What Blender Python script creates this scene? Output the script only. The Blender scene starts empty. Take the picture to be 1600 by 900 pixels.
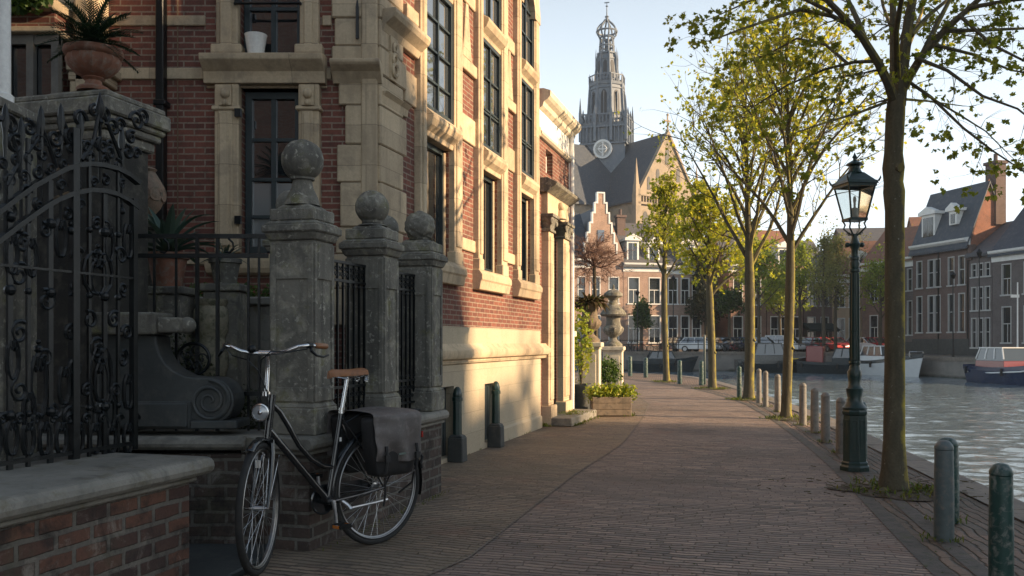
import bpy, bmesh, math, random
import numpy as np
from mathutils import Matrix, Vector
R = math.radians
random.seed(7)
SC = bpy.context.scene
COL = SC.collection

# ------------------------------------------------------------------ camera, sky, sun, exposure
EYE = 1.30
cam_d = bpy.data.cameras.new('camera')
cam = bpy.data.objects.new('camera', cam_d); COL.objects.link(cam)
cam.location = (0, 0, EYE); cam.rotation_euler = (R(90), 0, 0)
cam_d.sensor_width = 36; cam_d.lens = 31.5; cam_d.shift_y = 0.0531
cam_d.clip_start = 0.05; cam_d.clip_end = 4000
SC.camera = cam

SUN_EL = 19.0
SUN_DIR = Vector((0.965, -0.262, 0)).normalized() * math.cos(R(SUN_EL)) + Vector((0, 0, math.sin(R(SUN_EL))))
world = bpy.data.worlds.new('World'); SC.world = world; world.use_nodes = True
wn = world.node_tree; wn.nodes.clear()
sky = wn.nodes.new('ShaderNodeTexSky'); sky.sky_type = 'NISHITA'; sky.sun_disc = False
sky.sun_elevation = R(SUN_EL); sky.sun_rotation = math.atan2(SUN_DIR.x, SUN_DIR.y)
sky.air_density = 1.0; sky.dust_density = 1.0; sky.ozone_density = 2.0
SKY_STRENGTH = 0.10
bg = wn.nodes.new('ShaderNodeBackground'); bg.inputs['Strength'].default_value = SKY_STRENGTH
haz = wn.nodes.new('ShaderNodeMixRGB'); haz.blend_type = 'MIX'; haz.inputs[0].default_value = 0.72
haz.inputs[2].default_value = (4.5, 5.0, 5.25, 1)          # thin high cloud veiling the blue
wo = wn.nodes.new('ShaderNodeOutputWorld')
tc = wn.nodes.new('ShaderNodeTexCoord'); sx = wn.nodes.new('ShaderNodeSeparateXYZ'); vr = wn.nodes.new('ShaderNodeValToRGB')
wn.links.new(tc.outputs['Generated'], sx.inputs[0]); wn.links.new(sx.outputs[2], vr.inputs[0]); wn.links.new(vr.outputs[0], haz.inputs[2])   # milky near the horizon, thinning out overhead
er = vr.color_ramp.elements; er[0].position = 0; er[0].color = (7.0, 7.5, 7.9, 1); er[1].position = 1; er[1].color = (.9, 1.2, 1.6, 1)
for p_, c_ in ((.2, (6.0, 6.6, 7.0, 1)), (.36, (3.9, 4.35, 4.65, 1)), (.55, (1.9, 2.4, 2.9, 1))): e = er.new(p_); e.color = c_
wn.links.new(sky.outputs[0], haz.inputs[1]); wn.links.new(haz.outputs[0], bg.inputs[0]); wn.links.new(bg.outputs[0], wo.inputs[0])

sd = bpy.data.lights.new('sun', 'SUN'); sd.energy = 5.0; sd.angle = R(0.6); sd.color = (1.0, 0.72, 0.44)
sun = bpy.data.objects.new('sun', sd); COL.objects.link(sun); sun.location = (60, -10, 40)
sun.rotation_euler = SUN_DIR.to_track_quat('Z', 'Y').to_euler()
SC.view_settings.view_transform = 'Standard'; SC.view_settings.look = 'None'
SC.view_settings.exposure = 1.12; SC.view_settings.gamma = 1.0
SC.cycles.max_bounces = 6; SC.cycles.diffuse_bounces = 3; SC.cycles.glossy_bounces = 3
SC.cycles.transmission_bounces = 4; SC.cycles.transparent_max_bounces = 8; SC.cycles.caustics_reflective = False; SC.cycles.caustics_refractive = False
SC.cycles.use_denoising = True

# ------------------------------------------------------------------ frames of reference
TH = math.atan(405 / 1400); SN, CS = math.sin(TH), math.cos(TH)
def XY(n, s): return (n * CS + s * SN, -n * SN + s * CS)           # street frame: n to the right of the street line, s along it
M_NS = Matrix(((CS, SN, 0, 0), (-SN, CS, 0, 0), (0, 0, 1, 0), (0, 0, 0, 1)))
def face_frame(x, y, ang, z=0):                                    # facade frame: x along the wall, y into it, z up
    return Matrix.Translation((x, y, z)) @ Matrix.Rotation(ang, 4, 'Z')
M_RW = M_NS @ Matrix.Translation((-3.4, 0, 0)) @ Matrix(((0, -1, 0, 0), (1, 0, 0, 0), (0, 0, 1, 0), (0, 0, 0, 1)))
M_FF = Matrix.Translation((0, 8.05, 0))
def ground_at(px, py, h=0.0):
    y = (EYE - h) * 1400 / (py - 535); return ((px - 800) / 1400 * y, y)
def wall_at(px, py, n):                                            # pixel -> (s, h) on a vertical plane of the street frame
    a = (px - 800) / 1400; y = n / (a * CS - SN); x = a * y
    return (x * SN + y * CS, EYE + (535 - py) * y / 1400)

# ------------------------------------------------------------------ mesh builder
class MB:
    def __init__(self, M=None):
        self.v = []; self.f = []; self.M = M
    def add(self, vs, fs, M=None):
        o = len(self.v)
        T = self.M
        if M is not None: T = (T @ M) if T is not None else M
        if T is not None: vs = [T @ Vector(p) for p in vs]
        self.v += [tuple(p) for p in vs]
        self.f += [tuple(i + o for i in f) for f in fs]
        return self
    def box(self, x0, x1, y0, y1, z0, z1, M=None):
        if x0 > x1: x0, x1 = x1, x0
        if y0 > y1: y0, y1 = y1, y0
        if z0 > z1: z0, z1 = z1, z0
        vs = [(x0,y0,z0),(x1,y0,z0),(x1,y1,z0),(x0,y1,z0),(x0,y0,z1),(x1,y0,z1),(x1,y1,z1),(x0,y1,z1)]
        return self.add(vs, [(3,2,1,0),(4,5,6,7),(0,1,5,4),(1,2,6,5),(2,3,7,6),(3,0,4,7)], M)
    def taper(self, cx, cy, z0, z1, a0, a1, b0=None, b1=None, M=None):   # frustum with half sizes
        b0 = a0 if b0 is None else b0; b1 = a1 if b1 is None else b1
        vs = [(cx-a0,cy-b0,z0),(cx+a0,cy-b0,z0),(cx+a0,cy+b0,z0),(cx-a0,cy+b0,z0),(cx-a1,cy-b1,z1),(cx+a1,cy-b1,z1),(cx+a1,cy+b1,z1),(cx-a1,cy+b1,z1)]
        return self.add(vs, [(3,2,1,0),(4,5,6,7),(0,1,5,4),(1,2,6,5),(2,3,7,6),(3,0,4,7)], M)
    def extrude(self, poly, a, b, axis='y', M=None):               # poly in the plane normal to axis
        n = len(poly)
        if axis == 'y': P = lambda p, t: (p[0], t, p[1])
        elif axis == 'z': P = lambda p, t: (p[0], p[1], t)
        else: P = lambda p, t: (t, p[0], p[1])
        ar = sum(poly[i][0]*poly[(i+1)%n][1] - poly[(i+1)%n][0]*poly[i][1] for i in range(n))
        if ar < 0: poly = poly[::-1]
        if axis == 'y': poly = poly[::-1]
        if b < a: a, b = b, a
        vs = [P(p, a) for p in poly] + [P(p, b) for p in poly]
        fs = [tuple(range(n))[::-1], tuple(range(n, 2*n))] + [(i, (i+1) % n, n + (i+1) % n, n + i) for i in range(n)]
        return self.add(vs, fs, M)
    def lathe(self, prof, cx=0, cy=0, n=20, M=None, z0=0, sq=1.0):
        vs = []; fs = []
        m = len(prof)
        for (r, z) in prof:
            for k in range(n):
                a = 2*math.pi*k/n; vs.append((cx + r*math.cos(a), cy + r*sq*math.sin(a), z + z0))
        for i in range(m-1):
            for k in range(n):
                k2 = (k+1) % n; fs.append((i*n+k, i*n+k2, (i+1)*n+k2, (i+1)*n+k))
        if prof[0][0] > 1e-6: fs.append(tuple(range(n))[::-1])
        if prof[-1][0] > 1e-6: fs.append(tuple(range((m-1)*n, m*n)))
        return self.add(vs, fs, M)
    def sphere(self, cx, cy, cz, r, n=20, m=12, M=None, sq=1.0):
        prof = [(max(1e-7, r*math.sin(math.pi*i/m)), cz - r*sq*math.cos(math.pi*i/m)) for i in range(m+1)]
        return self.lathe(prof, cx, cy, n, M)
    def tube(self, pts, r, n=6, M=None, closed=False, caps=True):
        pts = [Vector(p) for p in pts]; m = len(pts)
        rs = r if hasattr(r, '__len__') else [r]*m
        vs = []; fs = []; ref = None
        for i, p in enumerate(pts):
            if closed: t = pts[(i+1) % m] - pts[i-1]
            else: t = pts[min(i+1, m-1)] - pts[max(i-1, 0)]
            if t.length < 1e-9: t = Vector((0, 0, 1))
            t.normalize()
            if ref is None:
                ref = Vector((0, 0, 1)) if abs(t.z) < 0.9 else Vector((1, 0, 0))
                a = t.cross(ref).normalized()
            else:
                a = ref - t * ref.dot(t)
                if a.length < 1e-6: a = t.orthogonal()
                a.normalize()
            ref = a; b = t.cross(a)
            for k in range(n):
                q = 2*math.pi*k/n
                vs.append(p + (a*math.cos(q) + b*math.sin(q)) * rs[i])
        rng = m if closed else m-1
        for i in range(rng):
            j = (i+1) % m
            for k in range(n):
                k2 = (k+1) % n; fs.append((i*n+k, i*n+k2, j*n+k2, j*n+k))
        if caps and not closed:
            fs.append(tuple(range(n))[::-1]); fs.append(tuple(range((m-1)*n, m*n)))
        return self.add(vs, fs, M)
    def ring(self, c, ax, r, tr, n=32, k=6, M=None, a0=0, a1=2*math.pi):
        ax = Vector(ax).normalized(); u = ax.orthogonal().normalized()
        if abs(ax.z) < 0.99: u = Vector((0,0,1)) - ax*ax.z; u.normalize()
        w = ax.cross(u); c = Vector(c); full = abs(a1-a0-2*math.pi) < 1e-6
        pts = [c + (u*math.cos(a0+(a1-a0)*i/(n if full else n-1)) + w*math.sin(a0+(a1-a0)*i/(n if full else n-1)))*r for i in range(n)]
        return self.tube(pts, tr, k, M, closed=full)
    def holed(self, u0, u1, v0, v1, holes, depth=0.12, y=0.0, M=None):    # wall face with rectangular openings and their reveals
        us = sorted({u0, u1, *[h[0] for h in holes], *[h[1] for h in holes]}); us = [u for u in us if u0-1e-6 <= u <= u1+1e-6]
        vs_ = sorted({v0, v1, *[h[2] for h in holes], *[h[3] for h in holes]}); vs_ = [v for v in vs_ if v0-1e-6 <= v <= v1+1e-6]
        P = []; Fc = []
        def q(a, b, c, d):
            o = len(P); P.extend([a, b, c, d]); Fc.append((o, o+1, o+2, o+3))
        for i in range(len(us)-1):
            for j in range(len(vs_)-1):
                cu, cv = (us[i]+us[i+1])/2, (vs_[j]+vs_[j+1])/2
                if any(h[0] < cu < h[1] and h[2] < cv < h[3] for h in holes): continue
                q((us[i], y, vs_[j]), (us[i+1], y, vs_[j]), (us[i+1], y, vs_[j+1]), (us[i], y, vs_[j+1]))
        for (a, b, c, d) in holes:
            q((a, y, c), (a, y, d), (a, y+depth, d), (a, y+depth, c)); q((b, y, d), (b, y, c), (b, y+depth, c), (b, y+depth, d))
            q((a, y, d), (b, y, d), (b, y+depth, d), (a, y+depth, d)); q((b, y, c), (a, y, c), (a, y+depth, c), (b, y+depth, c))
        return self.add(P, Fc, M)
    def build(self, name, mat, parent=None, smooth=False, bevel=0.0, local=False, seg=1, origin=None):
        vs = self.v
        base = Vector((0, 0, 0))
        if parent is not None:
            if not local:
                inv = chain(parent).inverted(); vs = [tuple(inv @ Vector(p)) for p in vs]
        elif not local:
            xs = [p[0] for p in vs]; ys = [p[1] for p in vs]
            base = Vector(origin) if origin else Vector(((min(xs)+max(xs))/2, (min(ys)+max(ys))/2, min(p[2] for p in vs)))
            vs = [(p[0]-base.x, p[1]-base.y, p[2]-base.z) for p in vs]
        me = bpy.data.meshes.new(name); me.from_pydata(vs, [], self.f); me.update()
        uv = me.uv_layers.new(name='UVMap')
        co = np.array(self.v, dtype=np.float64)
        nl = len(me.loops)
        li = np.empty(nl, dtype=np.int32); me.loops.foreach_get('vertex_index', li)
        pn = np.empty(len(me.polygons)*3); me.polygons.foreach_get('normal', pn); pn = pn.reshape(-1, 3)
        lt = np.empty(len(me.polygons), dtype=np.int32); me.polygons.foreach_get('loop_total', lt)
        ln = np.repeat(pn, lt, axis=0); c = co[li]
        if parent is not None and not local:
            rot = np.array(chain(parent).to_3x3()); ln = ln @ rot.T
        tx, ty = -ln[:, 1], ln[:, 0]; L = np.hypot(tx, ty); flat = L < 0.35; L = np.where(L < 1e-6, 1, L)
        u = np.where(flat, c[:, 0], (c[:, 0]*tx + c[:, 1]*ty)/L); v = np.where(flat, c[:, 1], c[:, 2])
        uv.data.foreach_set('uv', np.stack([u, v], 1).astype(np.float32).ravel())
        me.materials.append(mat)
        if smooth:
            me.polygons.foreach_set('use_smooth', [True]*len(me.polygons)); me.set_sharp_from_angle(angle=R(38))
        o = bpy.data.objects.new(name, me); COL.objects.link(o)
        o.location = base
        if parent is not None: o.parent = parent
        if bevel:
            b = o.modifiers.new('bevel', 'BEVEL'); b.width = bevel; b.segments = seg; b.limit_method = 'ANGLE'; b.angle_limit = R(40)
        return o
def chain(o):
    M = o.matrix_basis.copy(); p = o.parent
    while p is not None: M = p.matrix_basis @ M; p = p.parent
    return M
def tag(o, label=None, cat=None, group=None, kind=None):
    if label: o['label'] = label
    if cat: o['category'] = cat
    if group: o['group'] = group
    if kind: o['kind'] = kind
    return o
def thing(name, label, cat, loc=(0, 0, 0), rz=0.0, group=None, sc=1.0):
    o = bpy.data.objects.new(name, None); COL.objects.link(o); o.location = loc; o.rotation_euler = (0, 0, rz); o.scale = (sc,)*3
    o.empty_display_size = 0.2
    return tag(o, label, cat, group)
def kids(o): return [c for c in bpy.data.objects if c.parent == o]
KID = {}
def copy_tree(o, parent=None, loc=None, rz=None, label=None, group=None, sc=None):
    c = o.copy(); COL.objects.link(c)
    if parent is not None: c.parent = parent
    if loc is not None: c.location = loc
    if rz is not None: c.rotation_euler = (0, 0, rz)
    if sc is not None: c.scale = sc if hasattr(sc, '__len__') else (sc,)*3
    if label: c['label'] = label
    if group: c['group'] = group
    for ch in list(o.children): copy_tree(ch, c)
    return c

# ------------------------------------------------------------------ materials
def nodes(name):
    m = bpy.data.materials.new(name); m.use_nodes = True; nt = m.node_tree
    return m, nt, nt.nodes['Principled BSDF'], nt.links
def N(nt, t, **k):
    n = nt.nodes.new(t)
    for a, b in k.items():
        if a.startswith('i_'): n.inputs[int(a[2:])].default_value = b
        else: setattr(n, a, b)
    return n
def noise(nt, vec, scale, detail=4, rough=0.55, dist=0.0):
    n = N(nt, 'ShaderNodeTexNoise'); n.inputs['Scale'].default_value = scale; n.inputs['Detail'].default_value = detail
    n.inputs['Roughness'].default_value = rough; n.inputs['Distortion'].default_value = dist
    if vec is not None: nt.links.new(vec, n.inputs['Vector'])
    return n
def ramp(nt, fac, stops):
    r = N(nt, 'ShaderNodeValToRGB'); e = r.color_ramp.elements
    while len(e) > len(stops): e.remove(e[-1])
    while len(e) < len(stops): e.new(0.5)
    for x, (p, c) in zip(e, stops): x.position = p; x.color = (*c, 1) if len(c) == 3 else c
    nt.links.new(fac, r.inputs[0]); return r
def mix(nt, fac, a, b, mode='MIX'):
    m = N(nt, 'ShaderNodeMixRGB', blend_type=mode)
    for k, x in enumerate((fac, a, b)):
        if isinstance(x, (int, float)): m.inputs[k].default_value = x if k == 0 else (x, x, x, 1)
        elif isinstance(x, tuple): m.inputs[k].default_value = (*x, 1) if len(x) == 3 else x
        else: nt.links.new(x, m.inputs[k])
    return m.outputs[0]
def math_(nt, op, a, b=None, c=None):
    m = N(nt, 'ShaderNodeMath', operation=op)
    for k, x in enumerate((a, b, c)):
        if x is None: continue
        if isinstance(x, (int, float)): m.inputs[k].default_value = x
        else: nt.links.new(x, m.inputs[k])
    return m.outputs[0]
def pos(nt): return N(nt, 'ShaderNodeNewGeometry').outputs['Position']
def bump(nt, bs, h, strength=0.5, dist=0.01, prev=None):
    b = N(nt, 'ShaderNodeBump'); b.inputs['Strength'].default_value = strength; b.inputs['Distance'].default_value = dist
    nt.links.new(h, b.inputs['Height'])
    if prev is not None: nt.links.new(prev, b.inputs['Normal'])
    nt.links.new(b.outputs[0], bs.inputs['Normal']); return b.outputs[0]
def mat(name, c1, c2=None, c3=None, scale=4.0, rough=0.6, bstr=0.15, bdist=0.01, metal=0.0, fine=40.0, stain=None, spec=0.4, moss=None, coat=0.0, joints=None, speck=None):
    """weathered surface: two broad tones, a third in blotches, fine grain in the bump"""
    m, nt, bs, L = nodes(name); p = pos(nt)
    c2 = c2 or tuple(x*0.8 for x in c1)
    n1 = noise(nt, p, scale, 5, 0.6); col = ramp(nt, n1.outputs[0], [(0.32, c1), (0.68, c2)]).outputs[0]
    if c3:
        n3 = noise(nt, p, scale*2.7, 6, 0.65, 0.4); k = ramp(nt, n3.outputs[0], [(0.5, (0,0,0)), (0.66, (1,1,1))]).outputs[0]
        col = mix(nt, k, col, c3)
    nf = noise(nt, p, fine, 4, 0.7)
    col = mix(nt, 0.25, col, ramp(nt, nf.outputs[0], [(0.3, (0.55,)*3), (0.7, (1.35,)*3)]).outputs[0], 'MULTIPLY')
    if stain:                                                       # rain streaks: narrow, long downwards
        mp = N(nt, 'ShaderNodeMapping'); mp.inputs['Scale'].default_value = (9, 9, 0.7); L.new(p, mp.inputs[0])
        ns = noise(nt, mp.outputs[0], 1.0, 4, 0.6); k = ramp(nt, ns.outputs[0], [(0.5, (0,0,0)), (0.75, (0.8,)*3)]).outputs[0]
        col = mix(nt, k, col, stain)
    if moss:
        nm = noise(nt, p, 7.0, 6, 0.7); k = ramp(nt, nm.outputs[0], [(0.55, (0,0,0)), (0.7, (0.85,)*3)]).outputs[0]
        col = mix(nt, k, col, moss)
    if speck:                                                       # lichen spots
        n9 = noise(nt, p, 26, 3, 0.6, 0.5); col = mix(nt, ramp(nt, n9.outputs[0], [(0.60, (0,0,0)), (0.67, (0.8,)*3)]).outputs[0], col, speck)
    if joints:                                                      # thin open joints between the blocks
        t = N(nt, 'ShaderNodeTexBrick'); L.new(N(nt, 'ShaderNodeUVMap').outputs[0], t.inputs['Vector']); t.inputs['Scale'].default_value = 1; t.inputs['Brick Width'].default_value = joints[0]; t.inputs['Row Height'].default_value = joints[1]; t.inputs['Mortar Size'].default_value = .0035; t.inputs['Mortar Smooth'].default_value = .4
        col = mix(nt, math_(nt, 'MULTIPLY', t.outputs['Fac'], .55), col, (0.10, 0.085, 0.065))
        tb = N(nt, 'ShaderNodeTexBrick'); L.new(N(nt, 'ShaderNodeUVMap').outputs[0], tb.inputs['Vector']); tb.inputs['Scale'].default_value = 1; tb.inputs['Brick Width'].default_value = joints[0]; tb.inputs['Row Height'].default_value = joints[1]; tb.inputs['Mortar Size'].default_value = 0; tb.inputs['Color1'].default_value = (.80, .78, .76, 1); tb.inputs['Color2'].default_value = (1.12, 1.1, 1.06, 1)
        col = mix(nt, 1.0, col, tb.outputs[0], 'MULTIPLY')
    L.new(col, bs.inputs['Base Color'])
    bs.inputs['Metallic'].default_value = metal; bs.inputs['Specular IOR Level'].default_value = spec
    if coat: bs.inputs['Coat Weight'].default_value = coat; bs.inputs['Coat Roughness'].default_value = 0.15
    rr = N(nt, 'ShaderNodeMapRange'); rr.inputs['To Min'].default_value = max(0.03, rough-0.12); rr.inputs['To Max'].default_value = min(1, rough+0.12)
    L.new(nf.outputs[0], rr.inputs[0]); L.new(rr.outputs[0], bs.inputs['Roughness'])
    if bstr:
        hh = math_(nt, 'ADD', nf.outputs[0], math_(nt, 'MULTIPLY', n1.outputs[0], 2.0)); bump(nt, bs, hh, bstr, bdist)
    return m
def brick_mat(name, a, b, mortar, bw=0.2, bh=0.058, ms=0.008, dark=(0.05, 0.04, 0.035), dirt=0.35, bstr=0.5, green=None, pale=None, wob=0.006):
    m, nt, bs, L = nodes(name)
    uv = N(nt, 'ShaderNodeUVMap').outputs[0]; p = pos(nt)
    nw = noise(nt, p, 9.0, 3); w = N(nt, 'ShaderNodeVectorMath', operation='MULTIPLY_ADD'); L.new(nw.outputs[1], w.inputs[0])
    w.inputs[1].default_value = (wob, wob, 0); L.new(uv, w.inputs[2])
    t = N(nt, 'ShaderNodeTexBrick'); L.new(w.outputs[0], t.inputs['Vector'])
    t.inputs['Scale'].default_value = 1; t.inputs['Brick Width'].default_value = bw; t.inputs['Row Height'].default_value = bh
    t.inputs['Mortar Size'].default_value = ms; t.inputs['Mortar Smooth'].default_value = 0.25; t.inputs['Bias'].default_value = 0
    t.inputs['Color1'].default_value = (*a, 1); t.inputs['Color2'].default_value = (*b, 1); t.inputs['Mortar'].default_value = (*mortar, 1)
    t.offset = 0.5; t.squash = 1
    n1 = noise(nt, p, 1.3, 5, 0.6); n2 = noise(nt, p, 55, 4, 0.7)
    col = mix(nt, 0.35, t.outputs[0], ramp(nt, n2.outputs[0], [(0.3, (0.5,)*3), (0.7, (1.4,)*3)]).outputs[0], 'MULTIPLY')
    n4 = noise(nt, p, 13, 3, 0.6); col = mix(nt, ramp(nt, n4.outputs[0], [(0.5, (0,0,0)), (0.75, (0.55,)*3)]).outputs[0], col, dark)
    k = ramp(nt, n1.outputs[0], [(0.35, (0,0,0)), (0.75, (dirt,)*3)]).outputs[0]; col = mix(nt, k, col, dark)
    if green:
        n5 = noise(nt, p, 2.2, 6, 0.7); col = mix(nt, ramp(nt, n5.outputs[0], [(0.55, (0,0,0)), (0.72, (0.6,)*3)]).outputs[0], col, green)
    if pale:
        n7 = noise(nt, p, 5.5, 7, 0.75, 0.6); col = mix(nt, ramp(nt, n7.outputs[0], [(0.54, (0,0,0)), (0.68, (0.75,)*3)]).outputs[0], col, pale)
        n8 = noise(nt, p, 4.2, 6, 0.7, 0.3); col = mix(nt, ramp(nt, n8.outputs[0], [(0.52, (0,0,0)), (0.66, (0.85,)*3)]).outputs[0], col, (0.025, 0.022, 0.02))
    L.new(col, bs.inputs['Base Color']); bs.inputs['Roughness'].default_value = 0.85; bs.inputs['Specular IOR Level'].default_value = 0.25
    h = math_(nt, 'ADD', math_(nt, 'MULTIPLY', t.outputs['Fac'], -1.0), math_(nt, 'MULTIPLY', n2.outputs[0], 0.35))
    bump(nt, bs, h, bstr, 0.008)
    return m
def glass_mat(name, tint=(0.015, 0.018, 0.02), rough=0.03, ior=2.0):
    m, nt, bs, L = nodes(name); p = pos(nt)
    bs.inputs['Base Color'].default_value = (*tint, 1); bs.inputs['Roughness'].default_value = rough
    bs.inputs['Specular IOR Level'].default_value = 0.9; bs.inputs['IOR'].default_value = ior
    n = noise(nt, p, 2.2, 2); bump(nt, bs, n.outputs[0], 0.12, 0.02)
    return m
def leaf_mat(name, c1, c2, c3=None, trans=0.45):
    m, nt, bs, L = nodes(name); nt.nodes.remove(bs)
    g = N(nt, 'ShaderNodeNewGeometry')
    st = [(0.0, c1), (0.55, c2), (1.0, c3 or c2)]
    r = ramp(nt, g.outputs['Random Per Island'], st)
    d = N(nt, 'ShaderNodeBsdfPrincipled'); d.inputs['Roughness'].default_value = 0.55; d.inputs['Specular IOR Level'].default_value = 0.3
    L.new(r.outputs[0], d.inputs['Base Color'])
    t = N(nt, 'ShaderNodeBsdfTranslucent'); br = mix(nt, 1.0, r.outputs[0], (1.35, 1.3, 0.8), 'MULTIPLY'); L.new(br, t.inputs[0])
    mx = N(nt, 'ShaderNodeMixShader'); mx.inputs[0].default_value = trans; L.new(d.outputs[0], mx.inputs[1]); L.new(t.outputs[0], mx.inputs[2])
    L.new(mx.outputs[0], nt.nodes['Material Output'].inputs[0]); return m

MT = {}
MT['stone'] = mat('sandstone', (0.56, 0.455, 0.32), (0.48, 0.385, 0.265), (0.38, 0.31, 0.225), 1.8, 0.8, 0.3, 0.008, stain=(0.33, 0.265, 0.185), spec=0.25, joints=(1.3, 0.36))
MT['plinth'] = None
MT['darkstone'] = mat('weathered_stone', (0.22, 0.205, 0.17), (0.115, 0.11, 0.095), (0.32, 0.30, 0.245), 2.6, 0.85, 0.7, 0.010, moss=(0.15, 0.145, 0.065), stain=(0.055, 0.053, 0.048), spec=0.25, speck=(0.36, 0.345, 0.29))
MT['coping'] = mat('coping_stone', (0.25, 0.235, 0.20), (0.18, 0.17, 0.145), (0.135, 0.128, 0.11), 3, 0.7, 0.45, 0.008, moss=(0.13, 0.11, 0.06), spec=0.35)
MT['shadestone'] = mat('shade_darkened_stone', (0.055, 0.052, 0.044), (0.03, 0.029, 0.026), (0.10, 0.092, 0.075), 3, 0.85, 0.5, 0.008, stain=(0.03, 0.03, 0.027), spec=0.25)  # pier stone coloured darker in place of the shade behind the gate
MT['bluestone'] = mat('blue_limestone', (0.055, 0.06, 0.058), (0.038, 0.042, 0.042), (0.075,0.075,0.068), 3, 0.55, 0.25, 0.006)
MT['brick'] = brick_mat('red_brick', (0.235, 0.088, 0.062), (0.15, 0.06, 0.047), (0.29, 0.225, 0.17), 0.19, 0.0555, 0.0075, dirt=0.25)
MT['wallbrick'] = brick_mat('garden_wall_brick', (0.18, 0.082, 0.052), (0.055, 0.036, 0.033), (0.155, 0.14, 0.118), 0.21, 0.082, 0.014, dirt=0.5, green=(0.08, 0.08, 0.05), bstr=1.0, pale=(0.26, 0.225, 0.19), wob=0.018)
MT['oldbrick'] = brick_mat('sooty_brick', (0.095, 0.065, 0.053), (0.055, 0.045, 0.04), (0.15, 0.14, 0.12), 0.21, 0.082, 0.012, dirt=0.4, green=(0.07, 0.07, 0.045), bstr=1.0, pale=(0.20, 0.185, 0.165), wob=0.016)
MT['iron'] = mat('black_iron_paint', (0.003, 0.0045, 0.005), (0.006, 0.008, 0.009), None, 12, 0.36, 0.3, 0.004, spec=0.35)
MT['green'] = mat('dark_green_paint', (0.010, 0.036, 0.030), (0.008, 0.027, 0.024), (0.025, 0.04, 0.035), 5, 0.36, 0.2, 0.004, spec=0.55)
MT['frame'] = mat('dark_window_paint', (0.02, 0.032, 0.035), (0.03, 0.04, 0.042), None, 6, 0.4, 0.1)
MT['glass'] = glass_mat('window_glass'); MT['farglass'] = glass_mat('far_window_glass', (.02,.024,.028), .08, 1.5); MT['oldglass'] = glass_mat('old_window_glass', (.05,.06,.07), .03, 2.3)
MT['white'] = mat('white_paint', (0.78, 0.77, 0.73), (0.68, 0.67, 0.63), None, 3, 0.5, 0.08)
MT['cream'] = mat('cream_render', (0.70, 0.62, 0.47), (0.60, 0.53, 0.40), (0.50, 0.44, 0.34), 2, 0.75, 0.15, stain=(0.38, 0.33, 0.25))
MT['terracotta'] = mat('terracotta', (0.27, 0.12, 0.075), (0.18, 0.085, 0.055), (0.24, 0.18, 0.14), 7, 0.8, 0.3, 0.006)
MT['soil'] = mat('soil', (0.10, 0.078, 0.055), (0.065, 0.05, 0.036), (0.14, 0.115, 0.08), 14, 0.95, 1.0, 0.02)
MT['chrome'] = mat('chrome', (0.62, 0.63, 0.64), (0.55, 0.56, 0.57), None, 10, 0.2, 0.05, metal=1.0)
MT['slate'] = mat('roof_slate', (0.045, 0.055, 0.07), (0.06, 0.07, 0.085), (0.09, 0.095, 0.10), 1.2, 0.6, 0.2)

# ------------------------------------------------------------------ the ground, the street, the quay and the water
def herring(nt, vec, w):
    """herringbone of 2:1 bricks: returns (edge distance 0..0.5, per-brick random)"""
    L = nt.links; s = N(nt, 'ShaderNodeSeparateXYZ'); L.new(vec, s.inputs[0])
    x = math_(nt, 'DIVIDE', s.outputs[0], w); y = math_(nt, 'DIVIDE', s.outputs[1], w)
    i = math_(nt, 'FLOOR', x); j = math_(nt, 'FLOOR', y); fx = math_(nt, 'SUBTRACT', x, i); fy = math_(nt, 'SUBTRACT', y, j)
    d = math_(nt, 'SUBTRACT', i, j); k = math_(nt, 'SUBTRACT', d, math_(nt, 'MULTIPLY', math_(nt, 'FLOOR', math_(nt, 'DIVIDE', d, 4.0)), 4.0))
    is_ = [math_(nt, 'COMPARE', k, float(q), 0.1) for q in range(4)]
    rx = math_(nt, 'SUBTRACT', 1.0, fx); ry = math_(nt, 'SUBTRACT', 1.0, fy)
    A = lambda v, c: math_(nt, 'MAXIMUM', v, math_(nt, 'MULTIPLY', c, 9.0))     # edge ignored where the brick goes on
    e = math_(nt, 'MINIMUM', math_(nt, 'MINIMUM', A(fx, is_[1]), A(rx, is_[0])), math_(nt, 'MINIMUM', A(fy, is_[2]), A(ry, is_[3])))
    oi = math_(nt, 'SUBTRACT', i, is_[1]); oj = math_(nt, 'SUBTRACT', j, is_[2])
    cb = N(nt, 'ShaderNodeCombineXYZ'); L.new(oi, cb.inputs[0]); L.new(oj, cb.inputs[1])
    wn_ = N(nt, 'ShaderNodeTexWhiteNoise', noise_dimensions='3D'); L.new(cb.outputs[0], wn_.inputs['Vector'])
    return e, wn_.outputs['Value']
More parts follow.
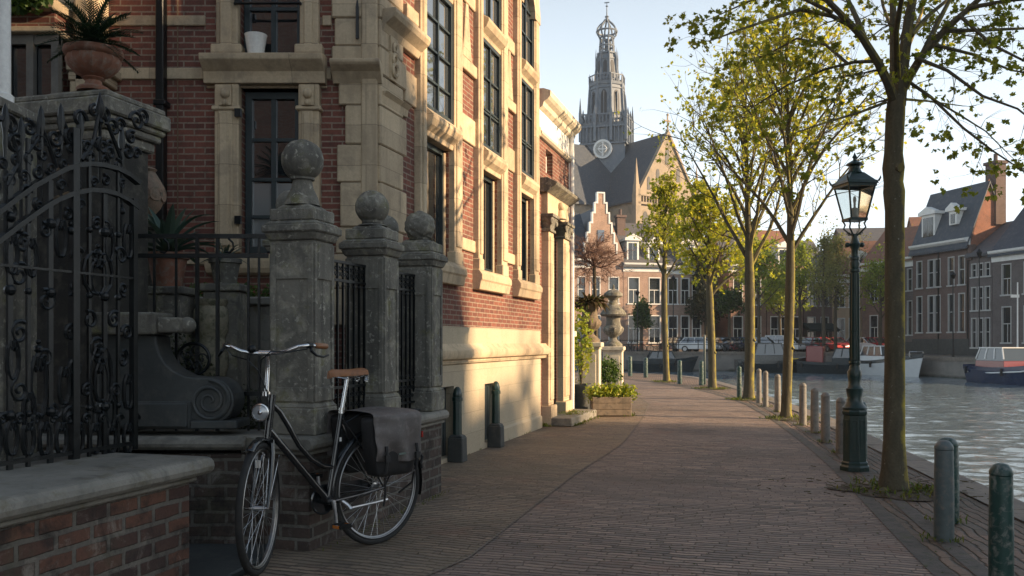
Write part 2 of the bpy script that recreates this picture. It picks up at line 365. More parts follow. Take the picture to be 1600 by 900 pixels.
def paving(name, cols, joint, w, rot, dirt, style='herring', bw=0.2, bh=0.07, bstr=1.0):
    m, nt, bs, L = nodes(name); p = pos(nt)
    mp = N(nt, 'ShaderNodeMapping'); mp.inputs['Rotation'].default_value = (0, 0, rot); L.new(p, mp.inputs[0])
    nw = noise(nt, p, 1.6, 5, 0.6); wv = N(nt, 'ShaderNodeVectorMath', operation='MULTIPLY_ADD'); L.new(nw.outputs[1], wv.inputs[0])
    wv.inputs[1].default_value = (0.10, 0.13, 0); L.new(mp.outputs[0], wv.inputs[2])
    n6 = noise(nt, p, 7.0, 3, 0.6); wv2 = N(nt, 'ShaderNodeVectorMath', operation='MULTIPLY_ADD'); L.new(n6.outputs[1], wv2.inputs[0]); wv2.inputs[1].default_value = (0.03, 0.045, 0); L.new(wv.outputs[0], wv2.inputs[2]); wv = wv2
    if style == 'herring':
        e, rnd = herring(nt, wv.outputs[0], w)
        hgt = ramp(nt, e, [(0.02, (0,)*3), (0.17, (1,)*3)]).outputs[0]; rndc = ramp(nt, rnd, [(0, cols[0]), (0.5, cols[1]), (1, cols[2])]).outputs[0]
    else:
        q = N(nt, 'ShaderNodeSeparateXYZ'); L.new(wv.outputs[0], q.inputs[0]); yr = math_(nt, 'DIVIDE', q.outputs[1], bh); row = math_(nt, 'FLOOR', yr)
        r1 = N(nt, 'ShaderNodeTexWhiteNoise', noise_dimensions='1D'); L.new(row, r1.inputs['W'])
        xr = math_(nt, 'ADD', math_(nt, 'DIVIDE', q.outputs[0], bw), r1.outputs['Value']); colm = math_(nt, 'FLOOR', xr)      # every course shifted by its own amount
        fy = math_(nt, 'SUBTRACT', yr, row); fx = math_(nt, 'SUBTRACT', xr, colm)
        ey = math_(nt, 'MULTIPLY', math_(nt, 'MINIMUM', fy, math_(nt, 'SUBTRACT', 1.0, fy)), bh); ex = math_(nt, 'MULTIPLY', math_(nt, 'MINIMUM', fx, math_(nt, 'SUBTRACT', 1.0, fx)), bw)
        jn = noise(nt, p, 11, 3, .6); wj = math_(nt, 'MULTIPLY', jn.outputs[0], 0.029)                                         # joints of uneven width
        hy = N(nt, 'ShaderNodeMapRange', interpolation_type='SMOOTHSTEP'); L.new(ey, hy.inputs[0]); hy.inputs[1].default_value = 0.001; L.new(wj, hy.inputs[2])
        hx = N(nt, 'ShaderNodeMapRange', interpolation_type='SMOOTHSTEP'); L.new(ex, hx.inputs[0]); hx.inputs[1].default_value = 0.0; hx.inputs[2].default_value = 0.008; hx.inputs[3].default_value = 0.45
        hgt = math_(nt, 'MULTIPLY', hy.outputs[0], hx.outputs[0])
        cv = N(nt, 'ShaderNodeCombineXYZ'); L.new(row, cv.inputs[0]); L.new(colm, cv.inputs[1]); w2 = N(nt, 'ShaderNodeTexWhiteNoise', noise_dimensions='3D'); L.new(cv.outputs[0], w2.inputs['Vector']); rnd = w2.outputs['Value']
        rndc = ramp(nt, rnd, [(0, cols[0]), (.5, tuple((x+y)/2*.95 for x, y in zip(cols[0], cols[2]))), (1, cols[2])]).outputs[0]
    nf = noise(nt, p, 70, 4, 0.7); nb = noise(nt, p, 0.7, 5, 0.6); nm = noise(nt, p, 3.5, 5, 0.65)
    col = mix(nt, hgt, joint, rndc)
    col = mix(nt, 0.4, col, ramp(nt, nf.outputs[0], [(0.3, (0.45,)*3), (0.7, (1.5,)*3)]).outputs[0], 'MULTIPLY')
    col = mix(nt, ramp(nt, nb.outputs[0], [(0.40, (0,)*3), (0.62, (0.6,)*3)]).outputs[0], col, dirt)
    nq = noise(nt, p, 0.33, 6, 0.62, 0.4); col = mix(nt, ramp(nt, nq.outputs[0], [(0.45, (0,)*3), (0.62, (0.55,)*3)]).outputs[0], col, tuple(x*.45 for x in dirt))
    nr = noise(nt, p, 1.1, 5, 0.7, 0.2); col = mix(nt, ramp(nt, nr.outputs[0], [(0.56, (0,)*3), (0.70, (0.5,)*3)]).outputs[0], col, (0.24, 0.13, 0.095))
    col = mix(nt, ramp(nt, nm.outputs[0], [(0.58, (0,)*3), (0.74, (0.35,)*3)]).outputs[0], col, (0.06, 0.062, 0.03))
    L.new(col, bs.inputs['Base Color']); bs.inputs['Specular IOR Level'].default_value = 0.3
    rr = N(nt, 'ShaderNodeMapRange'); rr.inputs['To Min'].default_value = 0.55; rr.inputs['To Max'].default_value = 0.9; L.new(nf.outputs[0], rr.inputs[0]); L.new(rr.outputs[0], bs.inputs['Roughness'])
    h = math_(nt, 'ADD', hgt, math_(nt, 'ADD', math_(nt, 'MULTIPLY', nf.outputs[0], 0.4), math_(nt, 'MULTIPLY', rnd, 0.5)))
    n1 = bump(nt, bs, h, bstr, 0.016); return m
MT['street'] = paving('street_bricks', [(0.42, 0.31, 0.245), (0.026, 0.022, 0.019), (0.195, 0.158, 0.136)], (0.028, 0.024, 0.021), 0.088, TH, (0.26, 0.20, 0.165), 'rows', 0.20, 0.060)
MT['path'] = paving('footpath_bricks', [(0.36, 0.265, 0.19), (0.03, 0.026, 0.022), (0.20, 0.155, 0.125)], (0.04, 0.035, 0.028), 0.08, TH + R(4), (0.26, 0.21, 0.15), 'rows', 0.20, 0.062)
MT['quaypave'] = paving('quay_bricks', [(0.30, 0.20, 0.145), (0.05, 0.045, 0.035), (0.175, 0.13, 0.10)], (0.04, 0.035, 0.03), 0.08, R(90) + TH*0.6, (0.12, 0.10, 0.075), 'rows', 0.21, 0.075)
MT['kerb'] = mat('kerb_stone', (0.125, 0.105, 0.09), (0.085, 0.075, 0.066), (0.06, 0.06, 0.045), 6, 0.8, 0.6, 0.01, moss=(0.09, 0.09, 0.04))
MT['quaystone'] = mat('quay_coping_stone', (0.22, 0.185, 0.15), (0.17, 0.145, 0.12), (0.11, 0.10, 0.085), 3, 0.75, 0.5, 0.01, moss=(0.11, 0.10, 0.05))
def quay_wall_mat():
    m, nt, bs, L = nodes('quay_masonry'); p = pos(nt)
    n1 = noise(nt, p, 1.1, 5, 0.6); col = ramp(nt, n1.outputs[0], [(0.3, (0.26, 0.235, 0.205)), (0.7, (0.16, 0.15, 0.135))]).outputs[0]
    s = N(nt, 'ShaderNodeSeparateXYZ'); L.new(p, s.inputs[0])
    z = math_(nt, 'ADD', s.outputs[2], math_(nt, 'MULTIPLY', n1.outputs[0], 0.5))
    k = ramp(nt, math_(nt, 'ADD', z, 1.25), [(0.2, (1,)*3), (0.42, (0,)*3)]).outputs[0]          # algae up to the wet line
    col = mix(nt, k, col, (0.03, 0.035, 0.022)); L.new(col, bs.inputs['Base Color']); bs.inputs['Roughness'].default_value = 0.85
    bump(nt, bs, noise(nt, p, 9, 4).outputs[0], 0.5, 0.02); return m
MT['quaywall'] = quay_wall_mat()
def water_mat():
    m, nt, bs, L = nodes('canal_water'); p = pos(nt)
    mp = N(nt, 'ShaderNodeMapping'); mp.inputs['Scale'].default_value = (0.75, 1.7, 1); mp.inputs['Rotation'].default_value = (0, 0, R(12)); L.new(p, mp.inputs[0])
    a = noise(nt, mp.outputs[0], 1.1, 3, 0.5, 0.3); b = noise(nt, mp.outputs[0], 3.6, 3, 0.55, 0.4); c = noise(nt, mp.outputs[0], 0.28, 2, 0.5)
    h = math_(nt, 'ADD', math_(nt, 'MULTIPLY', a.outputs[0], 1.0), math_(nt, 'ADD', math_(nt, 'MULTIPLY', b.outputs[0], 0.4), math_(nt, 'MULTIPLY', c.outputs[0], 0.8)))
    bs.inputs['Base Color'].default_value = (0.14, 0.185, 0.21, 1); bs.inputs['Roughness'].default_value = 0.08; bs.inputs['IOR'].default_value = 1.33; bs.inputs['Specular IOR Level'].default_value = 0.85
    bump(nt, bs, h, 0.35, 0.08); return m
MT['water'] = water_mat()

def resample(pl, n):
    pl = [Vector((*p, 0)) for p in pl]; d = [0]
    for a, b in zip(pl, pl[1:]): d.append(d[-1] + (b-a).length)
    out = []
    for i in range(n):
        t = d[-1]*i/(n-1); k = max(j for j in range(len(d)-1) if d[j] <= t+1e-9); f = (t-d[k])/(d[k+1]-d[k])
        out.append(pl[k].lerp(pl[k+1], min(1, f)))
    return out
def strip(a, b, za=0.0, zb=0.0):
    mb = MB(); n = len(a)
    mb.add([(p[0], p[1], za) for p in a] + [(p[0], p[1], zb) for p in b], [(i, n+i, n+i+1, i+1) for i in range(n-1)]); return mb
def offset(pl, d):
    out = []
    for i, p in enumerate(pl):
        t = (pl[min(i+1, len(pl)-1)] - pl[max(i-1, 0)]).normalized(); out.append(p + Vector((t.y, -t.x, 0))*d)
    return out
KERB = resample([(0.2,-9), (1.9,2.4), (2.41,4.99), (2.91,7.22), (3.43,9.53), (3.83,11.59), (4.47,15.29), (4.95,18.76), (5.15,22), (5.1,25.5), (4.6,29), (3.7,33), (2.2,36), (-2,38), (-30,41)], 60)
QUAY = resample([(1.6,-12), (3.1,0), (4.14,7.25), (4.39,8.83), (5.02,12.64), (5.49,15.29), (6.52,24.59), (6.95,31), (6.9,34), (6.2,36.6), (4.6,38.2), (0,39.6), (-30,44)], 60)
st = strip([Vector((-60, k.y, 0)) for k in KERB], KERB); tag(st.build('brick_street', MT['street']), kind='structure')
coping_in = offset(QUAY, -0.34)
tag(strip(KERB, offset(QUAY, -0.29)).build('quay_pavement', MT['quaypave']), kind='structure')
mbq = MB(); n_ = len(QUAY)
for i in range(n_-1):
    a, b, c, d = coping_in[i], QUAY[i], QUAY[i+1], coping_in[i+1]
    g = (d-a)*0.004
    mbq.add([(a.x+g.x,a.y+g.y,0.012), (b.x+g.x,b.y+g.y,0.012), (c.x-g.x,c.y-g.y,0.012), (d.x-g.x,d.y-g.y,0.012), (a.x,a.y,-0.2), (b.x,b.y,-0.2), (c.x,c.y,-0.2), (d.x,d.y,-0.2)],
            [(0,1,2,3), (1,5,6,2), (0,4,5,1), (2,6,7,3)])
tag(mbq.build('quay_edge', MT['quaystone'], bevel=0.012), kind='structure')
tag(strip(offset(QUAY, -0.05), offset(QUAY, -0.05), -2.6, -0.15).build('quay_wall', MT['quaywall']), kind='structure')
tag(strip(offset(KERB, -0.07), offset(KERB, 0.05), 0.004, 0.004).build('kerb', MT['kerb']), kind='structure')
tag(strip(offset(KERB, 0.16), offset(KERB, 0.27), 0.004, 0.004).build('kerb_strip', MT['kerb']), kind='structure')
FOOT = resample([(-2.2,2.5), (-0.36,5.04), (0.55,8.6), (1.39,11.4), (2.25,15.4), (2.9,19), (3.1,23), (2.0,29), (-2,34)], 40)
FOOTL = resample([(-3.4,2.5), (-1.9,5.04), (-1.2,8.6), (-0.4,11.4), (0.6,15.4), (1.2,19), (1.0,23), (0,29), (-4,33)], 40)
tag(strip(FOOTL, FOOT, 0.004, 0.004).build('footpath', MT['path']), kind='structure')
tag(strip(offset(FOOT, 0.0), offset(FOOT, 0.016), 0.008, 0.008).build('gutter', mat('gutter_bricks', (.23,.18,.145), (.16,.13,.105), (.15,.14,.08), 7, .9, .5)), kind='structure')
def water_sheet():                                                    # real ripples where the canal is seen, flat beyond
    xs = np.linspace(0, 36, 310); ys = [-6.0]
    while ys[-1] < 82.5: ys.append(ys[-1] + .09 + max(0, ys[-1]-6)*.0042)
    ys = np.array(ys); X, Y = np.meshgrid(xs, ys); rng = np.random.default_rng(12); Z = np.zeros_like(X)
    for k in range(46):
        lam = .45*1.07**k if k < 22 else rng.uniform(.4, 1.2); a = rng.normal(1.35, .8); kx, ky = math.cos(a)*2*math.pi/lam, math.sin(a)*2*math.pi/lam
        Z += (.0052*lam**.85)*np.sin(kx*X + ky*Y + rng.uniform(0, 6.28) + .8*np.sin(.31*X+.17*Y+k))
    edge = np.clip(np.minimum(np.minimum(X, 36-X), np.minimum(Y+6, ys[-1]-Y))/1.5, 0, 1)
    gust = .65 + .5*np.sin(.22*X+.9*np.sin(.12*Y))*np.sin(.16*Y+.5*np.sin(.2*X)); Z *= edge*gust
    ny, nx = X.shape; mb = MB(); mb.v = [tuple(p) for p in np.stack([X, Y, Z-1.3], -1).reshape(-1, 3)]
    idx = np.arange(nx*ny).reshape(ny, nx); mb.f = [tuple(q) for q in np.stack([idx[:-1, :-1], idx[:-1, 1:], idx[1:, 1:], idx[1:, :-1]], -1).reshape(-1, 4).tolist()]
    y1 = float(ys[-1]); 
    for (a, b_, c, d) in ((-590, 0, -300, 140), (36, 590, -300, 140), (0, 36, -300, -6), (0, 36, y1, 140)): mb.add([(a, c, -1.3), (b_, c, -1.3), (b_, d, -1.3), (a, d, -1.3)], [(0, 1, 2, 3)])
    return mb.build('water', MT['water'], smooth=True)
tag(water_sheet(), kind='structure')
MT['earth'] = mat('earth', (0.10, 0.09, 0.06), (0.07, 0.08, 0.045), None, 0.05, 0.9, 0.0)
w = MB(); w.add([(-600,-600,-3), (600,-600,-3), (600,600,-3), (-600,600,-3)], [(0,1,2,3)]); tag(w.build('ground', MT['earth']), kind='structure')
FQ = [(-400,100,.35), (-60,88,.35), (-20,84.5,.35), (10,82,.35), (24,80,.35), (29,77,.3), (31.2,72,.2), (32.2,66,.1), (33.6,55,.1), (36,30,.1), (38,0,.1), (38,-400,.1)]
OUT = [(-400,595,.35), (-60,595,.35), (-20,595,.35), (100,595,.35), (400,595,.35), (595,595,.3), (595,300,.2), (595,100,.1), (595,60,.1), (595,30,.1), (595,0,.1), (595,-400,.1)]
MT['farstreet'] = mat('far_paving', (0.17, 0.14, 0.12), (0.12, 0.105, 0.095), (0.09, 0.10, 0.06), 0.6, 0.85, 0.1)
m = MB(); k = len(FQ); m.add(FQ + OUT, [(i, i+1, k+i+1, k+i) for i in range(k-1)]); tag(m.build('far_street', MT['farstreet']), kind='structure')
m = MB(); m.add([(x, y, z-0.002) for x, y, z in FQ] + [(x, y, -2.6) for x, y, z in FQ], [(i, k+i, k+i+1, i+1) for i in range(k-1)]); tag(m.build('far_quay_wall', MT['quaywall']), kind='structure')
m = MB()
for (a, b) in zip(FQ, FQ[1:]):
    a, b = Vector(a), Vector(b); t = (b-a).normalized(); nn = Vector((t.y, -t.x, 0))
    m.add([a-nn*.06+Vector((0,0,.12)), b-nn*.06+Vector((0,0,.12)), b+nn*-.5+Vector((0,0,.12)), a+nn*-.5+Vector((0,0,.12)), a+nn*.08+Vector((0,0,.12)), b+nn*.08+Vector((0,0,.12)), b+nn*.08-Vector((0,0,.16)), a+nn*.08-Vector((0,0,.16))], [(3,2,5,4), (4,5,6,7)])
tag(m.build('far_quay_edge', MT['quaystone']), kind='structure')

# ------------------------------------------------------------------ the brick corner building on the left
def window(M, u0, u1, v0, v1, y, cols, rows, parent, fm, gm, bar=0.022, fr=0.045, dep=0.05, pane2=None, split=None, name='window'):
    f = MB(M); f.box(u0, u0+fr, y, y+dep, v0, v1); f.box(u1-fr, u1, y, y+dep, v0, v1); f.box(u0+fr, u1-fr, y, y+dep, v0, v0+fr); f.box(u0+fr, u1-fr, y, y+dep, v1-fr, v1)
    iu0, iu1, iv0, iv1 = u0+fr, u1-fr, v0+fr, v1-fr
    for i in range(1, cols):
        u = iu0 + (iu1-iu0)*i/cols; b = bar*(1.5 if cols == 2 else 1); f.box(u-b/2, u+b/2, y+.008, y+dep-.006, iv0, iv1)
    for r_ in (rows if isinstance(rows, (list, tuple)) else [iv0 + (iv1-iv0)*i/rows for i in range(1, rows)]):
        f.box(iu0, iu1, y+.011, y+dep-.009, r_-bar/2, r_+bar/2)
    o = f.build(name, fm, parent)
    g = MB(M)
    if split:
        g.box(iu0, iu1, y+dep-.012, y+dep+.01, split, iv1); g.build('pane', gm, o)
        g = MB(M); g.box(iu0, iu1, y+dep-.012, y+dep+.01, iv0, split-.001); g.build('pane', pane2, o)
    else:
        g.box(iu0, iu1, y+dep-.012, y+dep+.01, iv0, iv1); g.build('pane', gm, o)
    return o
def ashlar_mat():
    m = brick_mat('ashlar_plinth', (0.50, 0.42, 0.30), (0.44, 0.365, 0.26), (0.30, 0.26, 0.19), 0.62, 0.245, 0.003, dark=(0.42, 0.36, 0.27), dirt=0.4, bstr=0.25, green=(0.36, 0.32, 0.22)); return m
MT['plinth'] = ashlar_mat()
MT['curtain'] = glass_mat('net_curtain_pane', (0.20, 0.21, 0.21), 0.12)
b = thing('brick_building', 'tall red brick corner building with sandstone bands, pilasters and high windows along the street', 'building', (-2.2, 9.6, 0))
W = [(8.42, 9.25), (10.25, 11.05), (11.95, 12.70)]
holes = [(a, c, 2.15, 3.42) for a, c in W] + [(a, c, 3.66, 5.02) for a, c in W] + [(a, c, 5.24, 6.5) for a, c in W]
wl = MB(M_RW); wl.holed(7.4, 13.18, 1.478, 8.6, holes, 0.24)
wl.M = M_FF
FW = [(-2.43, -1.90, 2.1, 3.58), (-2.44, -1.89, 3.85, 5.6)]
wl.holed(-7.0, -1.212, 0.3, 8.6, FW, 0.2)
wl.M = None; c1 = XY(-3.4, 7.4); c2 = XY(-3.4, 13.18); c3 = XY(-8, 13.18)
wl.add([(-7.0, 8.05, 8.6), (c1[0], c1[1], 8.6), (c2[0], c2[1], 8.6), (c3[0], c3[1], 8.6)], [(0, 1, 2, 3)])
wl.add([(c2[0], c2[1], 4), (c3[0], c3[1], 4), (c3[0], c3[1], 8.6), (c2[0], c2[1], 8.6)], [(0, 1, 2, 3)])
wl.build('wall', MT['brick'], b)
pl = MB(M_RW); pl.holed(7.4, 13.2, 0, 1.05, [(10.43, 10.93, 0.07, 0.79), (8.93, 9.33, 0.05, 0.82)], 0.16, -0.035); pl.box(7.4, 13.2, -0.033, 0.05, 1.285, 1.478)
pl.build('plinth', MT['plinth'], b)
mo = MB(M_RW); mo.extrude([(-0.033, 1.05), (-0.055, 1.065), (-0.06, 1.10), (-0.105, 1.12), (-0.125, 1.16), (-0.12, 1.21), (-0.075, 1.25), (-0.05, 1.285), (0.04, 1.285), (0.04, 1.05)], 7.4, 13.48, 'x')
mo.build('moulding', MT['stone'], b, smooth=True)
ft = MB(M_RW); ft.extrude([(-0.06, 0), (-0.06, 0.17), (-0.034, 0.20), (0, 0.20), (0, 0)], 11.0, 13.2, 'x'); ft.build('foot_course', MT['plinth'], b)
for i, (a, c) in enumerate(W):                                      # stone surrounds running the full height
    pz = MB(M_RW)
    for (p, q, pr) in ((a-.15, a-.005, -.075), (c+.005, c+.24, -.075)):
        pz.box(p, q, pr, .02, 2.02, 8.5); pz.box(p+.03, q-.03, pr-.018, pr+.003, 2.35, 8.4); pz.box(p-.012, q+.012, pr-.014, .02, 2.0, 2.3)
    pz.box(c-.045, c-.001, .03, .235, 2.18, 3.38)
    pz.build('pilaster', MT['stone'], b, bevel=.012)
    sl = MB(M_RW)
    sl.extrude([(-.125, 2.05), (-.125, 2.11), (-.08, 2.17), (.2, 2.17), (.2, 1.93), (-.09, 1.93), (-.11, 2.03)], a-.18, c+.27, 'x')
    sl.build('sill', MT['stone'], b, bevel=.006)
    for (z0, z1) in ((3.40, 3.68), (5.0, 5.25)):
        tr = MB(M_RW); zc = z1
        tr.extrude([(-.05, z0), (-.06, z0+.05), (-.12, z0+.1), (-.15, z0+.16), (-.15, z0+.20), (-.06, z1), (.22, z1), (.22, z0)], a-.004, c+.004, 'x')
        tr.build('transom', MT['stone'], b, bevel=.005)
    mid = (a+c)/2
    window(M_RW, a+.006, c-.006, 2.17, 3.40, .05, 1, 1, b, MT['frame'], MT['glass'], fr=.06)
    window(M_RW, a+.006, c-.006, 3.68, 5.0, -.05, 2, [4.0, 4.33, 4.66] if i == 0 else [4.12, 4.16, 4.55], b, MT['frame'], MT['oldglass'])
    window(M_RW, a+.006, c-.006, 5.25, 6.5, -.05, 2, 3, b, MT['frame'], MT['oldglass'])
    if i == 2:                                                       # round arch over the last bay
        ar = MB(M_RW); cu = (a+c)/2; r0, r1 = (c-a)/2, (c-a)/2+.24
        for k in range(12):
            t0, t1 = math.pi*k/12, math.pi*(k+1)/12
            P = lambda r, t: (cu - r*math.cos(t), 6.02 + r*math.sin(t)*1.05)
            ar.extrude([P(r0-.06, t0), P(r1, t0), P(r1, t1), P(r0-.06, t1)], -.10, .09, 'y')
        ar.build('arch', MT['stone'], b)
seg = [(7.98, 8.27), (9.49, 10.1), (11.29, 11.8), (12.94, 13.18)]
for a, c in seg:                                                     # stone bands across the brick piers
    for z0, z1, pr in ((2.36, 2.50, .03), (3.62, 3.92, .028), (4.42, 4.56, .05), (5.22, 5.4, .03), (6.1, 6.24, .04)):
        MB(M_RW).box(a+.002, c-.002, -pr, .02, z0, z1).build('stone_band', MT['stone'], b, bevel=.008)
    if a > 9 and c < 13:
        m = MB(M_RW); cu = (a+c)/2
        m.extrude([(cu-.16, 4.57), (cu+.16, 4.57), (cu+.09, 4.85), (cu+.03, 5.21), (cu-.03, 5.21), (cu-.09, 4.85)], -.035, .02, 'y'); m.build('relief', MT['stone'], b, bevel=.01)
# corner quoins
q = MB(M_FF); random.seed(3)
zz = 1.3; i = 0
blk = [(1.45,1.78,-1.70),(1.78,2.09,-1.66),(2.09,2.33,-1.575),(2.33,2.73,-1.535),(2.73,3.07,-1.565),(3.07,3.42,-1.49),(3.42,3.70,-1.55),(3.70,3.95,-1.61),(3.95,4.2,-1.585),(4.2,4.42,-1.61),(4.42,4.8,-1.50),(4.8,5.2,-1.58),(5.2,5.7,-1.5),(5.7,6.3,-1.6)]
for z0, z1, x0 in blk: q.box(x0, -1.335, -.05 - .006*(i % 2), .02, z0+.002, z1-.002); i += 1
q.box(-1.345, -1.20, -.075, .06, 1.45, 6.3)
q.M = M_RW; i = 0
for z0, z1, x0 in blk: q.box(7.36, 7.88 + .07*(i % 2), -.05 - .004*(i % 2), .03, z0+.002, z1-.002); i += 1
q.build('quoin', MT['stone'], b, bevel=.012)
def bracket(x0, x1, z):
    m = MB(M_FF)
    m.extrude([(-.05, z), (-.07, z+.03), (-.12, z+.09), (-.19, z+.13), (-.21, z+.15), (-.21, z+.18), (.02, z+.18), (.02, z)], x0, x1, 'x'); return m
bracket(-1.60, -1.16, 3.61).build('bracket', MT['stone'], b, bevel=.006)
m = MB(M_RW); m.extrude([(-.05, 4.10), (-.08, 4.16), (-.16, 4.22), (-.18, 4.26), (-.18, 4.30), (.02, 4.30), (.02, 4.10)], 7.4, 8.26, 'x'); m.build('bracket', MT['stone'], b, bevel=.006)
m = MB(M_RW); m.extrude([(-.05, 3.45), (-.06, 3.52), (-.10, 3.56), (.02, 3.56), (.02, 3.45)], 7.4, 7.98, 'x'); m.build('bracket', MT['stone'], b, bevel=.006)
sc_ = MB(M_RW)                                                       # small carved console under the corner moulding
for k in range(3): sc_.ring((7.62, -.075, 3.80+.1*k), (0, 1, 0), .055-.008*k, .022, 14, 6)
sc_.box(7.54, 7.70, -.07, -.04, 3.70, 4.10); sc_.build('carved_console', MT['stone'], b)
# front facade: the bay with the glazed door window
for (x0, x1) in ((-2.645, -2.43), (-1.90, -1.715)):
    m = MB(M_FF); m.box(x0, x1, -.09, .02, 2.1, 3.60); m.box(x0+.03, x1-.05, -.11, -.085, 2.15, 3.36); m.box(x0+.05, x1-.08, -.125, -.10, 2.15, 3.34)
    m.box(x0-.02, x1+.02, -.12, .02, 3.36, 3.40); m.build('pilaster', MT['stone'], b, bevel=.01)
    m = MB(M_FF); cu = (x0+x1)/2; m.box(cu-.055, cu+.055, -.13, -.10, 3.40, 3.58); m.sphere(cu, -.13, 3.5, .045, 12, 8); m.sphere(cu, -.13, 3.42, .03, 10, 6); m.build('carved_mask', MT['stone'], b, smooth=True)
    m = MB(M_FF); m.box(x0+.01, x1-.01, -.08, .02, 3.87, 8.4); m.box(x0+.05, x1-.06, -.105, -.075, 3.9, 8.3); m.box(x0-.03, x1+.03, -.11, .02, 3.865, 3.95); m.build('pilaster', MT['stone'], b, bevel=.01)
m = MB(M_FF); m.extrude([(-.10, 3.60), (-.11, 3.66), (-.12, 3.70), (-.17, 3.74), (-.22, 3.78), (-.23, 3.83), (-.08, 3.86), (.2, 3.86), (.2, 3.58), (-.02, 3.58), (-.02, 3.60)], -2.74, -1.66, 'x'); m.build('entablature', MT['stone'], b, bevel=.006)
m = MB(M_FF); m.extrude([(-.10, 1.92), (-.13, 1.96), (-.15, 2.02), (-.16, 2.08), (.2, 2.1), (.2, 1.9), (-.04, 1.9)], -2.72, -1.66, 'x'); m.build('sill', MT['stone'], b, bevel=.006)
window(M_FF, -2.42, -1.91, 2.11, 3.57, .08, 2, [2.44, 2.78, 3.14], b, MT['frame'], MT['glass'], .03, .06, pane2=MT['curtain'], split=2.75)
window(M_FF, -2.43, -1.90, 3.875, 5.6, .08, 2, [4.33, 4.9], b, MT['frame'], MT['glass'], .03, .05)
for z0, z1 in ((4.14, 4.23), (3.66, 3.76), (4.95, 5.1), (2.0, 2.08)):
    MB(M_FF).box(-3.6, -2.75, -.025, .02, z0, z1).build('stone_band', MT['stone'], b, bevel=.006)
    if z0 > 3: MB(M_FF).box(-1.70, -1.62, -.025, .02, z0, z1).build('stone_band', MT['stone'], b, bevel=.006)
for z in (2.35, 3.3, 4.3):                                            # shutter hooks
    m = MB(M_FF); m.box(-2.455, -2.40, -.13, -.085, z, z+.07); m.build('shutter_hook', MT['iron'], b)
for (a, z0, z1) in ((10.43, .07, .79), (8.93, .05, .82)):
    e = .4 if a < 9 else .5
    m = MB(M_RW); m.box(a+.003, a+e-.003, .06, .10, z0+.003, z1-.003)
    for k in range(4): m.box(a+.03+k*(e-.06)/4, a+.01+(k+1)*(e-.06)/4, .045, .062, z0+.05, z1-.05)
    m.build('cellar_door', MT['frame'], b)
# set-back bay at the far left: sill course, dark timber frames, stone pilaster
m = MB(); m.box(-5.2, -3.86, 7.55, 8.0, 2.0, 3.32); m.box(-5.2, -3.86, 7.56, 8.0, 3.95, 4.09); m.build('bay_wall', MT['brick'], b)
m = MB(); m.box(-5.3, -3.83, 7.48, 8.0, 4.09, 4.19); m.box(-5.3, -3.82, 7.50, 8.0, 3.90, 3.952); m.box(-5.25, -3.82, 7.49, 8.0, 3.22, 3.33); m.build('bay_sill', MT['stone'], b, bevel=.01)
m = MB()
for k in range(7): m.box(-5.15+k*.21, -5.09+k*.21, 7.56, 7.62, 3.33, 3.90)
m.box(-5.2, -3.83, 7.57, 7.61, 3.82, 3.90); m.build('bay_window', mat('grey_timber', (.16,.15,.13), (.11,.105,.095), None, 6, .6), b)
m = MB(); m.box(-5.2, -3.84, 7.63, 7.66, 3.33, 3.90); m.build('bay_pane', MT['glass'], b)
m = MB(); m.box(-3.80, -3.62, 7.75, 8.05, 2.0, 8.3); m.box(-3.77, -3.66, 7.72, 7.76, 2.2, 8.2); m.box(-3.84, -3.50, 7.70, 8.05, 3.64, 3.72); m.box(-3.83, -3.54, 7.72, 8.05, 3.56, 3.64); m.box(-3.82, -3.58, 7.73, 8.05, 3.35, 3.56); m.build('pilaster', MT['stone'], b, bevel=.01)
m = MB(); m.box(-6, -3.83, 7.9, 8.0, 4.19, 8); m.build('bay_back', MT['cream'], b)
# iron downpipe on the front facade
m = MB(M_FF); m.box(-3.155, -3.085, -.13, -.03, 1.0, 7.0)
for z in (2.2, 3.4, 4.6): m.box(-3.175, -3.065, -.14, -.0, z, z+.05)
m.build('downpipe', MT['iron'], b, bevel=.008)
m = MB(M_FF); m.tube([(-3.0, -.012, 2.2), (-3.0, -.012, 7)], .006, 5); m.build('cable', mat('rusty_cable', (.22,.15,.09), (.16,.11,.07)), b)
# things on the sills
t = thing('flower_pot', 'white glazed flower pot standing on the first-floor windowsill behind a black bar', 'flower pot', (-2.29, 8.01, 3.86))
m = MB(); m.lathe([(.07, 0), (.095, .17), (.10, .185), (.092, .185), (.085, .15), (0, .14)], -2.29, 8.01, 20, None, 3.862); m.build('pot', MT['white'], t, smooth=True)
m = MB(); m.lathe([(0, 4.003), (.084, 4.006), (0, 4.012)], -2.29, 8.01, 16); m.build('earth', MT['soil'], t)
m = MB(M_FF); m.tube([(-2.46, -.10, 4.31), (-1.88, -.10, 4.31)], .013, 6); m.tube([(-2.46, -.10, 4.31), (-2.46, 0, 4.31)], .013, 6); m.tube([(-1.88, -.10, 4.31), (-1.88, 0, 4.31)], .013, 6)
m.build('window_bar', MT['iron'], b)
m = MB(M_FF); m.tube([(-1.375, -.085, 4.0), (-1.375, -.085, 4.28)], .016, 6); m.tube([(-1.375, -.085, 4.28), (-1.375, -.085, 4.36)], [.016, .003], 6); m.build('iron_anchor', MT['iron'], b)

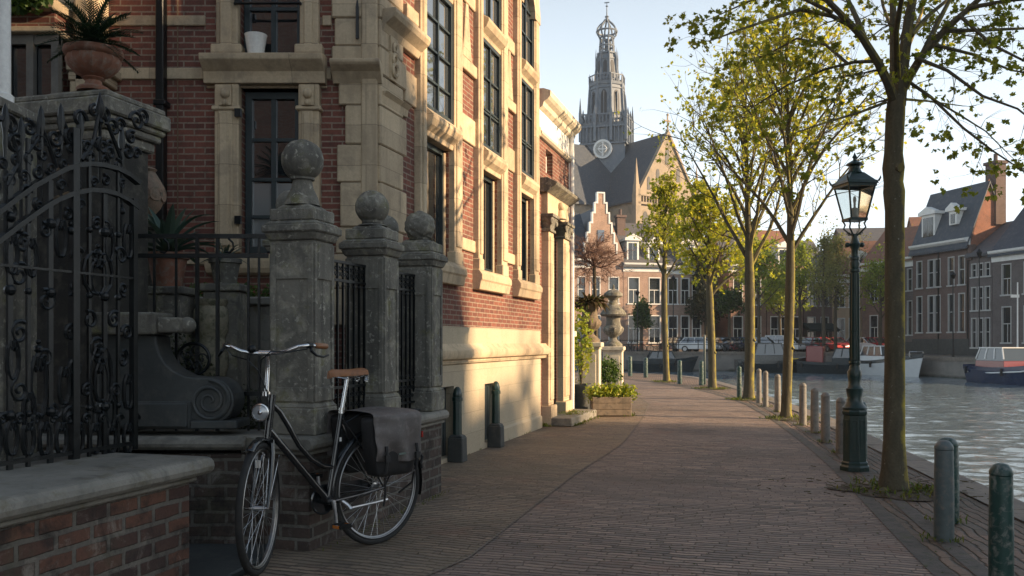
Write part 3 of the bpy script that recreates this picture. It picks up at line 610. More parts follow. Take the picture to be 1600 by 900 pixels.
# ------------------------------------------------------------------ the low wing with the doorway
a_ = thing('gateway_wing', 'low brick wing with a tall classical doorway and white cornice beside the corner building', 'building', (*XY(-4.4, 14.3), 0))
wl = MB(M_RW); wl.holed(13.19, 15.42, 0.02, 4.45, [(13.80, 14.48, 0.12, 3.22), (13.75, 14.2, 3.98, 4.36)], .22, .02)
wl.box(13.19, 15.42, 2.2, 2.3, 0, 4.45); wl.box(15.40, 15.42, .021, 2.3, 0, 4.45)
wl.build('wall', MT['brick'], a_)
m = MB(M_RW); m.box(13.19, 15.44, -.01, 2.3, 4.452, 4.86); m.build('frieze', MT['white'], a_)
m = MB(M_RW); m.extrude([(-.02, 4.86), (-.07, 4.90), (-.09, 4.96), (-.15, 5.0), (-.185, 5.04), (-.19, 5.12), (-.08, 5.16), (2.4, 5.16), (2.4, 4.86)], 13.19, 15.5, 'x')
m.extrude([(-.025, 4.45), (-.06, 4.48), (-.06, 4.52), (-.012, 4.53)], 13.19, 15.45, 'x'); m.build('cornice', MT['cream'], a_)
for (p, q) in ((13.47, 13.78), (14.50, 14.92)):
    m = MB(M_RW); m.box(p, q, -.10, .03, .32, 3.02); m.box(p+.05, q-.05, -.12, -.09, .4, 2.95); m.box(p-.03, q+.03, -.15, .04, .0, .32); m.build('pilaster', MT['stone'], a_, bevel=.01)
    m = MB(M_RW); m.box(p-.02, q+.02, -.13, .03, 3.02, 3.06); m.taper((p+q)/2, -.05, 3.06, 3.24, (q-p)/2-.03, (q-p)/2+.05, .06, .11); m.box(p-.06, q+.06, -.18, .03, 3.24, 3.29)
    for k in (-1, 1): m.ring(((p+q)/2+k*((q-p)/2+.01), -.14, 3.18), (0, 1, 0), .04, .022, 12, 5)
    m.build('capital', MT['darkstone'], a_, bevel=.004)
m = MB(M_RW); m.box(13.45, 14.95, -.09, .03, 3.29, 3.62); m.build('entablature', MT['stone'], a_, bevel=.008)
m = MB(M_RW); m.extrude([(-.09, 3.62), (-.15, 3.66), (-.24, 3.72), (-.26, 3.76), (-.1, 3.84), (.03, 3.84), (.03, 3.62)], 13.36, 15.04, 'x'); m.build('door_cornice', MT['darkstone'], a_, bevel=.006)
m = MB(M_RW); m.sphere(14.2, -.12, 3.50, .07, 12, 8); m.lathe([(.10, 3.3), (.08, 3.36), (.05, 3.44)], 14.2, -.11, 12); m.build('carved_head', MT['stone'], a_, smooth=True)
m = MB(M_RW); m.extrude([(13.72, .0), (14.6, .0), (14.6, .12), (13.72, .12)], -.12, .25, 'y'); m.build('threshold', MT['plinth'], a_, bevel=.01)
d = MB(M_RW); d.box(13.805, 14.475, .14, .20, .13, 2.45); 
for (u0, u1) in ((13.86, 14.11), (14.17, 14.42)):
    for (z0, z1) in ((.3, 1.0), (1.15, 2.3)): d.box(u0, u1, .115, .141, z0, z1)
do = d.build('door', MT['green'], a_, bevel=.006)
m = MB(M_RW); m.sphere(14.19, .09, 1.2, .03, 10, 6); m.build('handle', mat('brass', (.5,.36,.15), (.4,.28,.12), metal=1, rough=.35), do)
window(M_RW, 13.805, 14.475, 2.46, 3.215, .12, 2, 2, a_, MT['green'], MT['glass'])
window(M_RW, 13.755, 14.195, 3.985, 4.355, .12, 2, 2, a_, MT['white'], MT['glass'], name='small_window')
m = MB(M_RW); m.tube([(15.36, -.05, 0), (15.36, -.05, 4.9)], .04, 8); m.build('downpipe', MT['white'], a_)
m = MB(M_RW); m.extrude([(15.45, 0), (15.45, 1.9), (15.55, 1.72), (15.6, 1.55), (15.7, 1.45), (15.72, 0)], -.02, .5, 'y'); m.box(15.43, 15.76, -.05, .53, 1.40, 1.50); m.build('buttress', MT['cream'], a_, bevel=.01)
# doorstep with moss
t = thing('doorstep', 'mossy low stone step in front of the doorway of the brick wing', 'step', (*XY(-3.1, 14.4), 0))
m = MB(M_NS); m.extrude([(-3.38, 13.45), (-2.93, 13.42), (-2.9, 15.3), (-3.38, 15.35)], 0.006, .14, 'z'); m.build('slab', MT['coping'], t, bevel=.015)

# cast-iron guard posts on stone feet against the wall
def guard(s, label):
    x, y = XY(-3.28, s); t = thing('guard_post', label, 'guard post', (x, y, 0), -TH, 'green guard posts along the plinth')
    m = MB(); m.taper(0, 0, 0, .27, .088, .082); m.taper(0, 0, .27, .30, .082, .055); m.build('foot', MT['bluestone'], t, local=True, bevel=.01)
    m = MB(); m.lathe([(.052, .29), (.050, .66), (.060, .665), (.060, .70), (.050, .71), (.053, .74), (.04, .79), (.02, .815), (0, .82)], 0, 0, 8); m.build('post', MT['green'], t, local=True, smooth=True)
    return t
guard(9.20, 'green guard post on a stone foot beside the end of the garden wall')
guard(10.62, 'green guard post on a stone foot in front of the cellar door')

# ------------------------------------------------------------------ the garden wall, piers, gate and garden
def bullnose(n0, n1, z0, z1, over=.05):                              # coping profile in (n, z)
    h = (z1-z0)/2; pts = [(n0-over, z0+.01), (n0-over, z1)]
    for k in range(7):
        a = math.pi/2 - math.pi*k/6; pts.append((n1+over-h+h*math.cos(a), z0+h+h*math.sin(a)))
    return pts
def endcap(mb, n0, n1, s, z0, z1): pass
t = thing('garden_wall', 'low red brown brick wall with worn stone coping at the front corner, carrying the ornate iron gate', 'wall', (*XY(-3.3, 2.5), 0))
m = MB(M_NS); m.box(-3.85, -2.94, -1, 4.06, 0, .565); m.build('brickwork', MT['wallbrick'], t, bevel=.006)
m = MB(M_NS); m.box(-3.9, -2.915, -1, 4.09, .566, .595); m.build('under_course', MT['coping'], t, bevel=.008)
m = MB(M_NS)
for k, (s0, s1) in enumerate(((-1, 1.4), (1.403, 2.75), (2.753, 4.17))): m.extrude(bullnose(-3.9, -2.90, .596, .69, .045), s0, s1, 'y', Matrix(((1,0,0,0),(0,1,0,0),(0,0,1,0),(0,0,0,1))))
m.build('coping', MT['coping'], t, bevel=.018, seg=2)
t = thing('garden_wall', 'dark sooty brick base wall with rounded stone coping under the three ball-topped piers', 'wall', (*XY(-2.95, 6.1), 0))
m = MB(M_NS); m.box(-3.2, -2.75, 4.985, 7.30, 0, .60)
m.extrude([(-3.1, 5.62), (-1.60, 5.62), (-1.6, 6.05), (-3.1, 6.05)], 0, .60, 'z', M_NS.inverted())
m.build('brickwork', MT['oldbrick'], t, bevel=.005)
m = MB(M_NS); m.box(-3.22, -2.73, 4.96, 7.33, .601, .625); m.build('under_course', MT['coping'], t, bevel=.006)
m = MB(M_NS)
for s0, s1 in ((4.93, 5.62), (5.622, 6.5), (6.502, 7.36)): m.extrude(bullnose(-3.2, -2.75, .626, .715, .055), s0, s1, 'y')
m.M = None
m.extrude([(5.58, .626), (5.555, .65), (5.55, .67), (5.56, .695), (5.59, .713), (6.05, .713), (6.05, .626)], -3.1, -1.66, 'x')
m.build('coping', MT['coping'], t, bevel=.012)
t = thing('step', 'blue stone entrance step between the two brick garden walls', 'step', (*XY(-3.3, 4.6), 0))
m = MB(); m.extrude([(-2.6, 4.3), (-1.55, 4.62), (-1.44, 5.20), (-1.50, 5.55), (-3.0, 5.55), (-3.0, 4.9)], .006, .055, 'z'); m.build('slab', MT['bluestone'], t, bevel=.01)

def pier(n, s, label, zb, r, neck, w=.152, d=.13, base=.715, cap=True):
    x, y = XY(n, s); t = thing('gate_pier', label, 'stone pier', (x, y, base), -TH, 'stone piers with ball finials'); z = lambda q: q - base
    m = MB(); m.box(-w-.022, w+.022, -d-.022, d+.022, 0, .17); m.taper(0, 0, .17, .205, w+.022, w, d+.022, d); m.build('plinth', MT['darkstone'], t, local=True, bevel=.008)
    m = MB(); m.box(-w, w, -d, d, .2, z(1.945))
    for sg in (-1, 1):                                               # raised frames round the sunk panels
        for a, b_ in ((-w+.002, -w+.04), (w-.04, w-.002)): m.box(a, b_, sg*d, sg*(d+.011), .21, z(1.93))
        m.box(-w+.04, w-.04, sg*d, sg*(d+.011), .21, .30); m.box(-w+.04, w-.04, sg*d, sg*(d+.011), z(1.70), z(1.93))
        for a, b_ in ((-d+.002, -d+.035), (d-.035, d-.002)): m.box(sg*w, sg*(w+.011), a, b_, .21, z(1.93))
        m.box(sg*w, sg*(w+.011), -d+.035, d-.035, .21, .30); m.box(sg*w, sg*(w+.011), -d+.035, d-.035, z(1.70), z(1.93))
    m.build('shaft', MT['darkstone'], t, local=True, bevel=.004)
    m = MB(); c0 = z(1.946)
    m.taper(0, 0, c0, c0+.05, w+.012, w+.035, d+.012, d+.035); m.box(-w-.045, w+.045, -d-.045, d+.045, c0+.05, c0+.10); m.taper(0, 0, c0+.10, c0+.125, w+.04, w+.012, d+.04, d+.012)
    m.box(-w-.008, w+.008, -d-.008, d+.008, c0+.125, c0+.205); m.taper(0, 0, c0+.205, c0+.235, w-.02, w-.055, d-.015, d-.04)
    m.build('cap', MT['darkstone'], t, local=True, bevel=.009)
    m = MB(); zz = z(zb); lo = c0+.236; hi = zz-r*.86
    m.lathe([(.115, lo), (.10, lo+(hi-lo)*.3), (.07, lo+(hi-lo)*.65), (.062, hi-.012), (.078, hi-.01), (.078, hi+.012), (.06, hi+.03)], 0, 0, 20); v0_ = len(m.v); m.sphere(0, 0, zz, r, 36, 24); sd0 = s*7
    for i in range(v0_, len(m.v)):
        p = Vector(m.v[i]) - Vector((0, 0, zz)); d_ = p.normalized(); f = 1 + (4.0 if abs(s-7.205) < .01 else 1.0)*(.010*math.sin(7*d_.x+sd0)*math.sin(6*d_.y+1.3*sd0) + .008*math.sin(15*d_.z+9*d_.x+sd0) - .022*max(0, math.sin(5*d_.x+3*d_.z+sd0*2)*math.sin(4*d_.y-5*d_.z))**3); m.v[i] = tuple(Vector((0, 0, zz)) + p*f)
    m.build('ball_finial', MT['darkstone'], t, local=True, smooth=True); return t
pier(-2.912, 5.19, 'tallest weathered stone pier with ball finial, directly behind the bicycle handlebar', 2.475, .136, 1)
pier(-2.912, 6.245, 'middle weathered stone pier with ball finial, between the two panels of railing', 2.325, .129, 0)
pier(-2.912, 7.205, 'farthest weathered stone pier with ball finial, where the railing meets the building', 2.30, .132, 0)
pier(-3.26, 7.26, 'dark stone pier mostly hidden behind the farthest ball-topped pier', 2.30, .12, 0, .11, .11)
pier(-3.40, 5.90, 'stone pier in the garden, its ball half hidden behind the tallest pier', 2.31, .115, 0, .11, .11)

def spiral(c, r, turns=1.6, a0=0.0, hand=1, n=22, plane='xz', y=0.0):
    out = []
    for i in range(n):
        f = i/(n-1); a = a0 + hand*2*math.pi*turns*f; rr = r*(1-.86*f)
        out.append((c[0]+rr*math.cos(a), y, c[1]+rr*math.sin(a)))
    return out
def railing(s0, s1, label):
    t = thing('iron_railing', label, 'railing', (*XY(-2.90, (s0+s1)/2), .715), 0, 'iron railings between the stone piers')
    F = M_RW @ Matrix.Translation((0, -.49, 0))
    for z in (.80, .985, 1.735, 1.865): MB(F).box(s0, s1, -.014, .014, z-.009, z+.009).build('rail', MT['iron'], t)
    m = MB(F); n = max(3, int((s1-s0)/.085)); st = (s1-s0)/n
    for k in range(n+1):
        s = s0 + st*k; m.box(s-.0075, s+.0075, -.0075, .0075, .716, 1.86)
        m.sphere(s, 0, 1.70, .013, 8, 6); m.sphere(s, 0, 1.02, .013, 8, 6)
    m.build('bars', MT['iron'], t)
    m = MB(F)
    for k in range(n):
        s = s0 + st*(k+.5)
        for sg in (-1, 1):
            m.tube(spiral((s+sg*.017, 1.825), .02, 1.1, 0 if sg < 0 else math.pi, sg, 12), .0045, 5); m.tube(spiral((s+sg*.017, 1.775), .02, 1.1, 0 if sg < 0 else math.pi, -sg, 12), .0045, 5)
            m.tube(spiral((s+sg*.018, .93), .022, 1.1, 0 if sg < 0 else math.pi, sg, 12), .0045, 5); m.tube(spiral((s+sg*.018, .85), .022, 1.1, 0 if sg < 0 else math.pi, -sg, 12), .0045, 5)
    m.build('scrollwork', MT['iron'], t); return t
railing(5.33, 6.10, 'black iron railing panel between the tallest and the middle stone pier')
railing(6.385, 7.065, 'black iron railing panel between the middle and the farthest stone pier')
# frontal railing over the return wall
t = thing('iron_railing', 'black iron railing behind the stone scroll, facing the photographer, left of the tallest pier', 'railing', (-2.1, 5.95, .71))
for z in (2.005, 1.875, .96): MB().box(-3.0, -1.62, 5.935, 5.965, z-.014, z+.014).build('rail', MT['iron'], t)
m = MB(); 
for x in (-2.95, -2.82, -2.69, -2.53, -2.375, -2.23, -2.09, -1.955, -1.75, -1.68):
    w_ = .011 if x in (-2.09, -1.955) else .007; m.box(x-w_, x+w_, 5.95-w_, 5.95+w_, .714, 2.0)
m.build('bars', MT['iron'], t)
m = MB(); m.ring((-2.11, 5.94, 1.19), (0, 1, 0), .105, .011, 26, 6)
for k in range(5):
    a = k*2*math.pi/5; m.tube(spiral((-2.11+.05*math.cos(a), 1.19+.05*math.sin(a)), .042, 1.2, a, 1, 14, y=5.94), .006, 5)
for x0 in (-2.31, -1.88, -1.60): m.tube([(x0, 5.94, 1.99), (x0+.03, 5.94, 1.96), (x0+.035, 5.94, 1.92), (x0+.01, 5.94, 1.895), (x0-.02, 5.94, 1.90)], .007, 5)
m.build('rosette', MT['iron'], t)
# stone scroll (volute) on the return wall
K = .004036; vx = lambda p: (p-800)*K; vz = lambda p: 1.3 + (535-p)*K
t = thing('stone_scroll', 'large dark carved stone scroll resting on the coping behind the gate', 'stone scroll', (-2.1, 5.75, .715))
prof = [(150,505), (243,525), (244,540), (249,555), (258,569), (271,580), (288,588), (306,590), (322,590)]
for k in range(1, 15):
    a = math.pi/2 - math.pi*1.12*k/14; prof.append((328+37*math.cos(a), 627-37*math.sin(a)))
prof += [(300, 657), (150, 657)]
m = MB(); m.extrude([(vx(a), vz(b)) for a, b in prof], 5.66, 5.90, 'y')
m.build('body', MT['bluestone'], t, bevel=.012, seg=2)
m = MB(); pts = []
for i in range(54):
    f = i/53; a = math.pi/2 - 2*math.pi*2.35*f; r = 30*(1-f)**.85 + 3; pts.append((vx(327+r*math.cos(a)), 5.655, vz(627-r*math.sin(a))))
m.tube(pts, [.017*(1-.55*i/53) for i in range(54)], 7); m.build('spiral_relief', MT['bluestone'], t, smooth=True)
m = MB(); m.box(vx(140), vx(246), 5.60, 5.92, vz(523), vz(488)); m.sphere(vx(283), 5.76, vz(508), .055, 14, 10); m.box(vx(246), vx(280), 5.63, 5.90, vz(520), vz(496)); m.build('top_block', MT['darkstone'], t, bevel=.015, seg=2)
m = MB(); m.box(vx(150), vx(294), 5.625, 5.92, vz(667.5), vz(630)); m.box(vx(298), vx(372), 5.63, 5.92, vz(670), vz(657)); m.box(vx(150), vx(299), 5.645, 5.92, vz(670), vz(627)); m.build('base_block', MT['bluestone'], t, bevel=.008)

# the ornate iron gate
GN = -3.5; FG = M_RW @ Matrix.Translation((0, .1, 0))                 # x = s, z = h, y toward the garden
g = thing('iron_gate', 'tall ornate black wrought iron gate with arched bands and spear finials, left foreground', 'gate', (*XY(GN, 3.8), .69))
q = lambda px, py: wall_at(px, py, GN)
def barp(m, pts, hw, d=.018):                                         # flat bar following points (s, h)
    m.tube([(a, 0, b) for a, b in pts], hw, 6)
arcs = [[(216,286),(200,273),(180,263),(160,258),(140,256),(120,258),(100,264),(75,277),(50,291),(25,309),(-10,336)], [(214,325),(198,312),(180,303),(160,298),(140,297),(115,301),(90,311),(70,322),(50,336),(25,354),(-10,381)]]
m = MB(FG)
for a in arcs:
    P = [q(*p) for p in a]
    m = MB(FG)
    for u, v in zip(P, P[1:]):
        dx, dz = u[0]-v[0], u[1]-v[1]; L_ = math.hypot(dx, dz); nx, nz = -dz/L_*.012, dx/L_*.012
        m.extrude([(u[0]+nx, u[1]+nz), (u[0]-nx, u[1]-nz), (v[0]-nx, v[1]-nz), (v[0]+nx, v[1]+nz)], -.02, .02, 'y')
    m.build('arched_band', MT['iron'], g)
m = MB(FG)
m.box(4.30, 4.335, -.016, .016, .69, 2.12); m.box(3.0, 4.335, -.012, .012, .715, .735); m.box(3.0, 4.3, -.012, .012, 1.66, 1.672)
m.box(3.84, 3.885, -.018, .018, .69, 2.42); m.box(3.30, 3.33, -.015, .015, .69, 2.55)
m.build('post', MT['iron'], g)
random.seed(11); m = MB(FG)
for k, s in enumerate([3.08, 3.21, 3.45, 3.56, 3.70, 3.97, 4.085, 4.19]):
    top = 2.3 if k % 2 else 2.12; hw = .015 if k % 2 == 0 else .010
    m.box(s-hw, s+hw, -.007, .007, .69, top)
    for z in (.95, 1.55, 1.9): m.sphere(s, 0, z, hw*1.9, 8, 6)
m.build('bars', MT['iron'], g)
m = MB(FG)
def spear(px, py, hgt=.27, w_=.021):
    s, z = q(px, py); m.lathe([(.006, z-hgt), (.012, z-hgt*.72), (w_*.5, z-hgt*.62), (.013, z-hgt*.5), (w_, z-hgt*.36), (.012, z-.03), (0, z)], s, 0, 6)
    m.tube([(s, 0, z-hgt), (s, 0, z-hgt-.35)], .008, 6)
for p in ((8, 160), (33, 181), (64, 163), (95, 160), (125, 172), (190, 196)): spear(*p)
s_, z_ = q(156, 142); m.lathe([(0, z_), (.018, z_-.06), (.03, z_-.10), (.012, z_-.15), (.022, z_-.17), (.009, z_-.19), (.009, z_-.5)], s_, 0, 8)
for sg in (-1, 1):
    m.tube(spiral((s_+sg*.042, z_-.12), .036, 1.2, math.pi/2 if sg > 0 else math.pi/2, -sg, 16), [.012-.0005*i for i in range(16)], 6)
m.build('spear_finial', MT['iron'], g, smooth=True)
m = MB(FG)
def cs(px, py, r, a0, hand=1, turns=1.5, th=.0105):
    s, z = q(px, py); m.tube(spiral((s, z), r, turns, a0, hand, 24), [th*1.15 - th*.5*i/23 for i in range(24)], 6)
def sc2(px, py, w_, h_):                                              # C-scroll pair (lyre)
    s, z = q(px, py)
    for sg in (-1, 1):
        m.tube([(s+sg*w_*f, 0, z+h_*g_) for f, g_ in ((.08,-1), (.5,-.95), (.9,-.55), (1,0), (.85,.5), (.45,.85), (.15,.8), (.1,.55), (.3,.42), (.45,.55))], .0115, 6)
for px in range(-8, 215, 26):
    sc2(px, 683, .035, .085); cs(px+12, 655, .03, 0, 1, 1.3)
sc2(157, 590, .085, .19); sc2(157, 595, .045, .11); sc2(60, 600, .05, .16); cs(190, 560, .05, 1.2, -1); cs(118, 575, .05, 2.2, 1); cs(135, 610, .04, 0, 1); cs(180, 610, .04, 3, -1)
sc2(153, 425, .11, .12); sc2(153, 430, .055, .10); cs(120, 400, .05, .5, 1); cs(188, 400, .05, 2.6, -1); cs(115, 450, .04, 4, 1); cs(192, 452, .04, 5, -1); cs(150, 350, .035, 1, 1); cs(165, 355, .03, 2, -1)
for px, py, r, a0, hd in ((125,186,.05,0,1), (176,200,.05,3,-1), (187,196,.045,0,1), (214,190,.06,3.1,-1), (224,184,.05,3,-1), (205,215,.04,1,1), (200,238,.04,2,-1), (213,240,.035,0,1), (110,215,.045,2,1), (85,215,.05,1,-1), (60,225,.05,0,1), (45,200,.04,2,-1), (24,225,.05,1,1), (15,195,.05,3,-1), (135,230,.04,5,1), (160,228,.045,2,1), (172,240,.04,4,-1), (146,285,.03,0,1), (165,282,.03,2,-1), (190,288,.028,1,1), (120,288,.03,3,-1), (95,290,.03,0,1), (40,300,.035,0,1), (60,320,.03,2,1), (15,330,.035,1,-1), (125,320,.03,0,1), (105,335,.03,2,-1), (35,380,.05,1,1), (70,360,.04,2,-1)):
    cs(px, py, r, a0, hd)
for px0, py0, px1, py1 in ((64,175,42,240), (62,190,88,262), (96,180,118,245), (156,170,128,250), (157,165,190,250), (8,170,30,270), (36,200,10,290)):
    a_0, a_1 = q(px0, py0), q(px1, py1); mx_ = ((a_0[0]+a_1[0])/2+.02, (a_0[1]+a_1[1])/2-.03); m.tube([(a_0[0], 0, a_0[1]), (mx_[0], 0, mx_[1]), (a_1[0], 0, a_1[1])], .011, 6)
for px, py, r, a0, hd in ((30,430,.07,0,1), (72,470,.06,2,-1), (30,520,.06,1,1), (70,560,.05,3,-1), (110,520,.05,0,1), (140,500,.05,2,-1), (178,500,.05,1,1), (198,520,.045,3,-1), (108,650,.05,1,1), (30,610,.06,2,1), (84,640,.05,0,-1), (150,545,.06,1,1)): cs(px, py, r, a0, hd)
for px, py in ((153, 395), (157, 548), (60, 545), (30, 360), (110, 360), (190, 330)):
    s, z = q(px, py); m.sphere(s, 0, z, .022, 10, 7); m.sphere(s, 0, z+.035, .013, 8, 6)
for px in range(-5, 205, 21): cs(px, 245+abs(px-140)*.3, .034, px, 1 if px % 2 else -1, 1.5, .009); cs(px+9, 222+abs(px-150)*.22, .03, px*2, -1 if px % 2 else 1, 1.4, .008)
for px, py in ((18,395),(48,400),(95,370),(170,380),(200,375),(20,560),(45,640),(100,600),(200,610),(172,640)): sc2(px, py, .035, .10)
m.build('scrollwork', MT['iron'], g)

# heavy gate pier with the terracotta bowl
t = thing('gate_pier', 'broad stone gate pier behind the iron gate, carrying a terracotta bowl', 'stone pier', (*XY(-4.5, 4.95), 0))
M2 = MB(M_NS); M2.box(-5.4, -4.06, 4.74, 5.16, 0, 2.58); M2.box(-5.4, -4.03, 4.71, 5.19, 0, .9); M2.build('shaft', MT['shadestone'], t, bevel=.01)
m = MB(M_NS); m.box(-5.4, -4.03, 4.71, 5.19, 2.582, 2.65); m.box(-5.4, -4.0, 4.68, 5.22, 2.651, 2.70); m.box(-5.4, -3.955, 4.635, 5.265, 2.74, 2.84); m.box(-5.4, -3.98, 4.66, 5.24, 2.701, 2.739); m.box(-5.4, -3.98, 4.66, 5.24, 2.841, 2.884); m.build('cap', MT['darkstone'], t, bevel=.012)
m = MB(M_NS); m.box(-4.56, -4.18, 4.80, 5.12, 2.887, 2.935); m.build('pedestal', MT['darkstone'], t, bevel=.01)
bx, by = -2.737, 5.86
t = thing('planter_bowl', 'ribbed terracotta bowl planter on top of the broad gate pier', 'planter', (bx, by, 2.937))
m = MB(); n_ = 48
prof = [(.10, 0), (.105, .015), (.09, .03), (.055, .045), (.05, .07), (.07, .085), (.06, .095), (.11, .115), (.155, .165), (.165, .205), (.158, .225), (.178, .235), (.185, .25), (.18, .275), (.16, .275), (.15, .25), (0, .245)]
m.lathe(prof, 0, 0, n_)
for i, (r, z) in enumerate(prof):
    if 7 <= i <= 10:
        for k in range(n_):
            v = m.v[i*n_+k]; f = 1 + .035*math.cos(k*2*math.pi/3); m.v[i*n_+k] = (v[0]*f, v[1]*f, v[2])
m.build('bowl', MT['terracotta'], t, local=True, smooth=True)

def leaf_poly(mb, base, d, up, L_, w_, droop=.3, seg=5, fold=.25):
    d = Vector(d).normalized(); up = Vector(up); side = d.cross(up).normalized(); p = Vector(base); vs = []; dd = d.copy()
    for i in range(seg+1):
        f = i/seg; ww = w_*math.sin(math.pi*min(1, (f*.86+.14)))**.8 if f < 1 else 0.0005
        n_ = side.cross(dd).normalized()
        vs += [p - side*ww + n_*ww*fold, p.copy(), p + side*ww + n_*ww*fold]
        p = p + dd*(L_/seg); dd = (dd + Vector((0, 0, -1))*droop/seg).normalized()
    fs = []
    for i in range(seg):
        o = i*3; fs += [(o, o+1, o+4, o+3), (o+1, o+2, o+5, o+4)]
    mb.add(vs, fs)
MT['palm'] = leaf_mat('sago_leaf', (.012,.03,.018), (.02,.045,.022), (.03,.06,.03), .15)
MT['agave'] = leaf_mat('agave_leaf', (.045,.08,.065), (.06,.10,.08), (.08,.115,.085), .1)
MT['bush'] = leaf_mat('box_leaf', (.03,.06,.012), (.06,.11,.02), (.10,.16,.03), .3)
MT['ivy'] = leaf_mat('ivy_leaf', (.015,.04,.012), (.03,.075,.015), (.07,.13,.03), .3)
MT['darkbush'] = leaf_mat('dark_leaf', (.02,.03,.015), (.035,.045,.02), (.06,.065,.03), .25)
MT['bark'] = mat('bark', (.085,.068,.045), (.05,.042,.03), (.11,.09,.06), 9, .9, .9, .012)
def sago(loc, label, rad=.24, n=26, mt='palm', sd_=2):
    random.seed(sd_); t = thing('sago_palm', label, 'palm', loc); m = MB(); x, y, z = loc
    for k in range(n):
        a = k*2.4; e = R(75 - 85*k/n); d = Vector((math.cos(a)*math.cos(e), math.sin(a)*math.cos(e), math.sin(e))); L_ = rad*random.uniform(.85, 1.15)
        p = Vector((x, y, z+.07)); pts = []; dd = d.copy()
        for i in range(9): pts.append(p.copy()); p += dd*L_/8; dd = (dd + Vector((0, 0, -.10))).normalized()
        m.tube(pts, [.004-.0003*i for i in range(9)], 4)
        for i in range(1, 9):
            tdir = (pts[i]-pts[i-1]).normalized(); sd = tdir.cross(Vector((0,0,1))); sd = sd.normalized() if sd.length > .1 else Vector((1,0,0))
            for j in (0, .5):
                bp = pts[i-1].lerp(pts[i], j)
                for sg in (-1, 1): leaf_poly(m, bp, sd*sg + tdir*.9 + Vector((0,0,.25)), (0,0,1), .085*math.sin(math.pi*min(.95, (i+.6)/9.5))**.6, .006, .3, 2)
    m.build('fronds', MT[mt], t)
    m = MB(); m.lathe([(.04, -.01), (.045, .05), (.03, .09), (0, .1)], x, y, 10, None, z); m.build('stem', MT['bark'], t)
sago((bx, by, 3.185), 'dark green sago palm growing in the terracotta bowl on the broad gate pier', .31, 40)
def agave(loc, label, n, L_, w_, sd_, pot=None):
    random.seed(sd_); t = thing('agave', label, 'plant', loc); m = MB()
    for k in range(n):
        a = k*2.4+random.random()*.4; e = R(random.uniform(15, 75)); d = (math.cos(a)*math.cos(e), math.sin(a)*math.cos(e), math.sin(e))
        leaf_poly(m, loc, d, (0, 0, 1), L_*random.uniform(.75, 1.15), w_, random.uniform(.5, 1.3), 8, .45)
    m.build('leaves', MT['agave'], t, smooth=True)
P_ = lambda px, py, y: ((px-800)/1400*y, y, EYE + (535-py)*y/1400)
def pot(loc_top, r, h, label, mt='terracotta', cat='flower pot'):
    x, y, z = loc_top; t = thing('flower_pot', label, cat, (x, y, z-h)); m = MB()
    m.lathe([(r*.68, 0), (r*.92, h*.8), (r, h*.81), (r*1.04, h*.82), (r*1.04, h*.985), (r*.94, h*.99), (r*.9, h*.88), (0, h*.86)], x, y, 24, None, z-h); m.build('pot', MT[mt], t, smooth=True)
ax = P_(262, 395, 6.7); 
def pedestal(loc_top, w_, z0, label):
    x, y, z = loc_top; t = thing('pedestal', label, 'pedestal', (x, y, z0)); m = MB(); m.box(x-w_, x+w_, y-w_, y+w_, z0, z-.06); m.build('block', MT['darkstone'], t, bevel=.01); m = MB(); m.box(x-w_-.02, x+w_+.02, y-w_-.02, y+w_+.02, z-.058, z); m.build('top_slab', MT['darkstone'], t, bevel=.01)
m = MB(); m.box(-6, -1.65, 6.06, 7.98, 0, .62); tag(m.build('garden_soil', MT['soil']), kind='structure')
pot(ax, .15, .26, 'terracotta pot holding the large agave behind the railing'); pedestal((ax[0], ax[1], ax[2]-.26), .16, .62, 'stone pedestal under the terracotta agave pot')
agave((ax[0], ax[1], ax[2]-.03), 'large grey-green agave with one long leaf arching over the railing', 24, .46, .036, 5)
m = MB(); leaf_poly(m, (ax[0], ax[1]-.02, ax[2]), (.48, -.2, .86), (0, 0, 1), .56, .026, 1.5, 10, .4)
o = m.build('leaves', MT['agave'], [k for k in COL.objects if k.name.startswith('agave')][-1], smooth=True)
a2 = P_(352, 400, 6.9); pot((a2[0], a2[1], a2[2]-.02), .12, .2, 'small pot with a spiky plant below the tall front window', 'darkstone'); pedestal((a2[0], a2[1], a2[2]-.22), .13, .62, 'stone pedestal under the small pot in front of the window')
agave((a2[0], a2[1], a2[2]-.04), 'small spiky plant in the pot below the tall front window', 18, .22, .012, 9)
v = P_(230, 345, 7.0); t = thing('stone_vase', 'round carved stone vase half hidden by the gate post, against the brick facade', 'vase', (v[0], v[1], v[2]-.02))
m = MB(); m.lathe([(.06, 0), (.07, .03), (.05, .06), (.10, .12), (.135, .2), (.13, .28), (.09, .35), (.06, .4), (.075, .42), (.06, .43), (0, .42)], v[0], v[1], 24, None, v[2]-.02)
for k in range(9): m.ring((v[0]+.12*math.cos(k*.7), v[1]+.12*math.sin(k*.7), v[2]+.2), (math.cos(k*.7), math.sin(k*.7), 0), .045, .014, 14, 5)
m.build('body', MT['cream'] if False else mat('carved_vase', (.26,.17,.12), (.20,.16,.12), (.13,.12,.09), 9, .8, .5), t, smooth=True); pedestal((v[0], v[1], v[2]-.02), .13, .62, 'stone pedestal under the round carved vase')
u_ = P_(330, 530, 6.75); t = thing('stone_urn', 'squat lidded stone urn standing in the garden behind the rosette of the railing', 'urn', (u_[0], u_[1], .62))
m = MB(); m.lathe([(.13, 0), (.13, .06), (.09, .12), (.10, .35)], u_[0], u_[1], 20, None, .62); m.build('foot', MT['coping'], t, smooth=True)
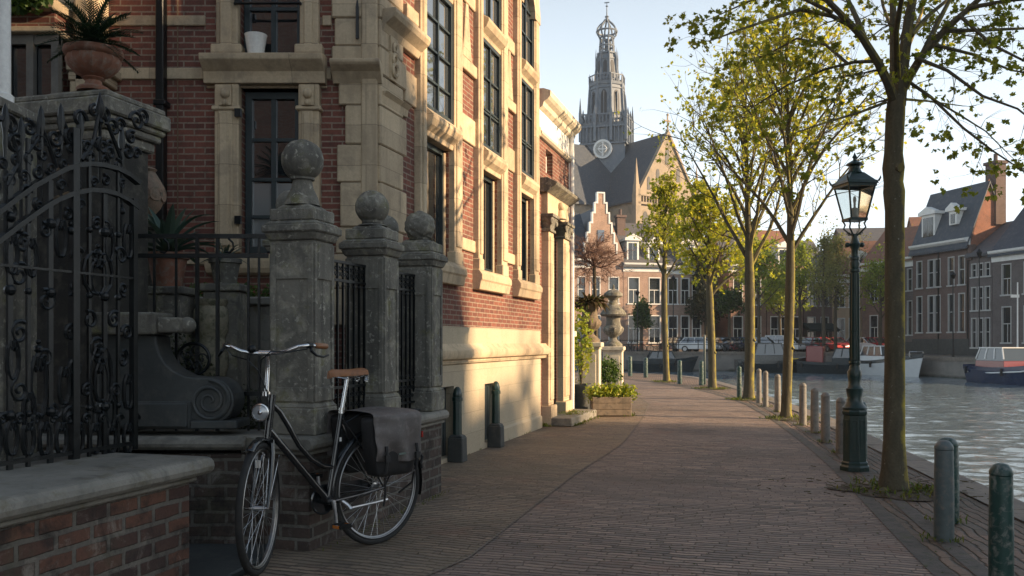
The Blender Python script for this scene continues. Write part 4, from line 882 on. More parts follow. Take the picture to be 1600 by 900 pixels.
m = MB(); z0 = u_[2]; m.lathe([(.06, -.36), (.10, -.3), (.13, -.2), (.12, -.05), (.105, 0), (.105, .02), (.125, .06), (.13, .16), (.125, .22), (.105, .25), (.12, .27), (.12, .30), (0, .3)], u_[0], u_[1], 28, None, z0); m.build('body', mat('urn_stone', (.30,.27,.19), (.2,.18,.13), (.1,.1,.06), 8, .85, .6, moss=(.10,.10,.04)), t, smooth=True)
def leafball(mb, c, rad, n, size, sq=(1, 1, 1), shell=.55, sd_=1):
    rng = np.random.default_rng(sd_)
    for k in range(n):
        d = rng.normal(size=3); d /= np.linalg.norm(d); r = rad*(shell + (1-shell)*rng.random())*(1+.18*math.sin(5*d[0]+3*d[1])*math.cos(4*d[2]+sd_))
        p = Vector((c[0]+d[0]*r*sq[0], c[1]+d[1]*r*sq[1], c[2]+d[2]*r*sq[2]))
        a = Vector(rng.normal(size=3)) + Vector(d)*.8; a.normalize(); b_ = a.orthogonal().normalized(); b_.rotate(Matrix.Rotation(rng.random()*6.28, 3, a)); e = a.cross(b_); s = size*(.6+.8*rng.random())
        mb.add([p - b_*s*.5, p + e*s*.32, p + b_*s*.6, p - e*s*.32], [(0, 1, 2, 3)])
ll = thing('ledge_wall', 'low pale stone ledge along the foot of the front facade, behind the garden plants', 'wall', (-2.2, 7.5, .62))
m = MB(); m.box(-3.0, -1.7, 7.3, 7.95, .62, 1.60); m.build('wall_body', MT['coping'], ll, bevel=.01); m = MB(); m.box(-3.0, -1.68, 7.26, 7.95, 1.602, 1.67); m.build('slab', MT['coping'], ll, bevel=.012)
for k, (x, lb) in enumerate(((-2.55, 'small clump of bright green box on the ledge, beside the agave'), (-2.25, 'small clump of bright green box on the ledge, below the window corner'), (-1.93, 'small clump of bright green box on the ledge, next to the tallest pier'))):
    t = thing('box_plant', lb, 'shrub', (x, 7.42, 1.67), group='box plants on the ledge'); m = MB(); leafball(m, (x, 7.42, 1.70), .17, 420, .035, (1.05, .6, .55), .3, k); m.build('foliage', MT['bush'], t)
    m = MB(); m.tube([(x, 7.42, 1.66), (x, 7.42, 1.75)], .01, 5); m.build('stem', MT['bark'], t)
def shrub(name, label, loc, rad, n, size, mt, sq=(1, 1, 1), stem=.3, cat='shrub', sd_=1, group=None, shell=.45):
    x, y, z = loc; t = thing(name, label, cat, loc, group=group); m = MB(); leafball(m, (x, y, z+stem+rad*sq[2]*.6), rad, n, size, sq, shell, sd_); m.build('foliage', MT[mt], t)
    m = MB(); random.seed(sd_)
    for k in range(4): m.tube([(x, y, z), (x+random.uniform(-.3,.3)*rad, y+random.uniform(-.3,.3)*rad, z+stem+rad*sq[2]*.6)], [.014, .005], 5)
    m.build('stems', MT['bark'], t); return t
shrub('garden_bush', 'dark wiry bush behind the railing below the agave', (-2.42, 6.45, .62), .26, 900, .03, 'darkbush', (1, .8, 1.2), .25, sd_=3)
shrub('garden_bush', 'dark bush at the foot of the tallest pier, beside the lidded urn', (-1.95, 6.3, .62), .24, 700, .03, 'darkbush', (1, .8, .9), .05, sd_=4)
shrub('garden_bush', 'low leafy plant in the garden behind the gate bars', (-3.1, 6.6, .62), .33, 900, .04, 'ivy', (1.2, .8, 1.1), .1, sd_=5)
t = thing('ivy', 'bright green ivy spilling over the sill at the top left of the facade', 'ivy', (-4.1, 7.35, 4.19)); m = MB()
leafball(m, (-4.05, 7.36, 4.12), .22, 800, .055, (1.3, .4, .6), .2, 8); leafball(m, (-3.95, 7.4, 4.35), .25, 700, .055, (1.2, .5, .9), .2, 9); leafball(m, (-4.0, 7.4, 4.7), .3, 500, .06, (1.2, .5, 1), .2, 10); m.build('foliage', MT['bush'], t)
m = MB(); m.tube([(-4.3, 7.5, 4.19), (-4.1, 7.4, 4.6), (-4.2, 7.35, 4.9)], .012, 5); m.tube([(-3.95, 7.5, 4.19), (-4.05, 7.4, 4.5)], .01, 5); m.build('stems', MT['bark'], t)
x0, y0 = -2.66, 4.62
t = thing('gate_pier', 'dark stone post at the left edge carrying a white pole', 'stone pier', (x0-.2, y0, 0)); m = MB(); m.box(x0-.4, x0+.03, y0, y0+.35, 0, 2.50); m.build('shaft', MT['darkstone'], t, bevel=.01); m = MB(); m.box(x0-.45, x0+.05, y0-.05, y0+.40, 2.502, 2.56); m.build('cap', MT['darkstone'], t, bevel=.01)
t = thing('white_pole', 'white painted pole standing on the dark stone post at the left edge', 'pole', (x0-.02, y0+.1, 2.562)); m = MB(); m.tube([(x0-.03, y0+.1, 2.563), (x0-.03, y0+.1, 4.6)], .045, 12); m.build('shaft', MT['white'], t, smooth=True); m = MB(); m.lathe([(.06, 2.563), (.06, 2.60), (.046, 2.61)], x0-.03, y0+.1, 12); m.build('collar', MT['white'], t)

# ------------------------------------------------------------------ the bicycle and its pannier
BK = Matrix(((-.633, .774, 0, -.867), (-.774, -.633, 0, 5.78), (0, 0, 1, 0), (0, 0, 0, 1)))
MT['bikepaint'] = mat('bicycle_paint', (.008, .010, .012), (.012, .014, .016), None, 9, .22, .05, spec=.6, coat=.5)
MT['rubber'] = mat('tyre_rubber', (.018, .018, .018), (.028, .027, .025), None, 25, .8, .4, .003)
MT['leather'] = mat('brown_leather', (.30, .125, .045), (.22, .09, .035), (.16, .07, .03), 9, .42, .2, .003, spec=.5)
MT['alu'] = mat('dull_aluminium', (.55, .56, .57), (.45, .46, .47), None, 12, .35, .05, metal=1.0)
MT['rimalu'] = mat('dull_rim', (.30,.30,.30), (.22,.22,.22), None, 12, .35, .05, metal=1.0)
MT['pannier'] = mat('grey_canvas', (.135, .12, .112), (.10, .09, .086), (.17, .155, .145), 6, .6, .35, .006, fine=160, spec=.35)
MT['panniers'] = mat('black_canvas', (.016, .016, .017), (.024, .024, .024), None, 6, .65, .3, .005)
bk = thing('bicycle', 'black step-through city bicycle with brown leather saddle and grips leaning near the garden wall', 'bicycle', (-.867, 5.78, 0)); bk.rotation_euler = (0, 0, math.atan2(-.774, -.633))
def lz(m, pts, r, n=10): m.tube([(p[0], p[2] if len(p) > 2 else 0, p[1]) for p in pts], r, n)
def wheel(M, c, r, name_spin):
    m = MB(M); m.ring((c[0], c[1], c[2]), (0, 1, 0), r-.019, .020, 64, 10); w = m.build('wheel', MT['rubber'], bk, smooth=True)
    m = MB(M)
    for dy in (-.011, .011): m.ring((c[0], c[1]+dy, c[2]), (0, 1, 0), r-.042, .005, 64, 6)
    m.ring(c, (0, 1, 0), r-.048, .009, 64, 6); m.build('rim', MT['rimalu'], w, smooth=True)
    m = MB(M); ns = 32
    for k in range(ns):
        sd = 1 if k % 2 else -1; a = 2*math.pi*k/ns; b_ = a + (.75 if (k//2) % 2 else -.75)
        m.tube([(c[0]+.022*math.cos(b_), c[1]+sd*.03, c[2]+.022*math.sin(b_)), (c[0]+(r-.048)*math.cos(a), c[1]+sd*.003, c[2]+(r-.048)*math.sin(a))], .0013, 4, caps=False)
    m.build('spokes', MT['alu'], w)
    m = MB(M); m.tube([(c[0], c[1]-.055, c[2]), (c[0], c[1]+.055, c[2])], .008, 8)
    m.tube([(c[0], c[1]-.035, c[2]), (c[0], c[1]-.03, c[2]), (c[0], c[1]-.028, c[2]), (c[0], c[1]+.028, c[2]), (c[0], c[1]+.03, c[2]), (c[0], c[1]+.035, c[2])], [.024, .024, .014, .014, .024, .024], 12); m.build('hub', MT['alu'], w, smooth=True); return w
WR = .370
wheel(BK, (0, 0, WR), WR, 1)
ST = BK @ Matrix.Translation((.868, 0, 0)) @ Matrix.Rotation(R(38), 4, 'Z')      # steering frame
wf = wheel(ST, (.085, 0, WR), WR, 1)
m = MB(ST); m.box(.066+.03, .066+.045, -.012, .012, .60, .64); m.build('reflector', MT['white'], wf)
f = MB(BK)
lz(f, [(.808, 1.0), (.842, .75)], .022, 12)                             # head tube
lz(f, [(.835, .80), (.62, .57), (.405, .335)], .021, 12)               # down tube
lz(f, [(.812, .945), (.76, .90), (.70, .815), (.62, .69), (.53, .60), (.44, .548), (.345, .53)], .016, 10)
lz(f, [(.405, .325), (.296, .885)], .017, 12)
f.tube([(.405, -.04, .335), (.405, .04, .335)], .026, 12)
for y in (-.06, .06): lz(f, [(.405, .33, y*.5), (.2, .35, y), (0, WR, y)], .010, 8); lz(f, [(0, WR, y), (.15, .6, y), (.305, .83, y*.3)], .008, 8)
f.build('frame', MT['bikepaint'], bk, smooth=True)
m = MB(BK); m.box(.313, .328, .0168, .0185, .69, .715); m.build('frame_sticker', MT['white'], bk)
f = MB(ST)
for y in (-.048, .048): f.tube([(-.030, y*.8, .74), (-.012, y, .66), (.02, y, .52), (.085, y, WR)], [.014, .014, .012, .009], 8)
f.box(-.045, -.012, -.05, .05, .725, .755); f.build('fork', MT['bikepaint'], bk, smooth=True)
def fender(M, c, r, a0, a1, w_, name):
    m = MB(M); n = 26; vs = []
    for i in range(n):
        a = a0 + (a1-a0)*i/(n-1)
        for (dy, dr) in ((-w_, -.012), (-w_*.6, .0), (0, .005), (w_*.6, 0), (w_, -.012)): vs.append((c[0]+(r+dr)*math.cos(a), dy, c[2]+(r+dr)*math.sin(a)))
    m.add(vs, [(i*5+j, i*5+j+1, (i+1)*5+j+1, (i+1)*5+j) for i in range(n-1) for j in range(4)])
    o = m.build(name, MT['bikepaint'], bk, smooth=True); s = o.modifiers.new('thick', 'SOLIDIFY'); s.thickness = .002; return o
fender(BK, (0, 0, WR), WR+.018, R(-8), R(195), .030, 'rear_mudguard')
fender(ST, (.085, 0, WR), WR+.018, R(62), R(125), .028, 'front_mudguard')
m = MB(ST)
for y in (-.05, .05): m.tube([(.085, y, WR), (-.14, y, .64)], .0025, 5)
m.build('mudguard_stay', MT['alu'], bk)
m = MB(BK); lz(m, [(.298, .87), (.252, 1.085)], .0135, 12); m.tube([(.298, 0, .86), (.296, 0, .895)], .021, 12); m.build('seatpost', MT['chrome'], bk, smooth=True)
# saddle
m = MB(BK); vs = []; fs = []; rows = 13
for i in range(rows):
    u = i/(rows-1); x = .40 - .285*u
    w_ = .020 + .062*max(0, (u-.25)/.75)**1.15 if u < .9 else .076 - .03*((u-.9)/.1)
    if u < .05: w_ = .014
    zt = 1.128 + .014*u**2 + .008*(1-u)**2 - (.012 if u < .05 else 0) - (.014 if u > .95 else 0); th = .046 - .006*u
    for j in range(9):
        a = math.pi*j/8; vs.append((x, -w_*math.cos(a)*1.0, zt - th + th*math.sin(a)**.6))
for i in range(rows-1):
    for j in range(8): fs.append((i*9+j, i*9+j+1, (i+1)*9+j+1, (i+1)*9+j))
    fs.append((i*9, (i+1)*9, (i+1)*9+8, i*9+8))
fs += [tuple(range(9)), tuple(range((rows-1)*9, rows*9))[::-1]]; m.add(vs, fs)
sa = m.build('saddle', MT['leather'], bk, smooth=True)
m = MB(BK)
for y in (-.025, .025): m.tube([(.375, y*.4, 1.09), (.30, y, 1.078), (.20, y, 1.08), (.14, y*1.6, 1.095)], .0035, 6)
for y in (-.045, .045): m.tube([(.135, y + .014*math.cos(k*1.0), 1.06+.0022*k) if False else (.135+.014*math.sin(k*1.05), y+.014*math.cos(k*1.05), 1.055+.0019*k) for k in range(24)], .003, 5)
m.build('springs', MT['chrome'], sa)
# handlebar, in the steering frame (its x points forward, y to the rider's left)
m = MB(ST); m.tube([(-.058, 0, 1.0), (-.072, 0, 1.10), (-.085, 0, 1.16), (-.06, 0, 1.225), (-.035, 0, 1.235)], [.013, .013, .013, .014, .018], 10); m.tube([(-.058, 0, .99), (-.06, 0, 1.015)], .024, 12); m.tube([(-.035, -.035, 1.238), (-.035, .035, 1.238)], .018, 10); m.build('stem', MT['chrome'], bk, smooth=True)
def bar(sg): return [(-.035, 0, 1.238), (-.03, sg*.07, 1.238), (-.01, sg*.13, 1.25), (-.015, sg*.19, 1.275), (-.06, sg*.235, 1.283), (-.15, sg*.27, 1.28), (-.19, sg*.28, 1.278)]
m = MB(ST); m.tube(bar(-1)[::-1] + bar(1)[1:], .0115, 10); hb = m.build('handlebar', MT['chrome'], bk, smooth=True)
for sg in (-1, 1):
    m = MB(ST); m.tube([(-.13, sg*.262, 1.281), (-.14, sg*.267, 1.281), (-.25, sg*.30, 1.276), (-.258, sg*.302, 1.276)], [.014, .0175, .0175, .013], 12); m.build('grip', MT['leather'], hb, smooth=True)
    m = MB(ST); m.tube([(-.085, sg*.25, 1.275), (-.06, sg*.26, 1.25), (-.08, sg*.285, 1.225), (-.14, sg*.31, 1.215), (-.20, sg*.325, 1.225)], [.010, .010, .008, .007, .006], 8); m.tube([(-.07, sg*.235, 1.282), (-.10, sg*.25, 1.281)], .018, 10); m.build('brake_lever', MT['iron'], hb, smooth=True)
m = MB(ST); m.tube([(-.06, -.235, 1.262), (0, -.18, 1.225), (.03, -.08, 1.20), (.035, -.02, 1.14), (.0, .02, 1.02), (-.02, .03, .80)], .004, 6); m.tube([(-.06, .235, 1.262), (.03, .15, 1.245), (.06, .06, 1.25), (.045, 0, 1.20), (.0, -.02, 1.05), (-.03, -.025, .9)], .004, 6); m.build('brake_cable', MT['iron'], bk)
m = MB(ST); m.sphere(-.02, -.075, 1.262, .026, 14, 8); m.build('bell', MT['iron'], hb, smooth=True)
L_ = ST @ Matrix.Translation((.055, 0, .905)) @ Matrix.Rotation(R(90), 4, 'Y')
m = MB(L_); m.lathe([(0, -.07), (.02, -.068), (.038, -.045), (.048, -.01), (.050, .0), (.050, .012), (.044, .014), (.043, .004)], 0, 0, 24); hl = m.build('headlight', MT['chrome'], bk, smooth=True)
m = MB(L_); m.lathe([(0, .017), (.025, .014), (.043, .006)], 0, 0, 24); m.build('lens', glass_mat('headlight_lens', (.30,.32,.33), .08), hl, smooth=True)
m = MB(L_); m.lathe([(0, .022), (.012, .019), (.014, .0165)], 0, 0, 14); m.build('bulb', MT['chrome'], hl, smooth=True)
m = MB(ST); m.tube([(-.045, 0, .93), (0, 0, .93), (.0, 0, .905)], .007, 6); m.build('light_bracket', MT['iron'], bk)
# crank, pedals, chain case, kickstand
m = MB(BK); m.ring((.405, -.045, .335), (0, 1, 0), .086, .007, 40, 6); m.tube([(.405, -.047, .335), (.405, -.043, .335)], .085, 28)
m.extrude([(.405, .425), (.405, .248), (.0, WR-.05), (-.05, WR), (0, WR+.05)], -.062, -.052, 'y'); m.build('chain_case', MT['bikepaint'], bk)
m = MB(BK); m.tube([(.405, .052, .335), (.40, .062, .28), (.392, .066, .195)], [.014, .010, .011], 8); m.tube([(.405, -.07, .335), (.41, -.075, .39), (.418, -.08, .475)], [.014, .010, .011], 8); m.tube([(.405, -.075, .335), (.405, .058, .335)], .011, 8); m.build('crank', MT['alu'], bk, smooth=True)
for y, x, z in ((.115, .392, .193), (-.125, .418, .475)):
    m = MB(BK); m.box(x-.045, x+.045, y-.035, y+.035, z-.006, z+.006)
    for k in (-1, 1): m.box(x-.045, x+.045, y+k*.035-.006, y+k*.035+.006, z-.014, z+.014)
    p_ = m.build('pedal', MT['iron'], bk, bevel=.003)
    m = MB(BK)
    for k in (-1, 1): m.box(x+k*.047-.004, x+k*.047+.004, y-.025, y+.025, z-.009, z+.009)
    m.build('reflector', mat('amber_reflector', (.5,.16,.02), (.4,.12,.02), rough=.2), p_)
m = MB(BK); m.tube([(.335, .03, .335), (.30, .055, .30), (.285, .075, .275)], .014, 8); m.tube([(.30, .07, .28), (.12, .095, .292), (.03, .10, .298)], [.011, .009, .008], 8); m.tube([(.03, .10, .298), (.012, .10, .300)], .012, 8); m.build('kickstand', MT['alu'], bk, smooth=True)
m = MB(BK)
for y in (-.055, .055): lz(m, [(.29, .80, y*.4), (.20, .85, y), (-.33, .85, y)], .006, 6); lz(m, [(0, WR, y*1.2), (-.10, .85, y)], .005, 6); lz(m, [(0, WR, y*1.2), (-.30, .85, y)], .005, 6)
for x in (.15, .0, -.15, -.33): m.tube([(x, -.055, .85), (x, .055, .85)], .005, 6)
m.build('luggage_rack', MT['iron'], bk)
m = MB(BK); m.box(-.385, -.37, -.03, .03, .66, .70); m.tube([(-.365, 0, .68), (-.385, 0, .68)], .014, 8); m.build('tail_light', mat('red_lens', (.35,.02,.015), (.3,.02,.015), rough=.2), bk)
# pannier: soft body with flap, straps
BP = BK @ Matrix.Translation((.168, 0, 0)); pb = thing('pannier_bag', 'large grey canvas double pannier bag hanging from the bicycle rack, flap buckled over black pockets', 'pannier bag', (-.75, 5.95, .44)); 
def soft(M, x0, x1, y0, y1, z0, z1, nx=10, nz=10, bulge=.03, taper=.06, sd_=1):
    m = MB(M); rng = np.random.default_rng(sd_); vs = []; fs = []
    ring_n = 2*(nx+4)
    for i in range(nz+1):
        w = i/nz; z = z0+(z1-z0)*w; sh = taper*(1-w)**2; bl = bulge*math.sin(math.pi*min(1, w*1.05))
        if w < .12: bl -= .02*(1-w/.12)
        xa, xb = x0+sh, x1-sh; P = []
        for k in range(nx+1):
            u = k/nx; P.append((xa+(xb-xa)*u, y1 + bl*math.sin(math.pi*u)**.6 + .004*math.sin(9*u+5*w) + rng.normal()*.0025))
        for k in range(1, 4): P.append((xb, y1+(y0-y1)*k/4))
        for k in range(nx+1): u = 1-k/nx; P.append((xa+(xb-xa)*u, y0))
        for k in range(1, 4): P.append((xa, y0+(y1-y0)*k/4))
        c = len(P); vs += [(p[0], p[1], z) for p in P]
    for i in range(nz):
        for k in range(c): fs.append((i*c+k, i*c+(k+1) % c, (i+1)*c+(k+1) % c, (i+1)*c+k))
    fs += [tuple(range(c))[::-1], tuple(range(nz*c, (nz+1)*c))]; m.add(vs, [f[::-1] for f in fs]); return m
for sg, nm in ((1, 'pocket'), (-1, 'pocket')):
    MM = BP if sg > 0 else BP @ Matrix.Diagonal((1, -1, 1, 1))
    m = soft(MM, -.345, .06, .085, .20, .455, .85)
    if sg < 0: m.f = [f[::-1] for f in m.f]
    o = m.build(nm, MT['panniers'], pb, smooth=True); s = o.modifiers.new('sub', 'SUBSURF'); s.levels = 1; s.render_levels = 1
def flap(MM, flip):
    m = MB(MM); nx, nz = 14, 16; vs = []
    for i in range(nz+1):
        w = i/nz
        for k in range(nx+1):
            u = k/nx; x = -.335+.40*u; dz = 0
            if w < .35: y = .0+.225*(w/.35); z = .872 - .012*(w/.35)**3 + .006*math.sin(7*u)
            else:
                f = (w-.35)/.65; y = .228+.028*math.sin(math.pi*u)**.7*math.sin(math.pi*min(1, f*.8+.2)) + .007*math.sin(11*u+4*f) + .013*math.sin(5*u-6*f+1)*f + .006*math.sin(17*u*f+2); z = .86 - .285*f - .03*math.sin(math.pi*u)*f - .012*math.sin(6*u+1)*f
                x = x*(1-.05*f) - .006*f
            vs.append((x, y, z))
    m.add(vs, [(i*(nx+1)+k, i*(nx+1)+k+1, (i+1)*(nx+1)+k+1, (i+1)*(nx+1)+k) for i in range(nz) for k in range(nx)])
    if flip: m.f = [f_[::-1] for f_ in m.f]
    o = m.build('flap', MT['pannier'], pb, smooth=True); s = o.modifiers.new('thick', 'SOLIDIFY'); s.thickness = .004; s2 = o.modifiers.new('sub', 'SUBSURF'); s2.levels = 1; s2.render_levels = 1
flap(BP, False); flap(BP @ Matrix.Diagonal((1, -1, 1, 1)), True)
for x in (-.02, -.28):
    m = MB(BP); m.tube([(x, .243, .66), (x, .252, .60), (x, .245, .55), (x, .235, .49)], .011, 6); m.box(x-.018, x+.018, .243, .262, .565, .605); m.build('strap', MT['panniers'], pb)
m = MB(BP); m.tube([(-.34, .2, .60), (-.365, .21, .56), (-.35, .21, .52), (-.37, .2, .49)], .010, 6); m.tube([(-.05, .20, .46), (-.06, .19, .36), (-.055, .18, .28)], .007, 5); m.tube([(-.30, .20, .47), (-.31, .17, .40), (-.26, .1, .33)], .007, 5); m.build('loose_strap', MT['panniers'], pb)
m = MB(BP); m.box(-.17, -.11, .258, .262, .600, .611); m.build('label_patch', mat('grey_green_label', (.12,.16,.14), (.1,.14,.12)), pb)

# ------------------------------------------------------------------ lamp, bollards, urns and planters
lx, ly = 3.48, 9.1
lamp = thing('street_lamp', 'dark green cast-iron street lamp with a four-sided glass lantern on the quay', 'street lamp', (lx, ly, 0))
m = MB(); m.lathe([(.150, 0), (.150, .045), (.135, .06), (.135, .085), (.122, .10)], 0, 0, 8)
m.lathe([(.120, .10), (.112, .56), (.125, .575), (.128, .60), (.118, .62)], 0, 0, 8)
for k in range(8):                                                   # raised panel frames of the pedestal
    a = 2*math.pi*(k+.5)/8; M_ = Matrix.Rotation(a, 4, 'Z')
    m.box(.106, .1105, -.030, -.022, .15, .52, M_); m.box(.106, .1105, .022, .030, .15, .52, M_); m.box(.106, .1105, -.022, .022, .15, .165, M_); m.box(.106, .1105, -.022, .022, .505, .52, M_)
m.build('pedestal', MT['green'], lamp, local=True, bevel=.003)
m = MB(); m.lathe([(.118, .62), (.12, .64), (.085, .68), (.070, .74), (.082, .80), (.086, .83), (.066, .85), (.058, .90), (.068, .95), (.072, 1.0), (.055, 1.03), (.052, 1.06)], 0, 0, 20)
n_ = 20; prof = [(.046, 1.06), (.040, 2.02), (.040, 2.04)]; m.lathe(prof, 0, 0, 20)
for z, r in ((1.10, .056), (1.42, .046), (2.03, .056), (2.15, .05)): m.lathe([(.036, z-.025), (r, z-.012), (r, z+.012), (.036, z+.025)], 0, 0, 16)
m.lathe([(.04, 2.04), (.055, 2.10), (.038, 2.14), (.034, 2.24), (.05, 2.27), (.056, 2.30), (.04, 2.33), (.03, 2.36), (.03, 2.40)], 0, 0, 16)
for k in range(8):
    a = 2*math.pi*k/8; m.tube([(.05*math.cos(a), .05*math.sin(a), 1.07), (.043*math.cos(a), .043*math.sin(a), 2.0)], .006, 4)
m.build('column', MT['green'], lamp, local=True, smooth=True)
m = MB(); m.tube([(-.075, 0, 2.29), (.075, 0, 2.29)], .016, 8); m.sphere(-.075, 0, 2.29, .026, 10, 8); m.sphere(.075, 0, 2.29, .026, 10, 8); m.build('ladder_bar', MT['green'], lamp, local=True, smooth=True)
m = MB()
for k in range(4):
    a = math.pi/4 + k*math.pi/2; c, s = math.cos(a), math.sin(a)
    m.tube([(.02*c, .02*s, 2.38), (.07*c, .07*s, 2.42), (.115*c, .115*s, 2.46), (.10*c, .10*s, 2.50), (.125*c, .125*s, 2.545)], .009, 6)
    m.tube(spiral((.06, 2.40), .022, 1.2, 0, 1, 12), .005, 5, Matrix.Rotation(a, 4, 'Z'))
m.build('bracket', MT['green'], lamp, local=True, smooth=True)
LZ0, LZ1, LA, LB = 2.545, 2.885, .080, .142
rotL = Matrix.Rotation(R(9), 4, 'Z')
m = MB(rotL)
for sx in (-1, 1):
    for sy in (-1, 1): m.tube([(sx*LA, sy*LA, LZ0), (sx*LB, sy*LB, LZ1)], .010, 5)
for z, h_ in ((LZ0, LA), (LZ1, LB)):
    for s in (-1, 1): m.box(-h_-.012, h_+.012, s*h_-.012, s*h_+.012, z-.014, z+.014); m.box(s*h_-.012, s*h_+.012, -h_+.013, h_-.013, z-.013, z+.013)
m.box(-LA, LA, -LA, LA, LZ0-.012, LZ0-.002); ln = m.build('lantern_frame', MT['green'], lamp, local=True)
def clear_glass(name):
    mm, nt, bs, L = nodes(name); nt.nodes.remove(bs); t = N(nt, 'ShaderNodeBsdfTransparent'); t.inputs[0].default_value = (.90, .93, .92, 1); g_ = N(nt, 'ShaderNodeBsdfGlossy'); g_.inputs['Roughness'].default_value = .05; d_ = N(nt, 'ShaderNodeBsdfTranslucent'); d_.inputs[0].default_value = (.75, .75, .7, 1)
    f_ = N(nt, 'ShaderNodeFresnel'); f_.inputs[0].default_value = 1.5; mx = N(nt, 'ShaderNodeMixShader'); L.new(f_.outputs[0], mx.inputs[0]); L.new(t.outputs[0], mx.inputs[1]); L.new(g_.outputs[0], mx.inputs[2])
    m2 = N(nt, 'ShaderNodeMixShader'); m2.inputs[0].default_value = .05; L.new(mx.outputs[0], m2.inputs[1]); L.new(d_.outputs[0], m2.inputs[2]); L.new(m2.outputs[0], nt.nodes['Material Output'].inputs[0]); return mm
MT['clear'] = clear_glass('lantern_glass')
for k in range(4):
    m = MB(rotL @ Matrix.Rotation(k*math.pi/2, 4, 'Z')); m.add([(-LA+.006, -LA, LZ0+.01), (LA-.006, -LA, LZ0+.01), (LB-.008, -LB, LZ1-.01), (-LB+.008, -LB, LZ1-.01)], [(0, 1, 2, 3)]); m.build('glass_pane', MT['clear'], ln, local=True)
m = MB(rotL); m.taper(0, 0, LZ1+.012, LZ1+.045, LB+.026, LB+.014); m.taper(0, 0, LZ1+.045, LZ1+.135, LB+.006, .066)
for sx in (-1, 1):
    for sy in (-1, 1): m.tube([(sx*(LB+.02), sy*(LB+.02), LZ1+.03), (sx*(LB+.036), sy*(LB+.036), LZ1+.065), (sx*(LB+.033), sy*(LB+.033), LZ1+.085)], [.012, .01, .003], 5)
m.lathe([(.085, 3.015), (.07, 3.03), (.055, 3.06), (.05, 3.09), (.085, 3.10), (.08, 3.115), (.045, 3.135), (.018, 3.15), (.014, 3.165), (.026, 3.18), (.014, 3.20), (0, 3.235)], 0, 0, 16); m.build('lantern_roof', MT['green'], lamp, local=True, bevel=.003)
m = MB(); m.lathe([(.035, 2.55), (.035, 2.66), (.012, 2.67), (.012, 2.72), (.018, 2.74), (.012, 2.78), (0, 2.785)], 0, 0, 12); m.build('lamp_holder', mat('porcelain', (.6, .58, .52), (.5, .48, .44)), lamp, local=True, smooth=True)

MT['bollard'] = mat('zinc_bollard', (.24, .22, .19), (.17, .16, .145), (.12, .125, .115), 6, .6, .25, .004, stain=(.13, .11, .09), spec=.35)
MT['bollardg'] = mat('worn_green_bollard', (.012, .055, .045), (.01, .04, .036), (.16, .17, .15), 8, .42, .25, .004, spec=.5)
MT['bollardm'] = mat('faded_bollard', (.10, .125, .125), (.07, .095, .095), (.16, .15, .13), 6, .5, .25, .004, spec=.45)
def bollard(x, y, r, h, mt, label, rings=True, grp='bollards along the quay'):
    t = thing('bollard', label, 'bollard', (x, y, 0), random.random()*6, grp); m = MB()
    m.lathe([(r*1.04, .004), (r*1.03, .3), (r*.96, h-.07), (r*.95, h-.065)], 0, 0, 20); m.build('post', MT[mt], t, local=True, smooth=True)
    m = MB(); m.lathe([(r*.90, h-.066), (r*.99, h-.060), (r*.99, h-.045), (r*.90, h-.032), (r*.62, h-.010), (r*.3, h-.001), (0, h)], 0, 0, 20); m.build('cap', MT[mt], t, local=True, smooth=True); return t
random.seed(4)
for a in [(2.555, 4.68, .058, .67, 'bollardg', 'large dark green bollard with scraped paint, nearest to the camera'),
          (2.83, 5.87, .060, .66, 'bollardm', 'faded grey-green bollard in front of a thicker one, right of the nearest tree'),
          (3.14, 6.46, .074, .615, 'bollardg', 'thick green bollard hidden behind the faded grey-green one'),
          (3.84, 10.46, .056, .66, 'bollard', 'grey bollard directly left of the street lamp'),
          (4.055, 11.59, .056, .655, 'bollard', 'second grey bollard counted leftwards from the street lamp'),
          (4.33, 12.82, .056, .65, 'bollard', 'third grey bollard counted leftwards from the street lamp'),
          (4.545, 14.0, .056, .67, 'bollard', 'grey bollard just right of the second tree of the row'),
          (4.95, 16.7, .056, .71, 'bollard', 'grey bollard just left of the second tree of the row'),
          (5.10, 18.02, .053, .73, 'bollard', 'grey bollard between the second and third tree, the middle of three'),
          (5.28, 19.16, .053, .74, 'bollard', 'grey bollard close beside the third tree of the row'),
          (3.905, 10.0, .055, .64, 'bollardg', 'green bollard half hidden behind the foot of the street lamp'),
          (5.30, 20.9, .055, .75, 'bollardg', 'dark green bollard half hidden by the third tree trunk'),
          (5.74, 27.16, .07, .75, 'bollardg', 'dark green bollard left of the fourth tree of the row'),
          (5.95, 26.6, .07, .75, 'bollardg', 'dark green bollard behind the fourth tree trunk'),
          (5.24, 28.0, .07, .75, 'bollardg', 'dark green bollard right of the fifth, farthest tree'),
          (4.94, 33.1, .08, .74, 'bollardg', 'dark green bollard left of the fifth, farthest tree'),
          (4.52, 34.3, .08, .78, 'bollardg', 'dark green bollard at the far end of the quay, the leftmost of all')]:
    bollard(*a)
t = thing('iron_post', 'thin tall dark iron post beside the fourth tree at the water edge', 'post', (5.95, 27.7, 0)); m = MB(); m.lathe([(.05, 0), (.04, .3), (.035, 1.5), (.02, 1.54), (0, 1.55)], 0, 0, 10); m.build('shaft', MT['green'], t, local=True, smooth=True)

